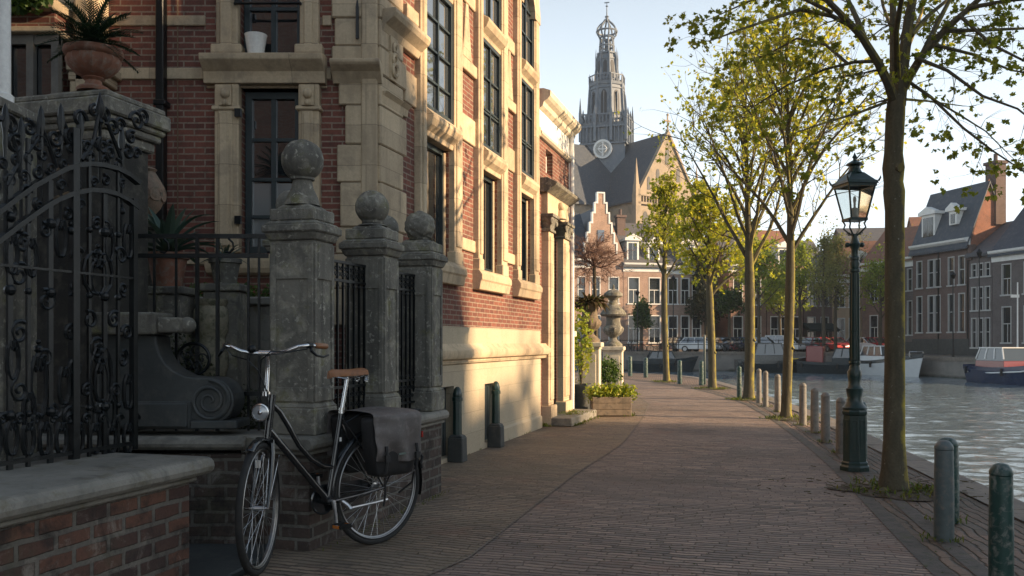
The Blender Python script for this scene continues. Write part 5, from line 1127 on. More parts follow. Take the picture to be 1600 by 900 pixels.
def urn_on_pedestal(x, y, w, hp, label1, label2, lid, k=1.0):
    t = thing('pedestal', label1, 'pedestal', (x, y, 0), -TH*.7); m = MB(); m.box(-w, w, -w, w, 0, hp-.13); m.box(-w-.03, w+.03, -w-.03, w+.03, 0, .14)
    for sg in (-1, 1): m.box(-w+.06, w-.06, sg*w, sg*(w+.012), .22, hp-.22)
    m.build('block', MT['cream'], t, local=True, bevel=.01); m = MB(); m.box(-w-.02, w+.02, -w-.02, w+.02, hp-.128, hp-.09); m.box(-w-.05, w+.05, -w-.05, w+.05, hp-.09, hp); m.build('cap', MT['cream'], t, local=True, bevel=.012)
    t = thing('garden_urn', label2, 'urn', (x, y, hp)); m = MB(); n_ = 36; r = lambda v: v*k
    prof = [(r(.20), 0), (r(.20), r(.05)), (r(.17), r(.08)), (r(.09), r(.15)), (r(.075), r(.19)), (r(.10), r(.22)), (r(.17), r(.27)), (r(.215), r(.34)), (r(.22), r(.40)), (r(.20), r(.43)), (r(.165), r(.46)), (r(.15), r(.56)), (r(.16), r(.66)), (r(.21), r(.72)), (r(.23), r(.75)), (r(.22), r(.765)), (0, r(.77))]
    m.lathe(prof, 0, 0, n_)
    for i in range(6, 9):
        for q_ in range(n_):
            v = m.v[i*n_+q_]; f = 1+.045*math.cos(q_*2*math.pi/3); m.v[i*n_+q_] = (v[0]*f, v[1]*f, v[2])
    m.build('body', MT['darkstone'] if lid else MT['urnst'], t, local=True, smooth=True)
    if lid:
        m = MB(); m.lathe([(r(.26), r(.66)), (r(.29), r(.70)), (r(.26), r(.76)), (r(.17), r(.86)), (r(.11), r(.92)), (r(.09), r(1.0)), (r(.12), r(1.05)), (r(.21), r(1.10)), (r(.20), r(1.16)), (r(.12), r(1.22)), (r(.03), r(1.25)), (r(.02), r(1.34)), (0, r(1.36))], 0, 0, 24); m.build('lid', MT['darkstone'], t, local=True, smooth=True)
    return t
MT['urnst'] = mat('warm_urn_stone', (.21, .155, .10), (.15, .115, .08), (.09, .078, .058), 7, .8, .5, moss=(.10, .09, .04))
urn_on_pedestal(1.50, 17.3, .20, 1.30, 'cream stone pedestal behind the tall shrub tub, nearer of two', 'warm weathered garden urn filled with dried plants, nearer of the two', False, 1.0)
urn_on_pedestal(2.43, 21.5, .225, 1.20, 'pale stone pedestal behind the round bush, farther of two', 'dark lidded garden urn on the farther pedestal', True, 1.1)
t = thing('dried_plant', 'dry brown drooping plant filling the nearer garden urn', 'plant', (1.50, 17.3, 2.05)); m = MB(); random.seed(5)
for k in range(240):
    a = random.random()*6.28; e = random.uniform(-.2, 1.2); leaf_poly(m, (1.5+.15*math.cos(a), 17.3+.15*math.sin(a), 2.05), (math.cos(a)*math.cos(e), math.sin(a)*math.cos(e), math.sin(e)), (0, 0, 1), random.uniform(.18, .36), .026, 1.5, 4)
MT['dry'] = leaf_mat('dry_leaf', (.06, .045, .025), (.10, .07, .03), (.05, .07, .02), .25); m.build('foliage', MT['dry'], t)
MT['fresh'] = leaf_mat('fresh_leaf', (.14, .21, .02), (.26, .31, .035), (.38, .36, .05), .35)
def tub(x, y, r, h, label, mt='bluestone'):
    t = thing('plant_tub', label, 'planter', (x, y, 0)); m = MB(); m.lathe([(r*.82, 0), (r*.96, h*.9), (r*1.05, h*.9), (r*1.05, h), (r*.93, h), (r*.9, h*.9), (0, h*.88)], 0, 0, 24); m.build('tub', MT[mt], t, local=True, smooth=True)
    m = MB(); m.lathe([(0, h*.9), (r*.9, h*.905)], 0, 0, 16); m.build('earth', MT['soil'], t, local=True)
tub(1.27, 16.4, .205, .54, 'tall dark grey tub at the corner of the brick wing, holding a leafy shrub')
shrub('potted_shrub', 'tall thin yellow-green shrub in the dark grey tub by the brick wing', (1.27, 16.4, .50), .30, 520, .075, 'fresh', (.85, .85, 2.4), .35, sd_=6)
t = thing('box_planter', 'low weathered wooden planter box on the paving, full of bright green plants', 'planter', (1.74, 15.85, 0), R(2)); m = MB()
for z0, z1 in ((.02, .125), (.128, .235), (.238, .345)):
    m.box(-.34, .34, -.22, -.19, z0, z1); m.box(-.34, .34, .19, .22, z0, z1); m.box(-.34, -.31, -.189, .189, z0, z1); m.box(.31, .34, -.189, .189, z0, z1)
for sx in (-1, 1):
    for sy in (-1, 1): m.box(sx*.33-.03, sx*.33+.03, sy*.21-.03, sy*.21+.03, 0, .36) if False else None
MT['wood'] = mat('weathered_wood', (.26, .20, .14), (.18, .14, .10), (.12, .10, .075), 5, .8, .4, stain=(.12, .10, .07)); m.build('boards', MT['wood'], t, local=True, bevel=.006)
m = MB(); m.box(-.31, .31, -.19, .19, .2, .31); m.build('earth', MT['soil'], t, local=True)
t = thing('bedding_plant', 'bright yellow-green low plants overflowing the wooden planter box', 'plant', (1.74, 15.85, .31)); m = MB()
for i, dx in enumerate((-.25, -.08, .08, .25)): leafball(m, (1.74+dx*1.1, 15.83, .41), .22, 420, .055, (1, 1.1, .85), .3, 20+i)
m.build('foliage', MT['fresh'], t); m = MB(); [m.tube([(1.74+dx, 15.85, .30), (1.74+dx, 15.85, .42)], .008, 5) for dx in (-.2, 0, .2)]; m.build('stems', MT['bark'], t)
tub(2.06, 18.6, .17, .42, 'dark round pot between the two pedestals, holding a rounded bush')
shrub('round_bush', 'rounded glossy green bush in the pot between the two pedestals', (2.0, 18.55, .38), .30, 900, .06, 'bush', (1, 1, 1.05), .12, sd_=11)
shrub('garden_shrub', 'yellowish shrub behind the end of the brick wing', (1.05, 18.2, 0), .5, 700, .07, 'fresh', (.7, 1, 1.5), .9, sd_=12)
t = thing('topiary_tree', 'small bare round-headed tree with pinkish brown twigs above the nearer urn', 'tree', (1.78, 19.2, 0)); random.seed(9); m = MB(); m.tube([(1.78, 19.2, 0), (1.80, 19.2, 1.5), (1.76, 19.2, 2.95)], [.05, .04, .035], 8); m.build('trunk', MT['bark'], t)
MT['twig'] = mat('pink_twigs', (.20, .115, .085), (.14, .085, .065), None, 12, .8, .2); m = MB(); c_ = Vector((1.76, 19.2, 3.3))
def twigs(p, d, L_, r, lv):
    q_ = p; pts = [p.copy()]; dd = d.copy()
    for i in range(3): q_ = q_ + dd*L_/3; dd = (dd + Vector((random.gauss(0, .25), random.gauss(0, .25), random.gauss(0, .2)))).normalized(); pts.append(q_.copy())
    m.tube(pts, [r, r*.8, r*.7, r*.5], 4, caps=False)
    if lv:
        for k in range(4 if lv > 1 else 5): twigs(pts[random.randint(1, 3)], (dd + Vector((random.gauss(0, .7), random.gauss(0, .7), random.gauss(0, .6)))).normalized(), L_*.62, r*.6, lv-1)
for k in range(24): a = k*2.4; e = random.uniform(-.35, 1.4); twigs(Vector((1.76, 19.2, 2.93)), Vector((math.cos(a)*math.cos(e), math.sin(a)*math.cos(e), math.sin(e))), .46, .014, 3)
m.build('crown', MT['twig'], t)

# tree pit, weeds and litter
def patch(x, y, rx, ry, label_kind, mt, z=.01, sd_=0):
    rng = np.random.default_rng(sd_); P = []; n = 30
    for k in range(n):
        a = 2*math.pi*k/n; f = 1 + .18*math.sin(3*a+sd_) + .1*math.sin(7*a) + rng.normal()*.05; P.append((x+rx*f*math.cos(a), y+ry*f*math.sin(a)))
    mb = MB(); mb.add([(x, y, z+.025)] + [(p[0], p[1], z) for p in P] + [(x+(p[0]-x)*.6, y+(p[1]-y)*.6, z+.018) for p in P], [(0, 1+n+i, 1+n+(i+1) % n) for i in range(n)] + [(1+n+i, 1+i, 1+(i+1) % n, 1+n+(i+1) % n) for i in range(n)])
    return mb.build(label_kind, MT[mt], smooth=True)
MT['mossleaf'] = leaf_mat('weed_leaf', (.06, .10, .012), (.12, .16, .02), (.18, .16, .03), .3)
TREES = [(3.33, 7.81), (4.67, 15.17), (5.32, 20.22), (5.52, 24.93), (5.03, 29.35)]
for i, (x, y) in enumerate(TREES): tag(patch(x, y, .48 if i == 0 else .34, .42 if i == 0 else .4, 'tree_pit_soil', 'soil', .009, i), kind='structure')
rng = np.random.default_rng(4); m = MB()
def tuft(x, y, n, s, z=.01, sp=.08):
    for k in range(n):
        a = rng.random()*6.28; e = .3+rng.random()*1.1; leaf_poly(m, (x+rng.normal()*sp, y+rng.normal()*sp, z), (math.cos(a)*math.cos(e), math.sin(a)*math.cos(e), math.sin(e)), (0, 0, 1), s*(.5+rng.random()), s*.13, .9, 2)
for x, y in TREES:
    for k in range(46): a = rng.random()*6.28; d = .13+.30*rng.random(); tuft(x+d*math.cos(a), y+d*math.sin(a), 8, .06)
for b_ in [(2.83, 5.87), (3.14, 6.46), (3.84, 10.46), (4.05, 11.59), (4.33, 12.82), (4.54, 14.0), (4.95, 16.7), (5.1, 18.0)]:
    for k in range(7): a = rng.random()*6.28; tuft(b_[0]+.09*math.cos(a), b_[1]+.09*math.sin(a), 6, .04, .012, .03)
for k in range(26): n__, s__ = -2.92+rng.normal()*.03, 13.4+rng.random()*1.9; x, y = XY(n__, s__); tuft(x, y, 9, .05, .01, .03)
for k in range(10): x, y = XY(-3.34+rng.normal()*.02, 13.42-rng.random()*.1); tuft(x, y, 9, .06, .01, .05)
for k in range(14): x, y = XY(-3.36, 9+rng.random()*4.2); tuft(x, y, 5, .03, .01, .02)
for k in range(60): x, y = XY(-2.70+abs(rng.normal())*.02, 5+rng.random()*2.3); tuft(x, y, 3, .022, .008, .02)
for k in range(40): x, y = XY(-3.18+rng.normal()*.14, 14.0+rng.random()*1.0); tuft(x, y, 8, .04, .14, .04)
for k in range(12): tuft(2.08+rng.normal()*.05, 15.6+rng.random()*.3, 6, .05, .01, .03)
tag(m.build('weeds', MT['mossleaf']), kind='stuff')
# litter: twigs and dry leaves round the nearest tree
m = MB()
for k in range(260):
    a = rng.random()*6.28; d = abs(rng.normal())*.42+.1; x, y = 3.33+d*math.cos(a), 7.81+d*math.sin(a)*.9; a = rng.random()*6.28; l = .02+.06*rng.random(); m.tube([(x, y, .03), (x+l*math.cos(a), y+l*math.sin(a), .028+.01*rng.random())], .003, 4)
for k in range(500):
    s = 5+rng.random()**2*14; n__ = -2.5+rng.random()*3.8; x, y = XY(n__, s); a = rng.random()*6.28; l = .008+.012*rng.random(); m.add([(x, y, .010), (x+l*math.cos(a), y+l*math.sin(a), .016), (x+l*math.cos(a+1.2), y+l*math.sin(a+1.2), .011)], [(0, 1, 2)])
tag(m.build('litter', MT['dry']), kind='stuff')

# ------------------------------------------------------------------ trees along the quay
def bark_mat(name, base, base2, lichen, amount):
    m, nt, bs, L = nodes(name); g_ = N(nt, 'ShaderNodeNewGeometry'); p = g_.outputs['Position']
    mp = N(nt, 'ShaderNodeMapping'); mp.inputs['Scale'].default_value = (14, 14, 3.5); L.new(p, mp.inputs[0])
    n1 = noise(nt, mp.outputs[0], 1.0, 6, .65, .5); n2 = noise(nt, p, 60, 3, .7); n3 = noise(nt, p, 5, 5, .7)
    col = ramp(nt, n1.outputs[0], [(.3, base), (.7, base2)]).outputs[0]; col = mix(nt, .35, col, ramp(nt, n2.outputs[0], [(.3, (.5,)*3), (.7, (1.4,)*3)]).outputs[0], 'MULTIPLY')
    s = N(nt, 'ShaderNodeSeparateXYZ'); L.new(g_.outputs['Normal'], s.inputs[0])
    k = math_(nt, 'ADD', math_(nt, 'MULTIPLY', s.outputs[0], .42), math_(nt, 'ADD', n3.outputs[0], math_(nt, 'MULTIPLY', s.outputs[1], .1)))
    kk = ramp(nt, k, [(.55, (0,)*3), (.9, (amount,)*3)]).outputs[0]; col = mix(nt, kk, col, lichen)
    sp = ramp(nt, noise(nt, p, 34, 2, .5).outputs[0], [(.70, (0,)*3), (.76, (.6,)*3)]).outputs[0]; col = mix(nt, sp, col, (.35, .34, .28))
    L.new(col, bs.inputs['Base Color']); bs.inputs['Roughness'].default_value = .9; bs.inputs['Specular IOR Level'].default_value = .2
    bump(nt, bs, math_(nt, 'ADD', n1.outputs[0], math_(nt, 'MULTIPLY', n2.outputs[0], .4)), .7, .012); return m
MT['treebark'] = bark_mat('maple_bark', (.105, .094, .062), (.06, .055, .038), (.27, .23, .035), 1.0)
MT['nearbark'] = bark_mat('near_maple_bark', (.125, .108, .07), (.07, .062, .042), (.44, .34, .045), 1.0)  # lichen is real, its colour brightened to offset the shade on this trunk
MT['farbark'] = bark_mat('far_bark', (.10, .08, .055), (.06, .05, .038), (.15, .12, .03), .5)
MT['leafnear'] = leaf_mat('maple_leaf_near', (.12, .15, .02), (.21, .24, .035), (.30, .29, .05), .55)
MT['leafrow'] = leaf_mat('maple_leaf_row', (.22, .25, .025), (.34, .36, .045), (.44, .40, .06), .6)
MT['leaffar'] = leaf_mat('far_leaf', (.14, .20, .03), (.24, .30, .05), (.33, .36, .07), .55)
MT['leafolive'] = leaf_mat('far_olive_leaf', (.15, .16, .06), (.22, .22, .08), (.28, .26, .10), .5)
LOBE = [(0, 0), (.28, -.10), (.42, .16), (.30, .30), (.52, .62), (.24, .55), (0, 1.0), (-.24, .55), (-.52, .62), (-.30, .30), (-.42, .16), (-.28, -.10)]
DIAM = [(0, 0), (.34, .5), (0, 1), (-.34, .5)]
class Tree:
    def __init__(s, seed): s.rng = np.random.default_rng(seed); random.seed(seed); s.br = MB(); s.tw = []; s.fine = MB()
    def limb(s, pts, rs, n=8): s.br.tube(pts, rs, n)
    def rand(s, k=1.0): return Vector(s.rng.normal(size=3))*k
    def spray(s, p, d, L, r, lv, ratio=.6, kids_=3, up=.1, jit=.22):
        pts = [Vector(p)]; dd = Vector(d).normalized(); n = 4 if lv else 3
        for i in range(n):
            pts.append(pts[-1] + dd*(L/n)); dd = (dd + s.rand(jit*.5) + Vector((0, 0, up*.5))).normalized()
        s.fine.tube(pts, [r*(1-.65*i/n) for i in range(n+1)], 4 if lv else 3, caps=False)
        if lv == 0:
            s.tw.append((pts[-1], dd)); s.tw.append((pts[-2], dd)) if s.rng.random() < .30 else None
            return
        for k in range(kids_):
            i = int(s.rng.integers(1, n+1)); t = (pts[min(i, n)]-pts[max(i-1, 0)]).normalized(); sd = s.rand(); sd -= t*sd.dot(t); sd.normalize()
            s.spray(pts[i], t*.75 + sd*.75 + Vector((0, 0, up)), L*ratio*(.7+.6*s.rng.random()), r*.5, lv-1, ratio, kids_, up, jit)
        s.spray(pts[-1], dd, L*ratio, r*.4, lv-1, ratio, kids_, up, jit)
    def leaves(s, size, per, spread, tmpl=LOBE):
        v = []; f = []; rng = s.rng; T = np.array(tmpl)
        nl = len(s.tw)*per; C = np.repeat(np.array([list(t[0]) for t in s.tw]), per, 0) + rng.normal(size=(nl, 3))*spread
        D = np.repeat(np.array([list(t[1]) for t in s.tw]), per, 0)*.6 + rng.normal(size=(nl, 3))*.8 + np.array([0, 0, -.25]); D /= np.linalg.norm(D, axis=1)[:, None]
        Nn = rng.normal(size=(nl, 3)) + np.array([0, 0, .9]); X = np.cross(D, Nn); X /= np.linalg.norm(X, axis=1)[:, None]; Z = np.cross(X, D)
        S = size*(.55+.7*rng.random(nl))
        V = C[:, None, :] + (X[:, None, :]*T[None, :, :1] + D[:, None, :]*T[None, :, 1:] + Z[:, None, :]*(-.35*np.abs(T[None, :, :1])))*S[:, None, None]
        k = len(tmpl); mb = MB(); mb.v = [tuple(p) for p in V.reshape(-1, 3)]; mb.f = [tuple(range(i*k, i*k+k)) for i in range(nl)]; return mb
    def finish(s, t, leafmat, barkmat, size, per, spread, tmpl=LOBE, local=False):
        s.br.build('trunk', barkmat, t, smooth=True, local=local); c = s.leaves(size, per, spread, tmpl).build('crown', leafmat, t, local=local); s.fine.build('twigs', barkmat, c, local=local); return t
# nearest tree: limbs follow the photograph, at their own depths
T1 = Tree(21); y0 = 7.81
def pp(px, py, dy=0): y = y0+dy; return Vector(((px-800)/1400*y, y, EYE + (535-py)*y/1400))
k = .00557
tr = [pp(1396, 770), pp(1396, 760), pp(1397, 735), pp(1397, 690), pp(1398, 560), pp(1398, 430), pp(1398, 330), pp(1397, 300), pp(1396, 285), pp(1396, 262), pp(1396, 240), pp(1399, 180), pp(1401, 150)]
T1.limb(tr, [.142, .128, .108, .090, .083, .081, .080, .090, .080, .092, .077, .080, .072], 16)
T1.limb([pp(1404, 262, -.07), pp(1408, 262, -.10)], [.045, .038], 12)     # pruned branch stub
T1.limb([pp(1396, 775, -.05), pp(1380, 768, -.12), pp(1368, 772, -.16)], [.05, .04, .02], 8); T1.limb([pp(1396, 770), pp(1412, 764, .04), pp(1424, 768, .06)], [.05, .04, .02], 8)
def limb(points, r0, r1, dep=(0, 0), n=8):
    m_ = len(points); P = [pp(a, b_, dep[0]+(dep[1]-dep[0])*i/(m_-1)) for i, (a, b_) in enumerate(points)]; rs = [r0+(r1-r0)*i/(m_-1) for i in range(m_)]; T1.limb(P, rs, n); return P, rs
LM = [limb([(1398,160),(1388,130),(1372,98),(1345,55),(1312,20),(1270,-22),(1215,-75)], .048, .015, (0, -.7)), limb([(1352,66),(1340,32),(1325,0),(1305,-60)], .030, .013, (-.3, .3)),
      limb([(1398,165),(1397,110),(1396,50),(1395,0),(1388,-120)], .045, .024, (0, .5)), limb([(1405,165),(1411,100),(1420,30),(1426,0),(1440,-130)], .060, .03, (0, -.1)),
      limb([(1410,140),(1422,118),(1442,85),(1478,45),(1520,8),(1565,-35),(1620,-90)], .042, .013, (0, -.6)), limb([(1442,85),(1463,40),(1484,0),(1500,-60)], .028, .012, (-.15, .4)), limb([(1424,55),(1450,25),(1486,-5),(1530,-50)], .024, .011, (0, .8)),
      limb([(1380,95),(1335,97),(1290,108),(1230,133),(1180,165)], .018, .006, (0, .5)), limb([(1345,48),(1300,25),(1250,15),(1205,30),(1160,45),(1120,60)], .022, .006, (-.2, -1.0)),
      limb([(1384,160),(1345,175),(1295,190),(1250,205)], .014, .005, (0, -.5)), limb([(1416,125),(1455,152),(1505,200),(1550,235),(1600,268)], .016, .005, (0, -.8)), limb([(1412,155),(1450,158),(1500,165)], .013, .005, (0, .7)),
      limb([(1475,48),(1540,47),(1610,44),(1690,55)], .02, .006, (-.2, .3)), limb([(1515,12),(1580,0),(1650,-5),(1720,10)], .02, .006, (-.4, -1.0)), limb([(1325,100),(1290,70),(1245,60),(1200,85),(1165,100)], .016, .005, (-.1, .9)),
      limb([(1400,120),(1398,80),(1395,50),(1380,10),(1370,-40)], .03, .01, (.1, 1.8)), limb([(1404,130),(1420,70),(1440,20),(1450,-60)], .03, .01, (.0, 2.2)), limb([(1402,120),(1400,50),(1415,-40),(1430,-150)], .03, .01, (-.1, -1.8)),
      limb([(1430,90),(1480,110),(1535,150),(1590,170),(1640,210)], .017, .005, (-.2, -.9)), limb([(1460,70),(1520,85),(1580,110),(1650,120)], .017, .005, (-.3, .4)), limb([(1500,25),(1550,70),(1600,95),(1660,100)], .016, .005, (-.4, -1.0)), limb([(1450,150),(1500,180),(1540,205),(1575,240)], .010, .004, (-.3, .4)), limb([(1395,-60),(1330,-110),(1260,-140)], .025, .008, (.3, .6)), limb([(1430,-70),(1500,-130),(1580,-150)], .025, .008, (0, .5)), limb([(1300,20),(1240,-10),(1175,0),(1120,25)], .018, .005, (-.4, .2)), limb([(1290,0),(1200,-50),(1120,-70)], .018, .006, (-.5, -1.2))]
for (P, rs) in LM:
    for i in range(1, len(P)):
        if rs[i] > .05 or random.random() < .22: continue
        for q_ in range(2 if rs[i] < .02 else 1):
            t_ = (P[i]-P[i-1]).normalized(); sd = T1.rand(); sd -= t_*sd.dot(t_); sd.normalize(); b_ = P[i-1].lerp(P[i], random.random())
            T1.spray(b_, t_*.6+sd*.8+Vector((0, 0, -.05)), .30*random.uniform(.6, 1.3), max(.0035, rs[i]*.3), 2, .6, 1 if q_ else 2, -.03, .3)
    T1.spray(P[-1], (P[-1]-P[-2]), .24, .005, 2, .6, 2, 0, .3)
t = thing('maple_tree', 'nearest tree, tall mossy trunk with a pruned branch stub, beside the street lamp', 'tree', (3.33, 7.81, 0), group='young trees along the quay')
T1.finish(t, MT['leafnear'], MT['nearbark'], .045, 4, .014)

def row_tree(seed, x, y, label, r, crown0, top, spread, leafmat, leaf, per=6, nb=16, lv=2, ang=.62, bark='treebark', name='maple_tree', group='young trees along the quay', tmpl=LOBE, lean=0, kidsn=3, sp=.09):
    T = Tree(seed); H_ = top; pts = []; rs = []
    for i in range(15):
        f = i/14; pts.append(Vector((x + lean*f + .05*math.sin(5*f+seed), y + .05*math.cos(4*f+seed), H_*.97*f))); rs.append(r*(1.45 if i == 0 else 1.0)*(1-.10*f) if pts[-1].z < crown0 else r*max(.10, .9*(1-((pts[-1].z-crown0)/(H_-crown0))**.8)))
    pts.insert(1, pts[0].lerp(pts[1], .25)); rs.insert(1, r*1.12); T.limb(pts, rs, 12)
    T.limb([pts[0].lerp(pts[4], .8), pts[0].lerp(pts[4], .8)+Vector((r*.9, -r*.7, .05))], [r*.5, r*.35], 8)
    for b_ in range(nb):
        f = (b_+.3)/nb; z = crown0 + (H_-crown0)*f*.80; i = min(len(pts)-2, max(1, next((j for j in range(len(pts)-1) if pts[j+1].z >= z), len(pts)-2))); c = pts[i].lerp(pts[i+1], (z-pts[i].z)/max(1e-3, pts[i+1].z-pts[i].z))
        a = b_*2.4+T.rng.normal()*.3; L_ = spread*(1.15-.75*f)*(.8+.4*T.rng.random()); e = ang*(1-.35*f); d = Vector((math.cos(a)*math.sin(e), math.sin(a)*math.sin(e), math.cos(e)))
        q_ = [c.copy()]; dd = d.copy(); rr = r*.42*(1-.6*f)+.006
        for k in range(6): q_.append(q_[-1]+dd*L_/6); dd = (dd + T.rand(.07) + Vector((math.cos(a), math.sin(a), 0))*.03).normalized()
        T.limb(q_, [rr*(1-.8*k/6) for k in range(7)], 6)
        for k in range(1, 7):
            for w_ in range(2 if k > 1 else 1):
                t_ = (q_[k]-q_[k-1]).normalized(); sd = T.rand(); sd -= t_*sd.dot(t_); sd.normalize()
                T.spray(q_[k], t_*.8+sd*.7, L_*.26*(.7+.6*T.rng.random()), max(.005, rr*.25), lv-1, .62, kidsn, .08, .25)
    T.spray(pts[-1], Vector((0, 0, 1)), spread*.3, .01, lv-1, .62, 4, .1, .25)
    t = thing(name, label, 'tree', (x, y, 0), group=group); return T.finish(t, MT[leafmat], MT[bark], leaf, per, sp, tmpl)
row_tree(31, 4.67, 15.17, 'second tree of the quay row, mossy trunk with grey bollards on both sides', .083, 2.75, 7.0, 2.35, 'leafrow', .074, 3, 24, ang=.52, sp=.03)
row_tree(32, 5.32, 20.22, 'third tree of the quay row, straight trunk left of the group of grey bollards', .115, 2.9, 7.9, 2.6, 'leafrow', .085, 3, 24, ang=.5, sp=.035)
row_tree(33, 5.52, 24.93, 'fourth tree of the quay row, low dense yellow-green crown', .11, 2.5, 5.9, 1.45, 'leafrow', .10, 4, 18, ang=.68, sp=.05)
row_tree(34, 5.03, 29.35, 'fifth and farthest tree of the quay row, sparse slender crown', .10, 3.2, 6.9, 1.3, 'leafrow', .10, 3, 16, ang=.4, sp=.04)

# ------------------------------------------------------------------ across the water: houses, church, trees, cars, boats
def farbrick(name, a, b, mort, sc=1.0): return brick_mat(name, a, b, mort, .22, .07, .012, dirt=.35, bstr=.2)
MT['pinkbrick'] = farbrick('pale_pink_brick', (.42, .25, .18), (.34, .20, .15), (.42, .36, .30))
MT['brownbrick'] = farbrick('brown_brick', (.17, .105, .085), (.125, .08, .07), (.18, .15, .135))
MT['greybrick'] = farbrick('grey_brick', (.15, .12, .115), (.12, .10, .10), (.18, .17, .16))
MT['orangebrick'] = farbrick('orange_brick', (.38, .12, .06), (.30, .10, .055), (.30, .22, .17))
MT['peachbrick'] = farbrick('peach_brick', (.50, .29, .20), (.42, .25, .175), (.46, .38, .3))
MT['oldwhite'] = mat('old_white_paint', (.46, .455, .43), (.38, .375, .36), None, 2, .6)
MT['redbrick'] = farbrick('dull_red_brick', (.28, .14, .10), (.22, .115, .09), (.28, .24, .2))
MT['peach'] = mat('peach_render', (.58, .42, .28), (.50, .37, .25), None, .8, .8, .05)
MT['tile'] = mat('grey_roof_tile', (.10, .10, .105), (.075, .078, .085), (.12, .10, .09), 2, .7, .3)
MT['redtile'] = mat('red_roof_tile', (.24, .11, .065), (.18, .085, .055), (.13, .09, .07), 2, .8, .3)
MT['lead'] = mat('weathered_lead', (.165, .19, .22), (.125, .15, .18), (.20, .22, .235), .4, .6, .1)
MT['nave'] = mat('church_sandstone', (.34, .27, .19), (.27, .22, .165), (.20, .17, .13), .25, .85, .1)
MT['awning'] = mat('dark_awning', (.012, .022, .02), (.02, .03, .028), None, 3, .8, .05)
MT['shade'] = mat('window_blind', (.28, .25, .2), (.22, .2, .17), None, 1, .6)
WIN = {}
def win_unit(parent, M, u, v, w, h, y=.10, door=False, fm=''):
    fr = .055; W_ = MB(M); W_.box(u-.02, u+fr, -.03, y+.05, v, v+h); W_.box(u+w-fr, u+w+.02, -.03, y+.05, v, v+h); W_.box(u-.02, u+w+.02, -.03, y+.05, v+h, v+h+.09); W_.box(u-.12, u+w+.12, -.10, y+.05, v-.12, v)
    W_.box(u+fr, u+w-fr, y-.03, y+.03, v+h*.52, v+h*.52+.07); W_.box(u+w/2-.025, u+w/2+.025, y-.02, y+.02, v, v+h*.52) if w > .9 and not door else None
    o = W_.build('door' if door else 'window', MT['green'] if door else MT['oldwhite' if fm == 'old' else 'white'], parent)
    g = MB(M); g.box(u+fr, u+w-fr, y+.02, y+.06, v+.02, v+h); g.build('pane', MT['green'] if door else MT['farglass'], o)
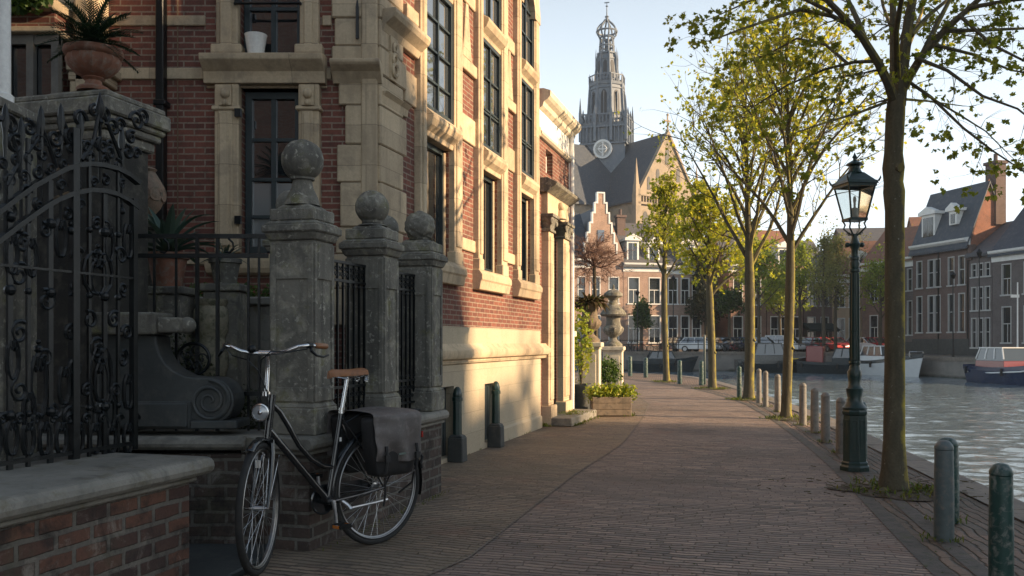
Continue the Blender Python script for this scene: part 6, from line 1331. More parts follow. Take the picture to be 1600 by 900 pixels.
def house(label, M, W_, H_, dep, wall, cols, rows, roof=None, roofh=3.5, roofmat='tile', cornice='white', plinth=0, dormers=(), chim=(), base=0.0, gable=None, cat='house', doors=(), group=None, over=.35):
    loc = M @ Vector((W_/2, dep/2, base)); t = thing('canal_house', label, cat, tuple(loc), group=group)
    holes = [(u, u+w, v, v+h) for (v, h) in rows for (u, w) in cols]
    m = MB(M); m.holed(0, W_, base, H_, holes, .2); m.add([(0,0,base),(0,dep,base),(0,dep,H_),(0,0,H_)], [(0,3,2,1)]); m.add([(W_,0,base),(W_,dep,base),(W_,dep,H_),(W_,0,H_)], [(0,1,2,3)]); m.add([(0,dep,base),(W_,dep,base),(W_,dep,H_),(0,dep,H_)], [(0,3,2,1)] )
    if roof in ('side', 'sideR'):                                     # ridge parallel to the street, gable walls at the ends
        m.add([(0,0,H_),(0,dep,H_),(0,dep/2,H_+roofh)], [(0,2,1)]); m.add([(W_,0,H_),(W_,dep,H_),(W_,dep/2,H_+roofh)], [(0,1,2)])
    if roof == 'front': m.add([(0,0,H_),(W_,0,H_),(W_/2,0,H_+roofh)], [(0,1,2)]); m.add([(0,dep,H_),(W_,dep,H_),(W_/2,dep,H_+roofh)], [(0,2,1)])
    m.build('wall', MT[wall], t)
    if roof in ('side', 'sideR'):
        r_ = MB(M); o = .15
        for (y0_, y1_) in ((-over, dep/2), (dep+over, dep/2)):
            z0_ = H_ - (over*roofh/(dep/2)) + .25
            r_.add([(-o, y0_, z0_), (W_+o, y0_, z0_), (W_+o, y1_, H_+roofh+.22), (-o, y1_, H_+roofh+.22), (-o, y0_, z0_-.2), (W_+o, y0_, z0_-.2), (W_+o, y1_, H_+roofh+.02), (-o, y1_, H_+roofh+.02)], [(0,1,2,3), (4,7,6,5), (0,4,5,1), (1,5,6,2), (3,7,4,0)])
        rf = r_.build('roof', MT[roofmat], t)
    elif roof == 'front':
        r_ = MB(M); o = .2
        for sx in (0, 1):
            x0_ = -o if sx == 0 else W_+o
            r_.add([(x0_, .15, H_-.2), (W_/2, .15, H_+roofh+.15), (W_/2, dep, H_+roofh+.15), (x0_, dep, H_-.2)], [(0,1,2,3)])
        rf = r_.build('roof', MT[roofmat], t)
    else:
        r_ = MB(M); r_.box(.1, W_-.1, .1, dep-.1, H_-.3, H_+.05); rf = r_.build('roof', MT[roofmat], t)
    if cornice:
        c = MB(M); c.extrude([(-.06, H_-.75), (-.08, H_-.3), (-.25, H_-.2), (-.42, H_-.05), (-.45, H_+.1), (-.1, H_+.16), (.1, H_+.16), (.1, H_-.75)], -.05, W_+.05, 'x'); c.build('cornice', MT[cornice], t)
    for (u, w) in cols:
        for (v, h) in rows: win_unit(t, M, u, v, w, h, door=(u, v) in doors, fm='old' if wall in ('brownbrick', 'greybrick') else '')
    if plinth: p = MB(M); p.box(-.04, W_+.04, -.06, .1, base, base+plinth); p.build('plinth', MT['greybrick'] if wall == 'pinkbrick' else MT['bluestone'], t)
    for (u, w, h, z) in dormers:
        d = MB(M); d.box(u-.15, u+w+.15, .25, dep/2, z, z+h+.25); d.box(u-.4, u+w+.4, .05, dep/2, z+h+.25, z+h+.5); d.extrude([(u-.4, z+h+.5), (u+w+.4, z+h+.5), (u+w/2, z+h+.95)], .05, .6, 'y')
        dd = d.build('dormer', MT['white'], rf); 
        g = MB(M); g.box(u+.05, u+w/2-.04, .22, .26, z+.1, z+h); g.box(u+w/2+.04, u+w-.05, .22, .26, z+.1, z+h)
        g.build('dormer_pane', MT['farglass'], t)
    for (u, y_, w, z, h) in chim:
        c = MB(M); c.box(u, u+w, y_, y_+w*.8, z, z+h); c.box(u-.12, u+w+.12, y_-.12, y_+w*.8+.12, z+h, z+h+.25); c.tube([(u+w/2, y_+w*.4, z+h+.25), (u+w/2, y_+w*.4, z+h+.9)], .16, 8); c.build('chimney', MT['brownbrick'], rf)
    if gable: gable(t, M)
    return t
px2x = lambda px, y: (px-800)/1400*y
# row facing us across the basin: frame origins by position, gently receding to the right
def FR(x, y, ang=13): return face_frame(x, y, R(ang))
def steps(W_, H_, top, n, wallm, y=0):
    def f(t, M):
        m = MB(M); tr = MB(M)
        for k in range(n):
            z0 = H_ + (top-H_)*k/n; z1 = H_ + (top-H_)*(k+1)/n; hw = W_/2*(1-(k+.25)/n)*.98 + .22
            m.box(W_/2-hw, W_/2+hw, y-.02, y+.35, z0, z1); hn = W_/2*(1-(k+1.25)/n)*.98+.22 if k < n-1 else 0
            for s in (-1, 1): tr.box(W_/2+s*hw, W_/2+s*(max(hn, 0)), y-.10, y+.40, z1+.002, z1+.16); tr.box(W_/2+s*(hw-.14), W_/2+s*(hw+.02), y-.08, y+.38, z0, z1)
        m.build('stepped_gable', MT[wallm], t); tr.build('gable_coping', MT['white'], t)
        a = MB(M); a.box(W_/2-.35, W_/2+.35, y-.08, y+.1, H_+1.2, H_+2.4); a.build('attic_window', MT['glass'], t)
    return f
r2 = [(1.3, 2.7), (5.3, 2.6)]
x_, y_ = px2x(868, 90), 90
house('pale pink house with a dark hipped slate roof, behind the end of the street wing', FR(4.6, 90.0), 3.6, 9.6, 9, 'pinkbrick', [(.6, .9), (2.1, .9)], r2, 'side', 5.2, 'slate', 'white', .6, base=.35)
house('pink brick house with a white-edged stepped gable below the church tower', FR(7.4, 90.6), 4.1, 10.3, 9, 'pinkbrick', [(.5, 1.1), (2.5, 1.1)], r2, 'front', 5.0, 'slate', None, .6, base=.35, gable=steps(3.3, 10.3, 16.4, 6, 'peachbrick'))
house('pink plastered house with grey tiled roof and two white dormers', FR(11.4, 91.5), 4.5, 9.3, 9, 'pinkbrick', [(.5, 1.2), (2.75, 1.25)], r2, 'side', 4.6, 'tile', 'white', .6, [(.6, 1.0, 1.9, 9.6), (2.9, 1.0, 1.7, 9.5)], [(.4, 3, .9, 12, 2.5)], .35)
house('long pink brick house with four tall windows on each floor, left of the dark trees', FR(15.8, 92.5), 5.6, 9.1, 9, 'pinkbrick', [(.35, 1.05), (1.75, .95), (3.0, 1.0), (4.4, .9)], r2, 'side', 4.4, 'tile', 'white', .6, [(2.2, 1.1, 1.8, 9.4)], [(4.4, 3.2, .8, 11.5, 2.6)], .35, doors=((4.4, 1.3),))
house('brown brick house right of the dark evergreen, windows on two floors', FR(22.8, 94.2), 4.3, 9.4, 9, 'redbrick', [(.5, 1.1), (2.6, 1.1)], r2, 'side', 4.5, 'tile', 'white', .6, (), [(.3, 3, .9, 12, 2)], .35)
house('dull red brick house with white paired windows, behind the bright green tree', FR(27.1, 95.2), 4.2, 9.0, 9, 'redbrick', [(.4, .95), (1.65, .95), (2.9, .95)], r2, 'side', 4.6, 'redtile', 'white', .6, [(1.6, 1.2, 1.8, 9.4)], (), .35)
def awn(t, M):
    m = MB(M); m.extrude([(0, 3.4), (-1.6, 2.7), (-1.6, 2.45), (-.02, 2.9)], -.2, 3.4, 'x'); m.build('awning', MT['awning'], t)
house('corner cafe with a dark awning over its ground floor', FR(31.6, 97.0), 3.4, 8.6, 8, 'brownbrick', [(.4, 1.0), (2.0, 1.0)], r2, 'side', 4, 'tile', 'white', .5, base=.35, gable=awn, cat='cafe')
house('sunlit peach house with a white ground floor and wide windows', FR(35.2, 99.0, -14), 6.4, 8.6, 8, 'peach', [(.4, 1.1), (1.9, 1.1), (3.4, 1.1), (4.9, 1.1)], [(1.1, 2.8), (5.2, 2.3)], 'side', 4.0, 'redtile', 'white', .5, [(2.4, 1.2, 1.6, 8.9)], (), .35)
house('small white shop row with a red roof behind the street lamp', FR(42.6, 101.0, -10), 6.4, 6.2, 8, 'cream', [(.5, 1.3), (2.3, 1.3), (4.1, 1.3)], [(1.1, 2.4)], 'side', 3.4, 'redtile', 'white', .4, base=.35)
house('cream shop with dark windows left of the nearest tree trunk', FR(49.2, 100.0, -10), 4.6, 6.6, 8, 'cream', [(.5, 1.2), (2.6, 1.2)], [(1.1, 2.4), (4.0, 1.6)], 'side', 3.2, 'redtile', 'white', .4, base=.35)
house('broad dark brick warehouse with a plain gable roof rising behind the shops', face_frame(46, 122, R(-6)), 15, 13.5, 14, 'brownbrick', [(2, 1.6), (6, 1.6), (10, 1.6)], [(4, 2.4), (9, 2.4)], 'side', 4.0, 'tile', None, 0, base=.35, cat='warehouse')
house('long flat-roofed grey hall on the skyline behind the trees', face_frame(33, 150, 0), 24, 16.5, 20, 'greybrick', [(3, 3), (9, 3), (15, 3)], [(9, 2.5)], None, 0, 'lead', 'lead', 0, base=.35, cat='hall')
house('orange-roofed house with a white gable window behind the warehouse', face_frame(49, 108, R(-12)), 7, 12.6, 9, 'redbrick', [(1, 1.4), (4, 1.4)], [(5, 2), (9, 2)], 'side', 4.2, 'redtile', 'white', 0, base=.35)
# houses on the right bank, seen obliquely
ANG = math.atan2(-.976, .216)
def RB(t0, dep=0): return face_frame(35.8+.216*t0+.976*dep, 80-.976*t0+.216*dep, ANG)
def rg(t, M):
    g = MB(M); g.box(6.8, 6.95, -.05, .06, .2, 9.0); g.build('downpipe', MT['iron'], t)
    a = MB(M); a.box(3.3, 3.42, -.06, .05, .2, 9.0); a.build('downpipe', MT['iron'], t)
house('tall brown brick canal house with steep slate roof, white dormer and orange side gable', RB(0), 7.0, 9.75, 3.8, 'brownbrick', [(.5, .75), (2.0, .75), (2.85, .75), (4.55, .75), (5.8, .75)], [(2.2, 3.1), (6.1, 2.3)], 'side', 4.6, 'slate', 'white', 1.5, [(1.0, 1.4, 2.1, 10.1), (4.5, .6, .9, 11.2)], [(6.0, 2.4, 1.2, 11, 5.0)], .1, gable=rg)
_h = [o for o in COL.objects if o.name.startswith('canal_house')][-1]
g_ = MB(RB(0)); g_.add([(7.02, 0, 9.0), (7.02, 3.8, 9.0), (7.02, 1.9, 14.75)], [(0, 1, 2)]); g_.add([(7.02, 0, 8.2), (7.02, 3.8, 8.2), (7.02, 3.8, 9.0), (7.02, 0, 9.0)], [(0, 1, 2, 3)]); g_.build('side_gable', MT['orangebrick'], _h)
def lg(t, M):
    m = MB(M)
    for k in range(5): m.box(-.1+.02*k, .35, -.12, .35, 8.0+.42*k, 8.42+.42*k) if k < 3 else None
    m.build('shoulder', MT['brownbrick'], t)
house('narrow low brick house with grey pantiles between the two larger canal houses', RB(7.05), 2.5, 8.4, 7, 'greybrick', [(.25, .55), (1.0, .55), (1.75, .55)], [(.9, 2.3), (3.9, 1.8), (6.6, 1.0)], 'side', 2.6, 'tile', None, .8, base=.1, gable=lg)
house('wide grey-brown canal house with white cornice and dark roof at the right edge', RB(9.6), 8.5, 8.35, 8, 'greybrick', [(1.0, .95), (3.2, .95), (5.2, .95), (7.1, .95)], [(1.3, 2.7), (5.0, 2.3)], 'side', 4.6, 'slate', 'white', .7, [(4.5, 1.2, 1.5, 8.9)], (), .1)
house('plain brick canal house just beyond the right edge of view', RB(18.2), 7, 9, 8, 'brownbrick', [(1, 1), (3, 1), (5, 1)], [(1.3, 2.7), (5.0, 2.3)], 'side', 4.2, 'tile', 'white', .7, base=.1)
house('orange brick house with grey pantile roof and white gable window, behind the chimney', face_frame(45, 76, ANG), 9, 10.2, 6, 'orangebrick', [(5.2, .9)], [(8.2, 1.3)], 'side', 3.6, 'tile', None, 0, base=.1)
house('small grey house with a pale cornice left of the tall brown canal house', RB(-2.6, .3), 2.5, 8.9, 8, 'greybrick', [(.3, .7), (1.4, .7)], [(2.0, 3.0), (6.0, 1.9)], 'side', 3.2, 'redtile', 'white', 1.2, base=.15)
house('red-roofed house farther along the right bank beyond the nearest tree trunk', face_frame(37.5, 96, R(-60)), 9, 9.6, 8, 'redbrick', [(1, 1), (3.2, 1), (5.4, 1), (7.4, 1)], [(1.5, 2.6), (5.6, 2.2)], 'side', 3.8, 'redtile', 'white', .8, base=.3)
# tall houses on the right bank behind the camera: they throw the shade over the near street
house('tall brick canal house on the right bank, out of view, shading the near street', face_frame(44, -4.1, R(-90)), 46, 20.9, 9, 'brownbrick', [(2+3*k, 1.1) for k in range(14)], [(1.3, 2.7), (5.2, 2.3), (9.2, 2.2)], None, 0, 'slate', 'white', .7, base=.1)
house('lower brick canal house beside it, out of view', face_frame(44, .29, R(-90)), 4.35, 16.15, 9, 'redbrick', [(.8, 1.1)], [(1.3, 2.7), (5.2, 2.3)], None, 0, 'slate', 'white', .7, base=.1)

# unseen house added behind the camera to hold skylight off the gate and facade
nb = house('brick town house added behind the camera on the left to block skylight, out of view', M_NS @ Matrix.Translation((-3.6, -22, 0)) @ Matrix.Rotation(R(90), 4, 'Z'), 19.5, 12.5, 9, 'redbrick', [(1.5+3*k, 1.1) for k in range(6)], [(1.0, 2.6), (5.0, 2.4), (8.8, 2.0)], None, 0, 'slate', 'white', .8)
nb = house('second brick town house behind the camera at the street bend, out of view', face_frame(-9, -24, R(180)), 1, 1, 1, 'redbrick', [], [], None, 0, 'slate', None) if False else None
# ---- the church
ch = thing('church', 'great gothic church with a lead-clad crossing tower, onion-shaped open crown and gabled transept', 'church', (20, 178, .35))
AX = math.atan2(-13, 8.3); TX, TY = 20.3, 178
MC = face_frame(TX, TY, AX)                                           # local x toward the gable end of the transept, z up
m = MB(MC); HW, HE, HR, LT = 7.4, 27.5, 39.6, 15.5
m.extrude([(-HW, .35), (HW, .35), (HW, HE), (0, HR), (-HW, HE)], -14, LT, 'x'); m.extrude([(-14, .35), (6, .35), (6, 20), (-14, 20)], -46, 46, 'y') if False else None
MN = face_frame(TX, TY, AX + math.pi/2)
m.extrude([(-HW, .35), (HW, .35), (HW, HE), (0, HR-.4), (-HW, HE)], -40, 9, 'x', MC.inverted() @ MN)
m.build('nave_walls', MT['nave'], ch)
rf = MB(MC); th = math.atan2(HR-HE, HW)
for (MM, L0, L1, dz) in ((None, -14, LT-.4, 0), (MC.inverted() @ MN, -40, 9.3, -.4)):
    for s in (-1, 1):
        rf.extrude([(0, HR+.35+dz), (s*(HW+.6), HE-.65), (s*(HW+.6), HE-.95), (0, HR+.05+dz)], L0, L1, 'x', MM)
rf.build('roof', MT['slate'], ch)
gb = MB(MC)
for s in (-1, 1):
    gb.extrude([(0, HR+.7), (s*(HW+.5), HE-.3), (s*(HW+.5), HE-.9), (0, HR+.0)], LT-.5, LT+.35, 'x')
    gb.box(LT-.6, LT+.5, s*HW-.6, s*HW+.6, .35, HE+.5); gb.taper(LT-.1, s*HW, HE+.5, HE+2.2, .5, .42); gb.taper(LT-.1, s*HW, HE+2.2, HE+7.0, .36, .02)
gb.box(LT+.02, LT+.5, -HW, HW, HE-1.3, HE-.9); gb.box(LT+.02, LT+.5, -HW, HW, HE+.2, HE+.45)
for k in range(22): gb.box(LT+.1, LT+.4, -HW+.5+k*.66, -HW+.72+k*.66, HE-.9, HE+.2)
gb.box(LT-.1, LT+.1, -.12, .12, HR+.6, HR+3.6); gb.box(LT-.1, LT+.1, -.75, .75, HR+2.3, HR+2.6); gb.sphere(LT, 0, HR+3.6, .25, 8, 6)
gb.build('gable_coping', MT['nave'], ch)
def gothic(m, M_, u, z0, z1, w, y):
    n_ = 7; zs = z1-w*.9; pts = [(u-w/2, z0), (u+w/2, z0), (u+w/2, zs)]
    for k in range(1, n_): a = k/n_; pts.append((u+w/2*(1-a**1.6), zs + (z1-zs)*math.sin(a*math.pi/2)))
    pts.append((u, z1))
    for k in range(n_-1, 0, -1): a = k/n_; pts.append((u-w/2*(1-a**1.6), zs + (z1-zs)*math.sin(a*math.pi/2)))
    pts.append((u-w/2, zs)); m.extrude(pts, y[0], y[1], 'y', M_)
MG = Matrix.Translation((LT, 0, 0)) @ Matrix.Rotation(R(90), 4, 'Z')
MT['dark'] = mat('dark_opening', (.03, .032, .035), (.04, .042, .045), None, 1, .6, 0)
for (u, z0, z1, w) in ((-.1, 34, 37, .9), (-2.4, 30.5, 33, .8), (2.6, 31, 33.6, .8), (-4.6, 29.0, 31.4, .7), (0, 28.7, 31, .9), (0, 6, 25, 7), (-5.4, 18, 25, 1.2), (5.4, 18, 25, 1.2)):
    m = MB(MC); gothic(m, MG, u, z0, z1, w, (-.06, .1)); m.build('window', MT['dark'], ch)
m = MB(MC)
for u in (-2.3, -.8, .8, 2.3): m.box(u-.14, u+.14, -.25, .02, 6, 22.5, MG)
gothic_ring = [(-3.6, 22)]; m.box(-3.7, 3.7, -.25, .02, 14, 14.3, MG); m.build('tracery', MT['nave'], ch)
# tower: three receding stages, octagonal feel, pinnacles, open crown
MTW = face_frame(TX-1.5, TY-.4, R(-16)); tw = MB(MTW); K_ = .1286
def stage(m, a0, a1, z0, z1): m.taper(0, 0, z0, z1, a0, a1)
hz = lambda py: 1.3 + (535-py)*178/1400
stage(tw, 4.3, 4.2, 24, hz(232)); stage(tw, 4.2, 4.1, hz(232), hz(205)); tw.taper(0, 0, hz(205), hz(200), 4.2, 4.4)
OC = Matrix.Rotation(math.pi/8, 4, 'Z'); o8 = 1/math.cos(math.pi/8)
tw.lathe([(3.55*o8, hz(200)), (3.12*o8, hz(139)), (3.3*o8, hz(138)), (3.4*o8, hz(134)), (2.3*o8, hz(133.9)), (1.62*o8, hz(88)), (1.85*o8, hz(87)), (1.85*o8, hz(85)), (.6, hz(84.9))], 0, 0, 8, OC)
tw.build('tower_body', MT['lead'], ch)
F8 = [Matrix.Rotation(k*math.pi/4, 4, 'Z') for k in range(8)]
for k in range(8):
    op = MB(MTW); op.M = MTW; lean = lambda y0, y1, z0, z1: Matrix(((1,0,0,0),(0,1,(y1-y0)/(z1-z0),y0-z0*(y1-y0)/(z1-z0)),(0,0,1,0),(0,0,0,1)))
    gothic(op, F8[k] @ lean(-3.55, -3.12, hz(200), hz(139)), 0, hz(186), hz(147), 1.15, (-.07, .3)); op.build('opening', MT['dark'], ch)
    op = MB(MTW); gothic(op, F8[k] @ lean(-2.3, -1.62, hz(134), hz(88)), 0, hz(124), hz(98), .72, (-.07, .3)); op.build('opening', MT['dark'], ch)
rb = MB(MTW)
for k in range(8):
    a = (k+.5)*math.pi/4; c, s_ = math.cos(a), math.sin(a)
    q8 = lambda r, z: (r*o8*c, r*o8*s_, z)
    rb.tube([q8(3.62, hz(201)), q8(3.18, hz(138)), q8(3.25, hz(126))], [.30, .24, .16], 5); rb.tube([q8(3.22, hz(131)), q8(3.2, hz(118))], [.22, .02], 5)
    rb.tube([q8(2.36, hz(134)), q8(1.68, hz(86))], [.22, .16], 5); rb.tube([q8(2.05, hz(112)), q8(2.05, hz(92)), q8(2.02, hz(78))], [.14, .13, .01], 5)
    rb.box(-.06, .06, -3.62, -3.3, hz(198), hz(150), F8[k]); rb.box(-.05, .05, -2.33, -1.9, hz(130), hz(118), F8[k])
    for (z, r) in ((hz(190), 3.56), (hz(143), 3.25), (hz(128), 2.3), (hz(95), 1.8)): rb.box(-r*.41, r*.41, -r-.06, -r+.3, z-.13, z+.13, F8[k])
    r = 3.4; rb.box(-r*.41, r*.41, -r-.05, -r+.1, hz(134)+1.3, hz(134)+1.5, F8[k])
    for q_ in range(5): u = -1.2+q_*.6; rb.box(u-.07, u+.07, -r-.03, -r+.08, hz(134), hz(134)+1.3, F8[k])
for k in range(4):
    M_ = Matrix.Rotation(k*math.pi/2, 4, 'Z'); a = 4.45
    rb.box(-a, a, -a-.1, -a+.1, hz(200)+1.55, hz(200)+1.8, M_)
    for q_ in range(13): uu = -a + 2*a*(q_+.5)/13; rb.box(uu-.10, uu+.10, -a-.08, -a+.08, hz(200), hz(200)+1.55, M_)
    for uu in (-a, -a*.36, a*.36): rb.box(uu-.26, uu+.26, -a-.26, -a+.26, hz(228), hz(200)+2.0, M_); rb.taper(uu, -a, hz(200)+2.0, hz(200)+(5.0 if abs(uu) > 4 else 3.4), .24, .02, M=M_)
    for u in (-3.9, -3.1, -2.3, -.8, .8, 2.3, 3.1, 3.9): rb.box(u-.10, u+.10, -4.56, -4.2, hz(230), hz(204), M_)
    for z in (hz(232), hz(206)): rb.box(-4.6, 4.6, -4.6, -4.3, z-.14, z+.14, M_)
rb.build('ribs', MT['lead'], ch)
la = MB(MTW)
for k in range(8):
    a = 2*math.pi*(k+.5)/8; la.tube([(1.5*math.cos(a), 1.5*math.sin(a), hz(87)), (1.25*math.cos(a), 1.25*math.sin(a), hz(60))], .19, 6)
    prof = [(1.4, hz(60)), (1.85, hz(56)), (2.0, hz(51)), (1.85, hz(46)), (1.4, hz(41)), (.7, hz(36)), (.35, hz(32))]
    la.tube([(r*math.cos(a), r*math.sin(a), z) for r, z in prof], .17, 5)
for z, r in ((hz(87), 1.6), (hz(74), 1.4), (hz(61), 1.4), (hz(51), 2.0)): la.ring((0, 0, z), (0, 0, 1), r, .20, 16, 5)
la.lathe([(.35, hz(32)), (.25, hz(29)), (.45, hz(27.5)), (.12, hz(25)), (.09, hz(12)), (.3, hz(11)), (.06, hz(9.5)), (.05, hz(5))], 0, 0, 8); la.box(-.5, .5, -.06, .06, hz(6), hz(4.6)); la.taper(0, 0, hz(88), hz(62), .35, .25)
la.build('crown', MT['lead'], ch)
ck = MB(MTW); ck.lathe([(1.85, 0), (1.85, .12), (1.45, .12), (1.45, 0)], 0, 0, 32, Matrix.Translation((0, -4.62, hz(241))) @ Matrix.Rotation(R(90), 4, 'X'))
for k in range(12): ck.box(-.12, .12, -.02, .10, 1.45, 1.85, Matrix.Translation((0, -4.66, hz(241))) @ Matrix.Rotation(k*math.pi/6, 4, 'Y'))
ck.box(-.13, .13, -4.78, -4.6, hz(241)-1.4, hz(241)+1.4); ck.box(-1.0, 1.0, -4.79, -4.6, hz(241)-.13, hz(241)+.13); ck.ring((0, -4.71, hz(241)), (0, 1, 0), .75, .10, 20, 5)
ck.build('clock', MT['white'], ch)

# ---- far trees
MTF = 'farbark'
def ftree(seed, px, y, label, top, crown0, spread, lm, leaf, r=.16, per=5, nb=14, ang=.7, name='street_tree', base=.35):
    x = px2x(px, y); t = row_tree(seed, 0, 0, label, r, crown0, top, spread, lm, leaf, per, nb, 2, ang, MTF, name, 'trees along the far quay', DIAM, kidsn=2, sp=.22); t.location = (x, y, base); return t
_build = MB.build
ftree(51, 1185, 82.5, 'full green tree on the far quay, left of the second and third near trees', 10.5, 4.0, 3.0, 'leaffar', .32, per=5, nb=16, ang=.8)
ftree(52, 1250, 86, 'green tree on the far quay in front of the cafe awning', 10.5, 4.2, 2.6, 'leaffar', .30, per=4)
ftree(53, 1287, 79.5, 'slender pale olive tree on the far quay, between the second tree and the lamp', 11.3, 3.6, 2.0, 'leafolive', .22, per=4, ang=.5)
ftree(54, 1306, 83, 'slender olive tree on the far quay, just left of the street lamp', 11.4, 3.8, 2.2, 'leafolive', .22, per=4, ang=.5)
ftree(55, 1376, 83.5, 'green tree on the far quay behind the lamp, left of the nearest trunk', 9.0, 3.0, 2.6, 'leaffar', .28, per=4)
ftree(56, 1338, 98, 'tall twiggy tree in front of the brick warehouse', 13.0, 4.0, 3.4, 'leafolive', .18, per=2)
ftree(57, 1102, 92.5, 'dark evergreen tree between the pink and the brown houses', 10.5, 2.5, 1.7, 'darkbush', .42, per=6, nb=18, ang=.7)
ftree(58, 1218, 91, 'bushy bright green tree close in front of the red brick house', 8.6, 3.2, 2.2, 'leaffar', .32, per=4, ang=.85)
ftree(59, 1140, 88.5, 'pruned flat-headed tree in front of the brown brick house', 5.8, 3.8, 1.1, 'ivy', .28, per=5, ang=1.0)
ftree(60, 1003, 88, 'dark green small tree in front of the pink house with dormers', 5.0, 2.4, .8, 'ivy', .25, per=5, ang=1.0)
ftree(61, 1420, 100, 'bare twiggy tree on the right bank, above the roofs', 14.0, 6.0, 3.5, 'leafolive', .12, per=1)

for i, (x, y) in enumerate(((40.2, -6.5), (40.0, -2.2), (39.8, 2.4))):  # unseen trees added to feather the houses' shadow edge with dapples
    t = row_tree(71+i, 0, 0, 'tree added out of view on the right bank to dapple the light on the facade', .2, 4.5, 15.5, 3.2, 'leaffar', .34, 5, 18, 2, .6, MTF, 'street_tree', 'trees out of view on the right bank', DIAM, kidsn=2, sp=.22); t.location = (x, y, .1)
# ---- parked cars
def car(label, x, y, rz, col, z=.35, tall=1.0):
    t = thing('parked_car', label, 'car', (x, y, z), rz, 'cars parked along the far quay'); m = MB()
    m.extrude([(-2.05, .28), (2.05, .28), (2.1, .5), (2.05, .72), (1.0, .92), (-1.75, .92), (-2.08, .85), (-2.1, .5)], -.85, .85, 'y'); m.build('body', MT[col], t, local=True, bevel=.06, seg=2)
    m = MB(); H = 1.42*tall; vs = [(1.05, -.78, .92), (1.05, .78, .92), (-1.8, .78, .92), (-1.8, -.78, .92), (.35, -.62, H), (.35, .62, H), (-1.35, .62, H), (-1.35, -.62, H)]; m.add(vs, [(0,1,5,4), (1,2,6,5), (2,3,7,6), (3,0,4,7), (4,5,6,7)]); m.build('windows', MT['glass'], t, local=True)
    m = MB(); m.box(-1.38, .38, -.64, .64, H, H+.05)
    for sy in (-1, 1):
        m.tube([(1.05, sy*.78, .92), (.35, sy*.62, H)], .045, 5); m.tube([(-.4, sy*.79, .92), (-.4, sy*.63, H)], .045, 5); m.tube([(-1.8, sy*.78, .92), (-1.35, sy*.62, H)], .06, 5)
    m.build('roof', MT[col], t, local=True)
    for sx in (-1.3, 1.3):
        for sy in (-1, 1): w_ = MB(); w_.tube([(sx, sy*.70, .31), (sx, sy*.87, .31)], .31, 16); wo_ = w_.build('wheel', MT['rubber'], t, local=True); w_ = MB(); w_.tube([(sx, sy*.872, .31), (sx, sy*.885, .31)], .19, 12); w_.build('rim', MT['alu'], wo_, local=True)
    for sy in (-1, 1): m = MB(); m.box(2.02, 2.10, sy*.62-.15, sy*.62+.15, .58, .70); m.build('headlight', MT['glass'], t, local=True)
    for sy in (-1, 1): m = MB(); m.box(-2.1, -2.04, sy*.65-.12, sy*.65+.12, .62, .80); m.build('tail_light', MT['carred'], t, local=True)
    return t
def paint(n, c): MT[n] = mat(n, c, tuple(x*.92 for x in c), None, 2, .25, 0, spec=.6, coat=.6)
paint('carwhite', (.62, .63, .63)); paint('carsilver', (.34, .36, .38)); paint('carred', (.32, .02, .02)); paint('carblue', (.03, .05, .10)); paint('cargrey', (.10, .11, .12)); paint('carblack', (.02, .02, .022))
for i, (px, y, rz, c, lb, tl) in enumerate([(1094, 87.2, -25, 'carwhite', 'white parked car left of the fourth tree trunk, before the pink houses', 1), (1128, 88.5, -60, 'cargrey', 'dark grey parked car right of the fourth tree trunk', 1), (1198, 87, -50, 'carsilver', 'silver parked car behind the full green tree', 1), (1222, 86.4, -40, 'carwhite', 'white tall parked car between the third and second tree trunks', 1.12), (1246, 88, -60, 'cargrey', 'grey parked car just right of the second tree trunk', 1), (1281, 90, -50, 'carred', 'red parked car before the peach house', 1), (1303, 91, -60, 'carred', 'second red parked car, closest to the left side of the street lamp', 1), (1350, 92, -60, 'carwhite', 'white parked car right of the lamp post', 1), (1369, 91, -70, 'carred', 'red parked car close to the left side of the nearest trunk', 1), (1064, 89.5, -50, 'carblack', 'black parked car right of the fifth tree', 1), (1160, 89, -70, 'carblue', 'dark blue parked car just left of the third tree trunk', 1)]):
    car(lb, px2x(px, y), y, R(rz), c, .35, tl)
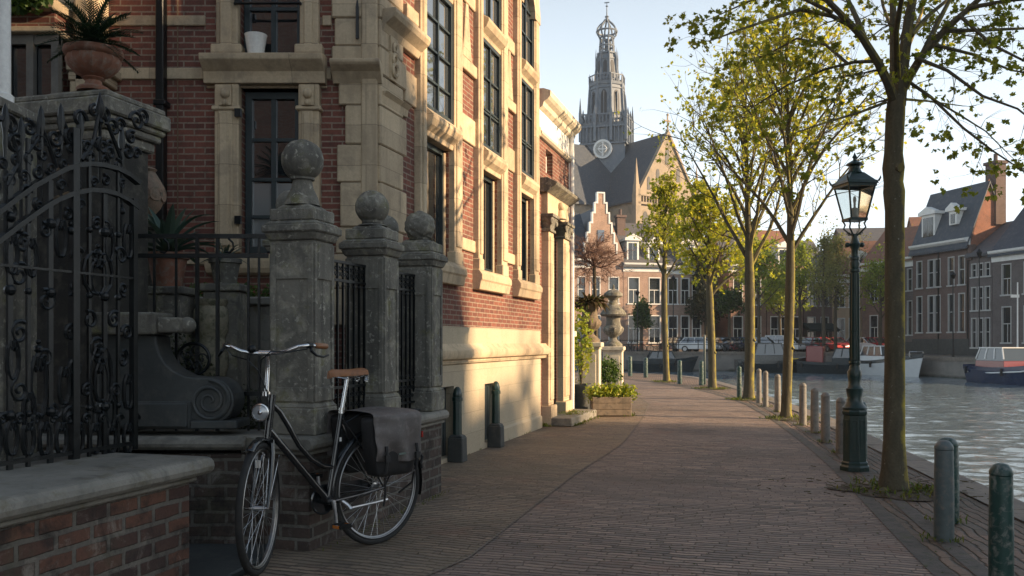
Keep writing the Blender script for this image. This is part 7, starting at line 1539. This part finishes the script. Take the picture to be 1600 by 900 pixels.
# railing, far lamp posts, parked bicycles
fr_ = thing('quay_railing', 'low dark iron railing along the far quay in front of the parked cars', 'railing', (10, 83, .47)); m = MB(); mp = MB()
P = [(3, 83.4), (10, 82.6), (17, 81.8), (24, 80.6), (28.6, 78)]
for (a, b_) in zip(P, P[1:]):
    for z in (.75, 1.15): m.tube([(a[0], a[1], z+.35), (b_[0], b_[1], z+.35)], .03, 5)
    n_ = int(math.hypot(b_[0]-a[0], b_[1]-a[1])/1.6)
    for k in range(n_): f = k/n_; mp.tube([(a[0]+(b_[0]-a[0])*f, a[1]+(b_[1]-a[1])*f, .40), (a[0]+(b_[0]-a[0])*f, a[1]+(b_[1]-a[1])*f, 1.55)], .04, 5)
m.build('rails', MT['iron'], fr_); mp.build('posts', MT['iron'], fr_)
def far_bike(label, x, y, rz, z=.35):
    t = thing('parked_bicycle', label, 'bicycle', (x, y, z), rz, 'bicycles parked along the far quay')
    for sx in (-.53, .53): m = MB(); m.ring((sx, 0, .35), (0, 1, 0), .33, .03, 18, 5); m.build('wheel', MT['rubber'], t, local=True)
    m = MB(); m.tube([(-.53, 0, .35), (-.05, 0, .3), (.42, 0, .75), (-.2, 0, .75), (-.05, 0, .3)], .025, 5); m.tube([(.53, 0, .35), (.40, 0, .95)], .022, 5); m.tube([(-.53, 0, .35), (-.2, 0, .78)], .02, 5); m.build('frame', MT['carred'] if random.random() < .35 else MT['iron'], t, local=True)
    m = MB(); m.tube([(.35, -.28, 1.0), (.42, 0, .98), (.35, .28, 1.0)], .02, 5); m.build('handlebar', MT['chrome'], t, local=True); m = MB(); m.sphere(-.22, 0, .9, .1, 8, 5, sq=.5); m.build('saddle', MT['iron'], t, local=True)
random.seed(2)
for i, px in enumerate([985, 1000, 1024, 1042, 1118, 1146, 1152, 1158, 1170, 1178, 1262, 1270, 1290]):
    far_bike('small parked bicycle in the row behind the far quay railing', px2x(px, 84.6+(px-985)*.004), 84.6+(px-985)*.004, R(random.uniform(-70, 250)))
for i, (px, y, h, lb) in enumerate([(1052, 85, 7.0, 'dark lamp post in front of the long pink house'), (996, 84.5, 5.6, 'thin dark post before the pink house with dormers'), (1530, 66, 7.5, 'tall dark lamp post on the right bank before the narrow house'), (1489, 68, 6, 'thin iron post on the right bank between white boat and red-cabin boat'), (1590, 60, 5.2, 'pale signpost on the right bank above the red-cabin boat')]):
    x = px2x(px, y); t = thing('lamp_post', lb, 'lamp post', (x, y, .12)); m = MB(); m.lathe([(.12, 0), (.08, .6), (.05, 1), (.04, h)], x, y, 8, None, .12); m.build('pole', MT['iron'] if i < 4 else MT['white'], t)
    m = MB(); m.lathe([(.10, h), (.22, h+.3), (.08, h+.5), (0, h+.6)], x, y, 8, None, .12) if i < 4 else m.box(x-.45, x+.1, y-.03, y+.03, h-.9, h-.7); m.build('lantern' if i < 4 else 'sign_board', MT['iron'] if i < 4 else MT['white'], t)

# ---- moored boats
def boat(label, x, y, rz, L_, B_, fb, hull, band, deck, cab=None, cabm='white', cabpos=0, cabL=2.2, cabH=1.0, extra=None, cat='boat', rake=.7):
    t = thing('moored_boat', label, cat, (x, y, -1.3), rz, 'boats moored along the far quays'); n = 17; sec = []
    for i in range(n):
        u = i/(n-1); X = -L_/2 + L_*u; w_ = B_/2*(max(0.02, 1-max(0, (u-.45)/.55)**2.4))*(1-.28*max(0, (.3-u)/.3)**2); z1 = fb*(1+.55*max(0, (u-.35)/.65)**2+.12*max(0, (.3-u)/.3)); sh = rake*max(0, (u-.6)/.4)**2
        sec.append((X, w_, z1, sh))
    def shell(m, lo, hi, k=1.0, close=False):
        vs = []; 
        for (X, w_, z1, sh) in sec:
            for s in (-1, 1):
                for f in ((lo, hi) if s < 0 else (hi, lo)):
                    z = -.4 + (z1+.4)*f; vs.append((X + sh*f, s*w_*k*(.62+.38*min(1, f*1.35)), z))
        fs = []
        for i in range(n-1):
            a = i*4; b_ = a+4; fs += [(a, a+1, b_+1, b_), (a+2, a+3, b_+3, b_+2)]
            if close: fs.append((a+1, a+2, b_+2, b_+1))
        fs += [(0, 3, 2, 1), ((n-1)*4, (n-1)*4+1, (n-1)*4+2, (n-1)*4+3)]; m.add(vs, fs); return m
    h_ = shell(MB(), 0, .84).build('hull', MT[hull], t, smooth=True, local=True); shell(MB(), .841, 1.0, 1.012, False).build('gunwale', MT[band], t, smooth=True, local=True)
    m = MB(); vs = []
    for (X, w_, z1, sh) in sec: z = z1-.12; vs += [(X+sh*.95, -w_*.97, z), (X+sh*.95, w_*.97, z)]
    m.add(vs, [(2*i, 2*i+2, 2*i+3, 2*i+1) for i in range(n-1)]); m.build('deck', MT[deck], t, local=True)
    if cab:
        c0, c1 = cabpos-cabL/2, cabpos+cabL/2; w_ = B_*.36; zb = fb-.12; m = MB()
        m.taper(cabpos, 0, zb, zb+cabH*.40, cabL/2, cabL/2-.04, w_, w_-.03); m.build('cabin', MT[cabm], t, local=True, bevel=.03)
        m = MB(); m.taper(cabpos, 0, zb+cabH*.40, zb+cabH, cabL/2-.05, cabL/2-.32, w_-.05, w_-.16); m.build('cabin_windows', MT['boatglass'], t, local=True)
        m = MB(); m.box(cabpos-cabL/2+.26, cabpos+cabL/2-.26, -w_+.10, w_-.10, zb+cabH, zb+cabH+.07)
        for sy in (-1, 1):
            for q_ in range(4): f = q_/3; m.tube([(cabpos+(cabL/2-.05)*(2*f-1), sy*(w_-.05), zb+cabH*.48), (cabpos+(cabL/2-.32)*(2*f-1), sy*(w_-.16), zb+cabH)], .05, 5)
        m.build('cabin_roof', MT[cab], t, local=True)
    for f in (.12, .5, .8):
        i = int(f*(n-1)); X, w_, z1, sh = sec[i]
        for s in (-1, 1): MB().tube([(X, s*(w_+.06), z1-.1), (X, s*(w_+.06), z1-.55)], .08, 8).build('fender', MT['rubber'], t, local=True)
    MB().tube([(L_*.42+rake*.8, 0, fb*1.5), (L_*.5+rake+.3, .6, fb*1.3), (L_*.5+rake+.9, 1.6, 1.7)], .02, 5).build('mooring_rope', MT['deckwood'], t, local=True)
    if extra: extra(t)
    return t
MT['boatglass'] = glass_mat('boat_window', (.04, .05, .055), .08, 1.6)
paint('hullblue', (.015, .03, .075)); paint('hullwhite', (.60, .61, .60)); paint('hulldark', (.012, .02, .022)); paint('boatred', (.20, .022, .022)); MT['deckwood'] = mat('deck_wood', (.20, .14, .09), (.15, .11, .07)); paint('hullbrown', (.09, .05, .035)); MT['tarp'] = mat('dark_tarp', (.03, .04, .045), (.02, .028, .03), None, 2, .6, .3); paint('boatyellow', (.6, .42, .03)); paint('boatwhite', (.7, .7, .68))
qa = math.atan2(-8, 1.2)
def ex_red(t):
    m = MB(); 
    for s in (-1, 1): m.tube([(-3.9, s*1.0, .72), (-1, s*1.32, .70), (1.5, s*1.30, .85), (3.2, s*.85, 1.15)], .05, 6)
    m.build('rubbing_strake', MT['boatwhite'], t, local=True)
boat('blue-hulled motor boat with a red and white cabin, moored by the right bank', 31.3, 55.0, qa, 8.4, 2.7, 1.05, 'hullblue', 'hullblue', 'deckwood', 'boatwhite', 'boatred', -1.7, 2.7, 1.3, ex_red, 'motor boat')
def ex_w(t):
    m = MB(); m.box(-1.0, 2.2, -.7, .7, 1.15, 1.55); m.build('coach_roof', MT['boatwhite'], t, local=True, bevel=.05); m = MB(); m.tube([(3.6, -.6, 1.9), (3.6, .6, 1.9)], .03, 5); m.tube([(3.6, -.6, 1.5), (3.6, -.6, 1.9)], .03, 5); m.tube([(3.6, .6, 1.5), (3.6, .6, 1.9)], .03, 5); m.build('pulpit', MT['chrome'], t, local=True)
boat('white cabin cruiser with black trim, its bow right of the nearest trunk', 29.6, 71.0, math.atan2(-6.5, 1.6), 7.4, 2.7, 1.15, 'hullwhite', 'hulldark', 'boatwhite', 'boatwhite', 'hullwhite', -.6, 2.8, 1.25, ex_w, 'motor boat')
def ex_t(t):
    m = MB(); m.box(-2.6, -1.2, -.6, .6, .8, 2.3); m.build('cabin_box', MT['boatred'], t, local=True, bevel=.06)
boat('dark open barge with a red deck box and tarpaulin behind the street lamp', 27.2, 74.4, R(-28), 6.6, 2.5, .95, 'hulldark', 'tarp', 'tarp', 'tarp', 'tarp', .6, 2.2, 1.25, ex_t, 'barge')
def ex_y(t):
    m = MB(); m.box(1.0, 1.9, -.5, .5, .85, 1.25); m.build('yellow_crate', MT['boatyellow'], t, local=True, bevel=.05)
boat('dark green sloop with a glazed cabin and yellow crate, behind the second tree', 22.6, 77.0, R(-4), 6.6, 2.4, 1.0, 'hulldark', 'hulldark', 'deckwood', 'hulldark', 'hulldark', -.6, 2.6, 1.6, ex_y, 'motor boat')
boat('dark open boat under a tarpaulin, far left beyond the last bollards', 13.0, 79.4, R(-3), 5.6, 2.2, .9, 'hulldark', 'tarp', 'tarp', 'tarp', 'tarp', .2, 2.4, 1.0, None, 'boat')
boat('small grey open rowing boat moored between sloop and barge', 26.0, 78.2, R(-30), 3.6, 1.5, .6, 'cargrey', 'boatwhite', 'deckwood', None, cat='rowing boat')
# the air: thin haze over the town
hz_m = bpy.data.materials.new('haze_air'); hz_m.use_nodes = True; nt = hz_m.node_tree; nt.nodes.clear(); o_ = nt.nodes.new('ShaderNodeOutputMaterial'); v_ = nt.nodes.new('ShaderNodeVolumePrincipled')
v_.inputs['Color'].default_value = (.78, .88, 1.0, 1); v_.inputs['Density'].default_value = .00028; v_.inputs['Anisotropy'].default_value = 0.0; nt.links.new(v_.outputs[0], o_.inputs['Volume'])
HAZE = True
if HAZE:
    m = MB(); m.box(-605, 605, -605, 605, -4, 74); ob = m.build('haze', hz_m); tag(ob, kind='stuff')
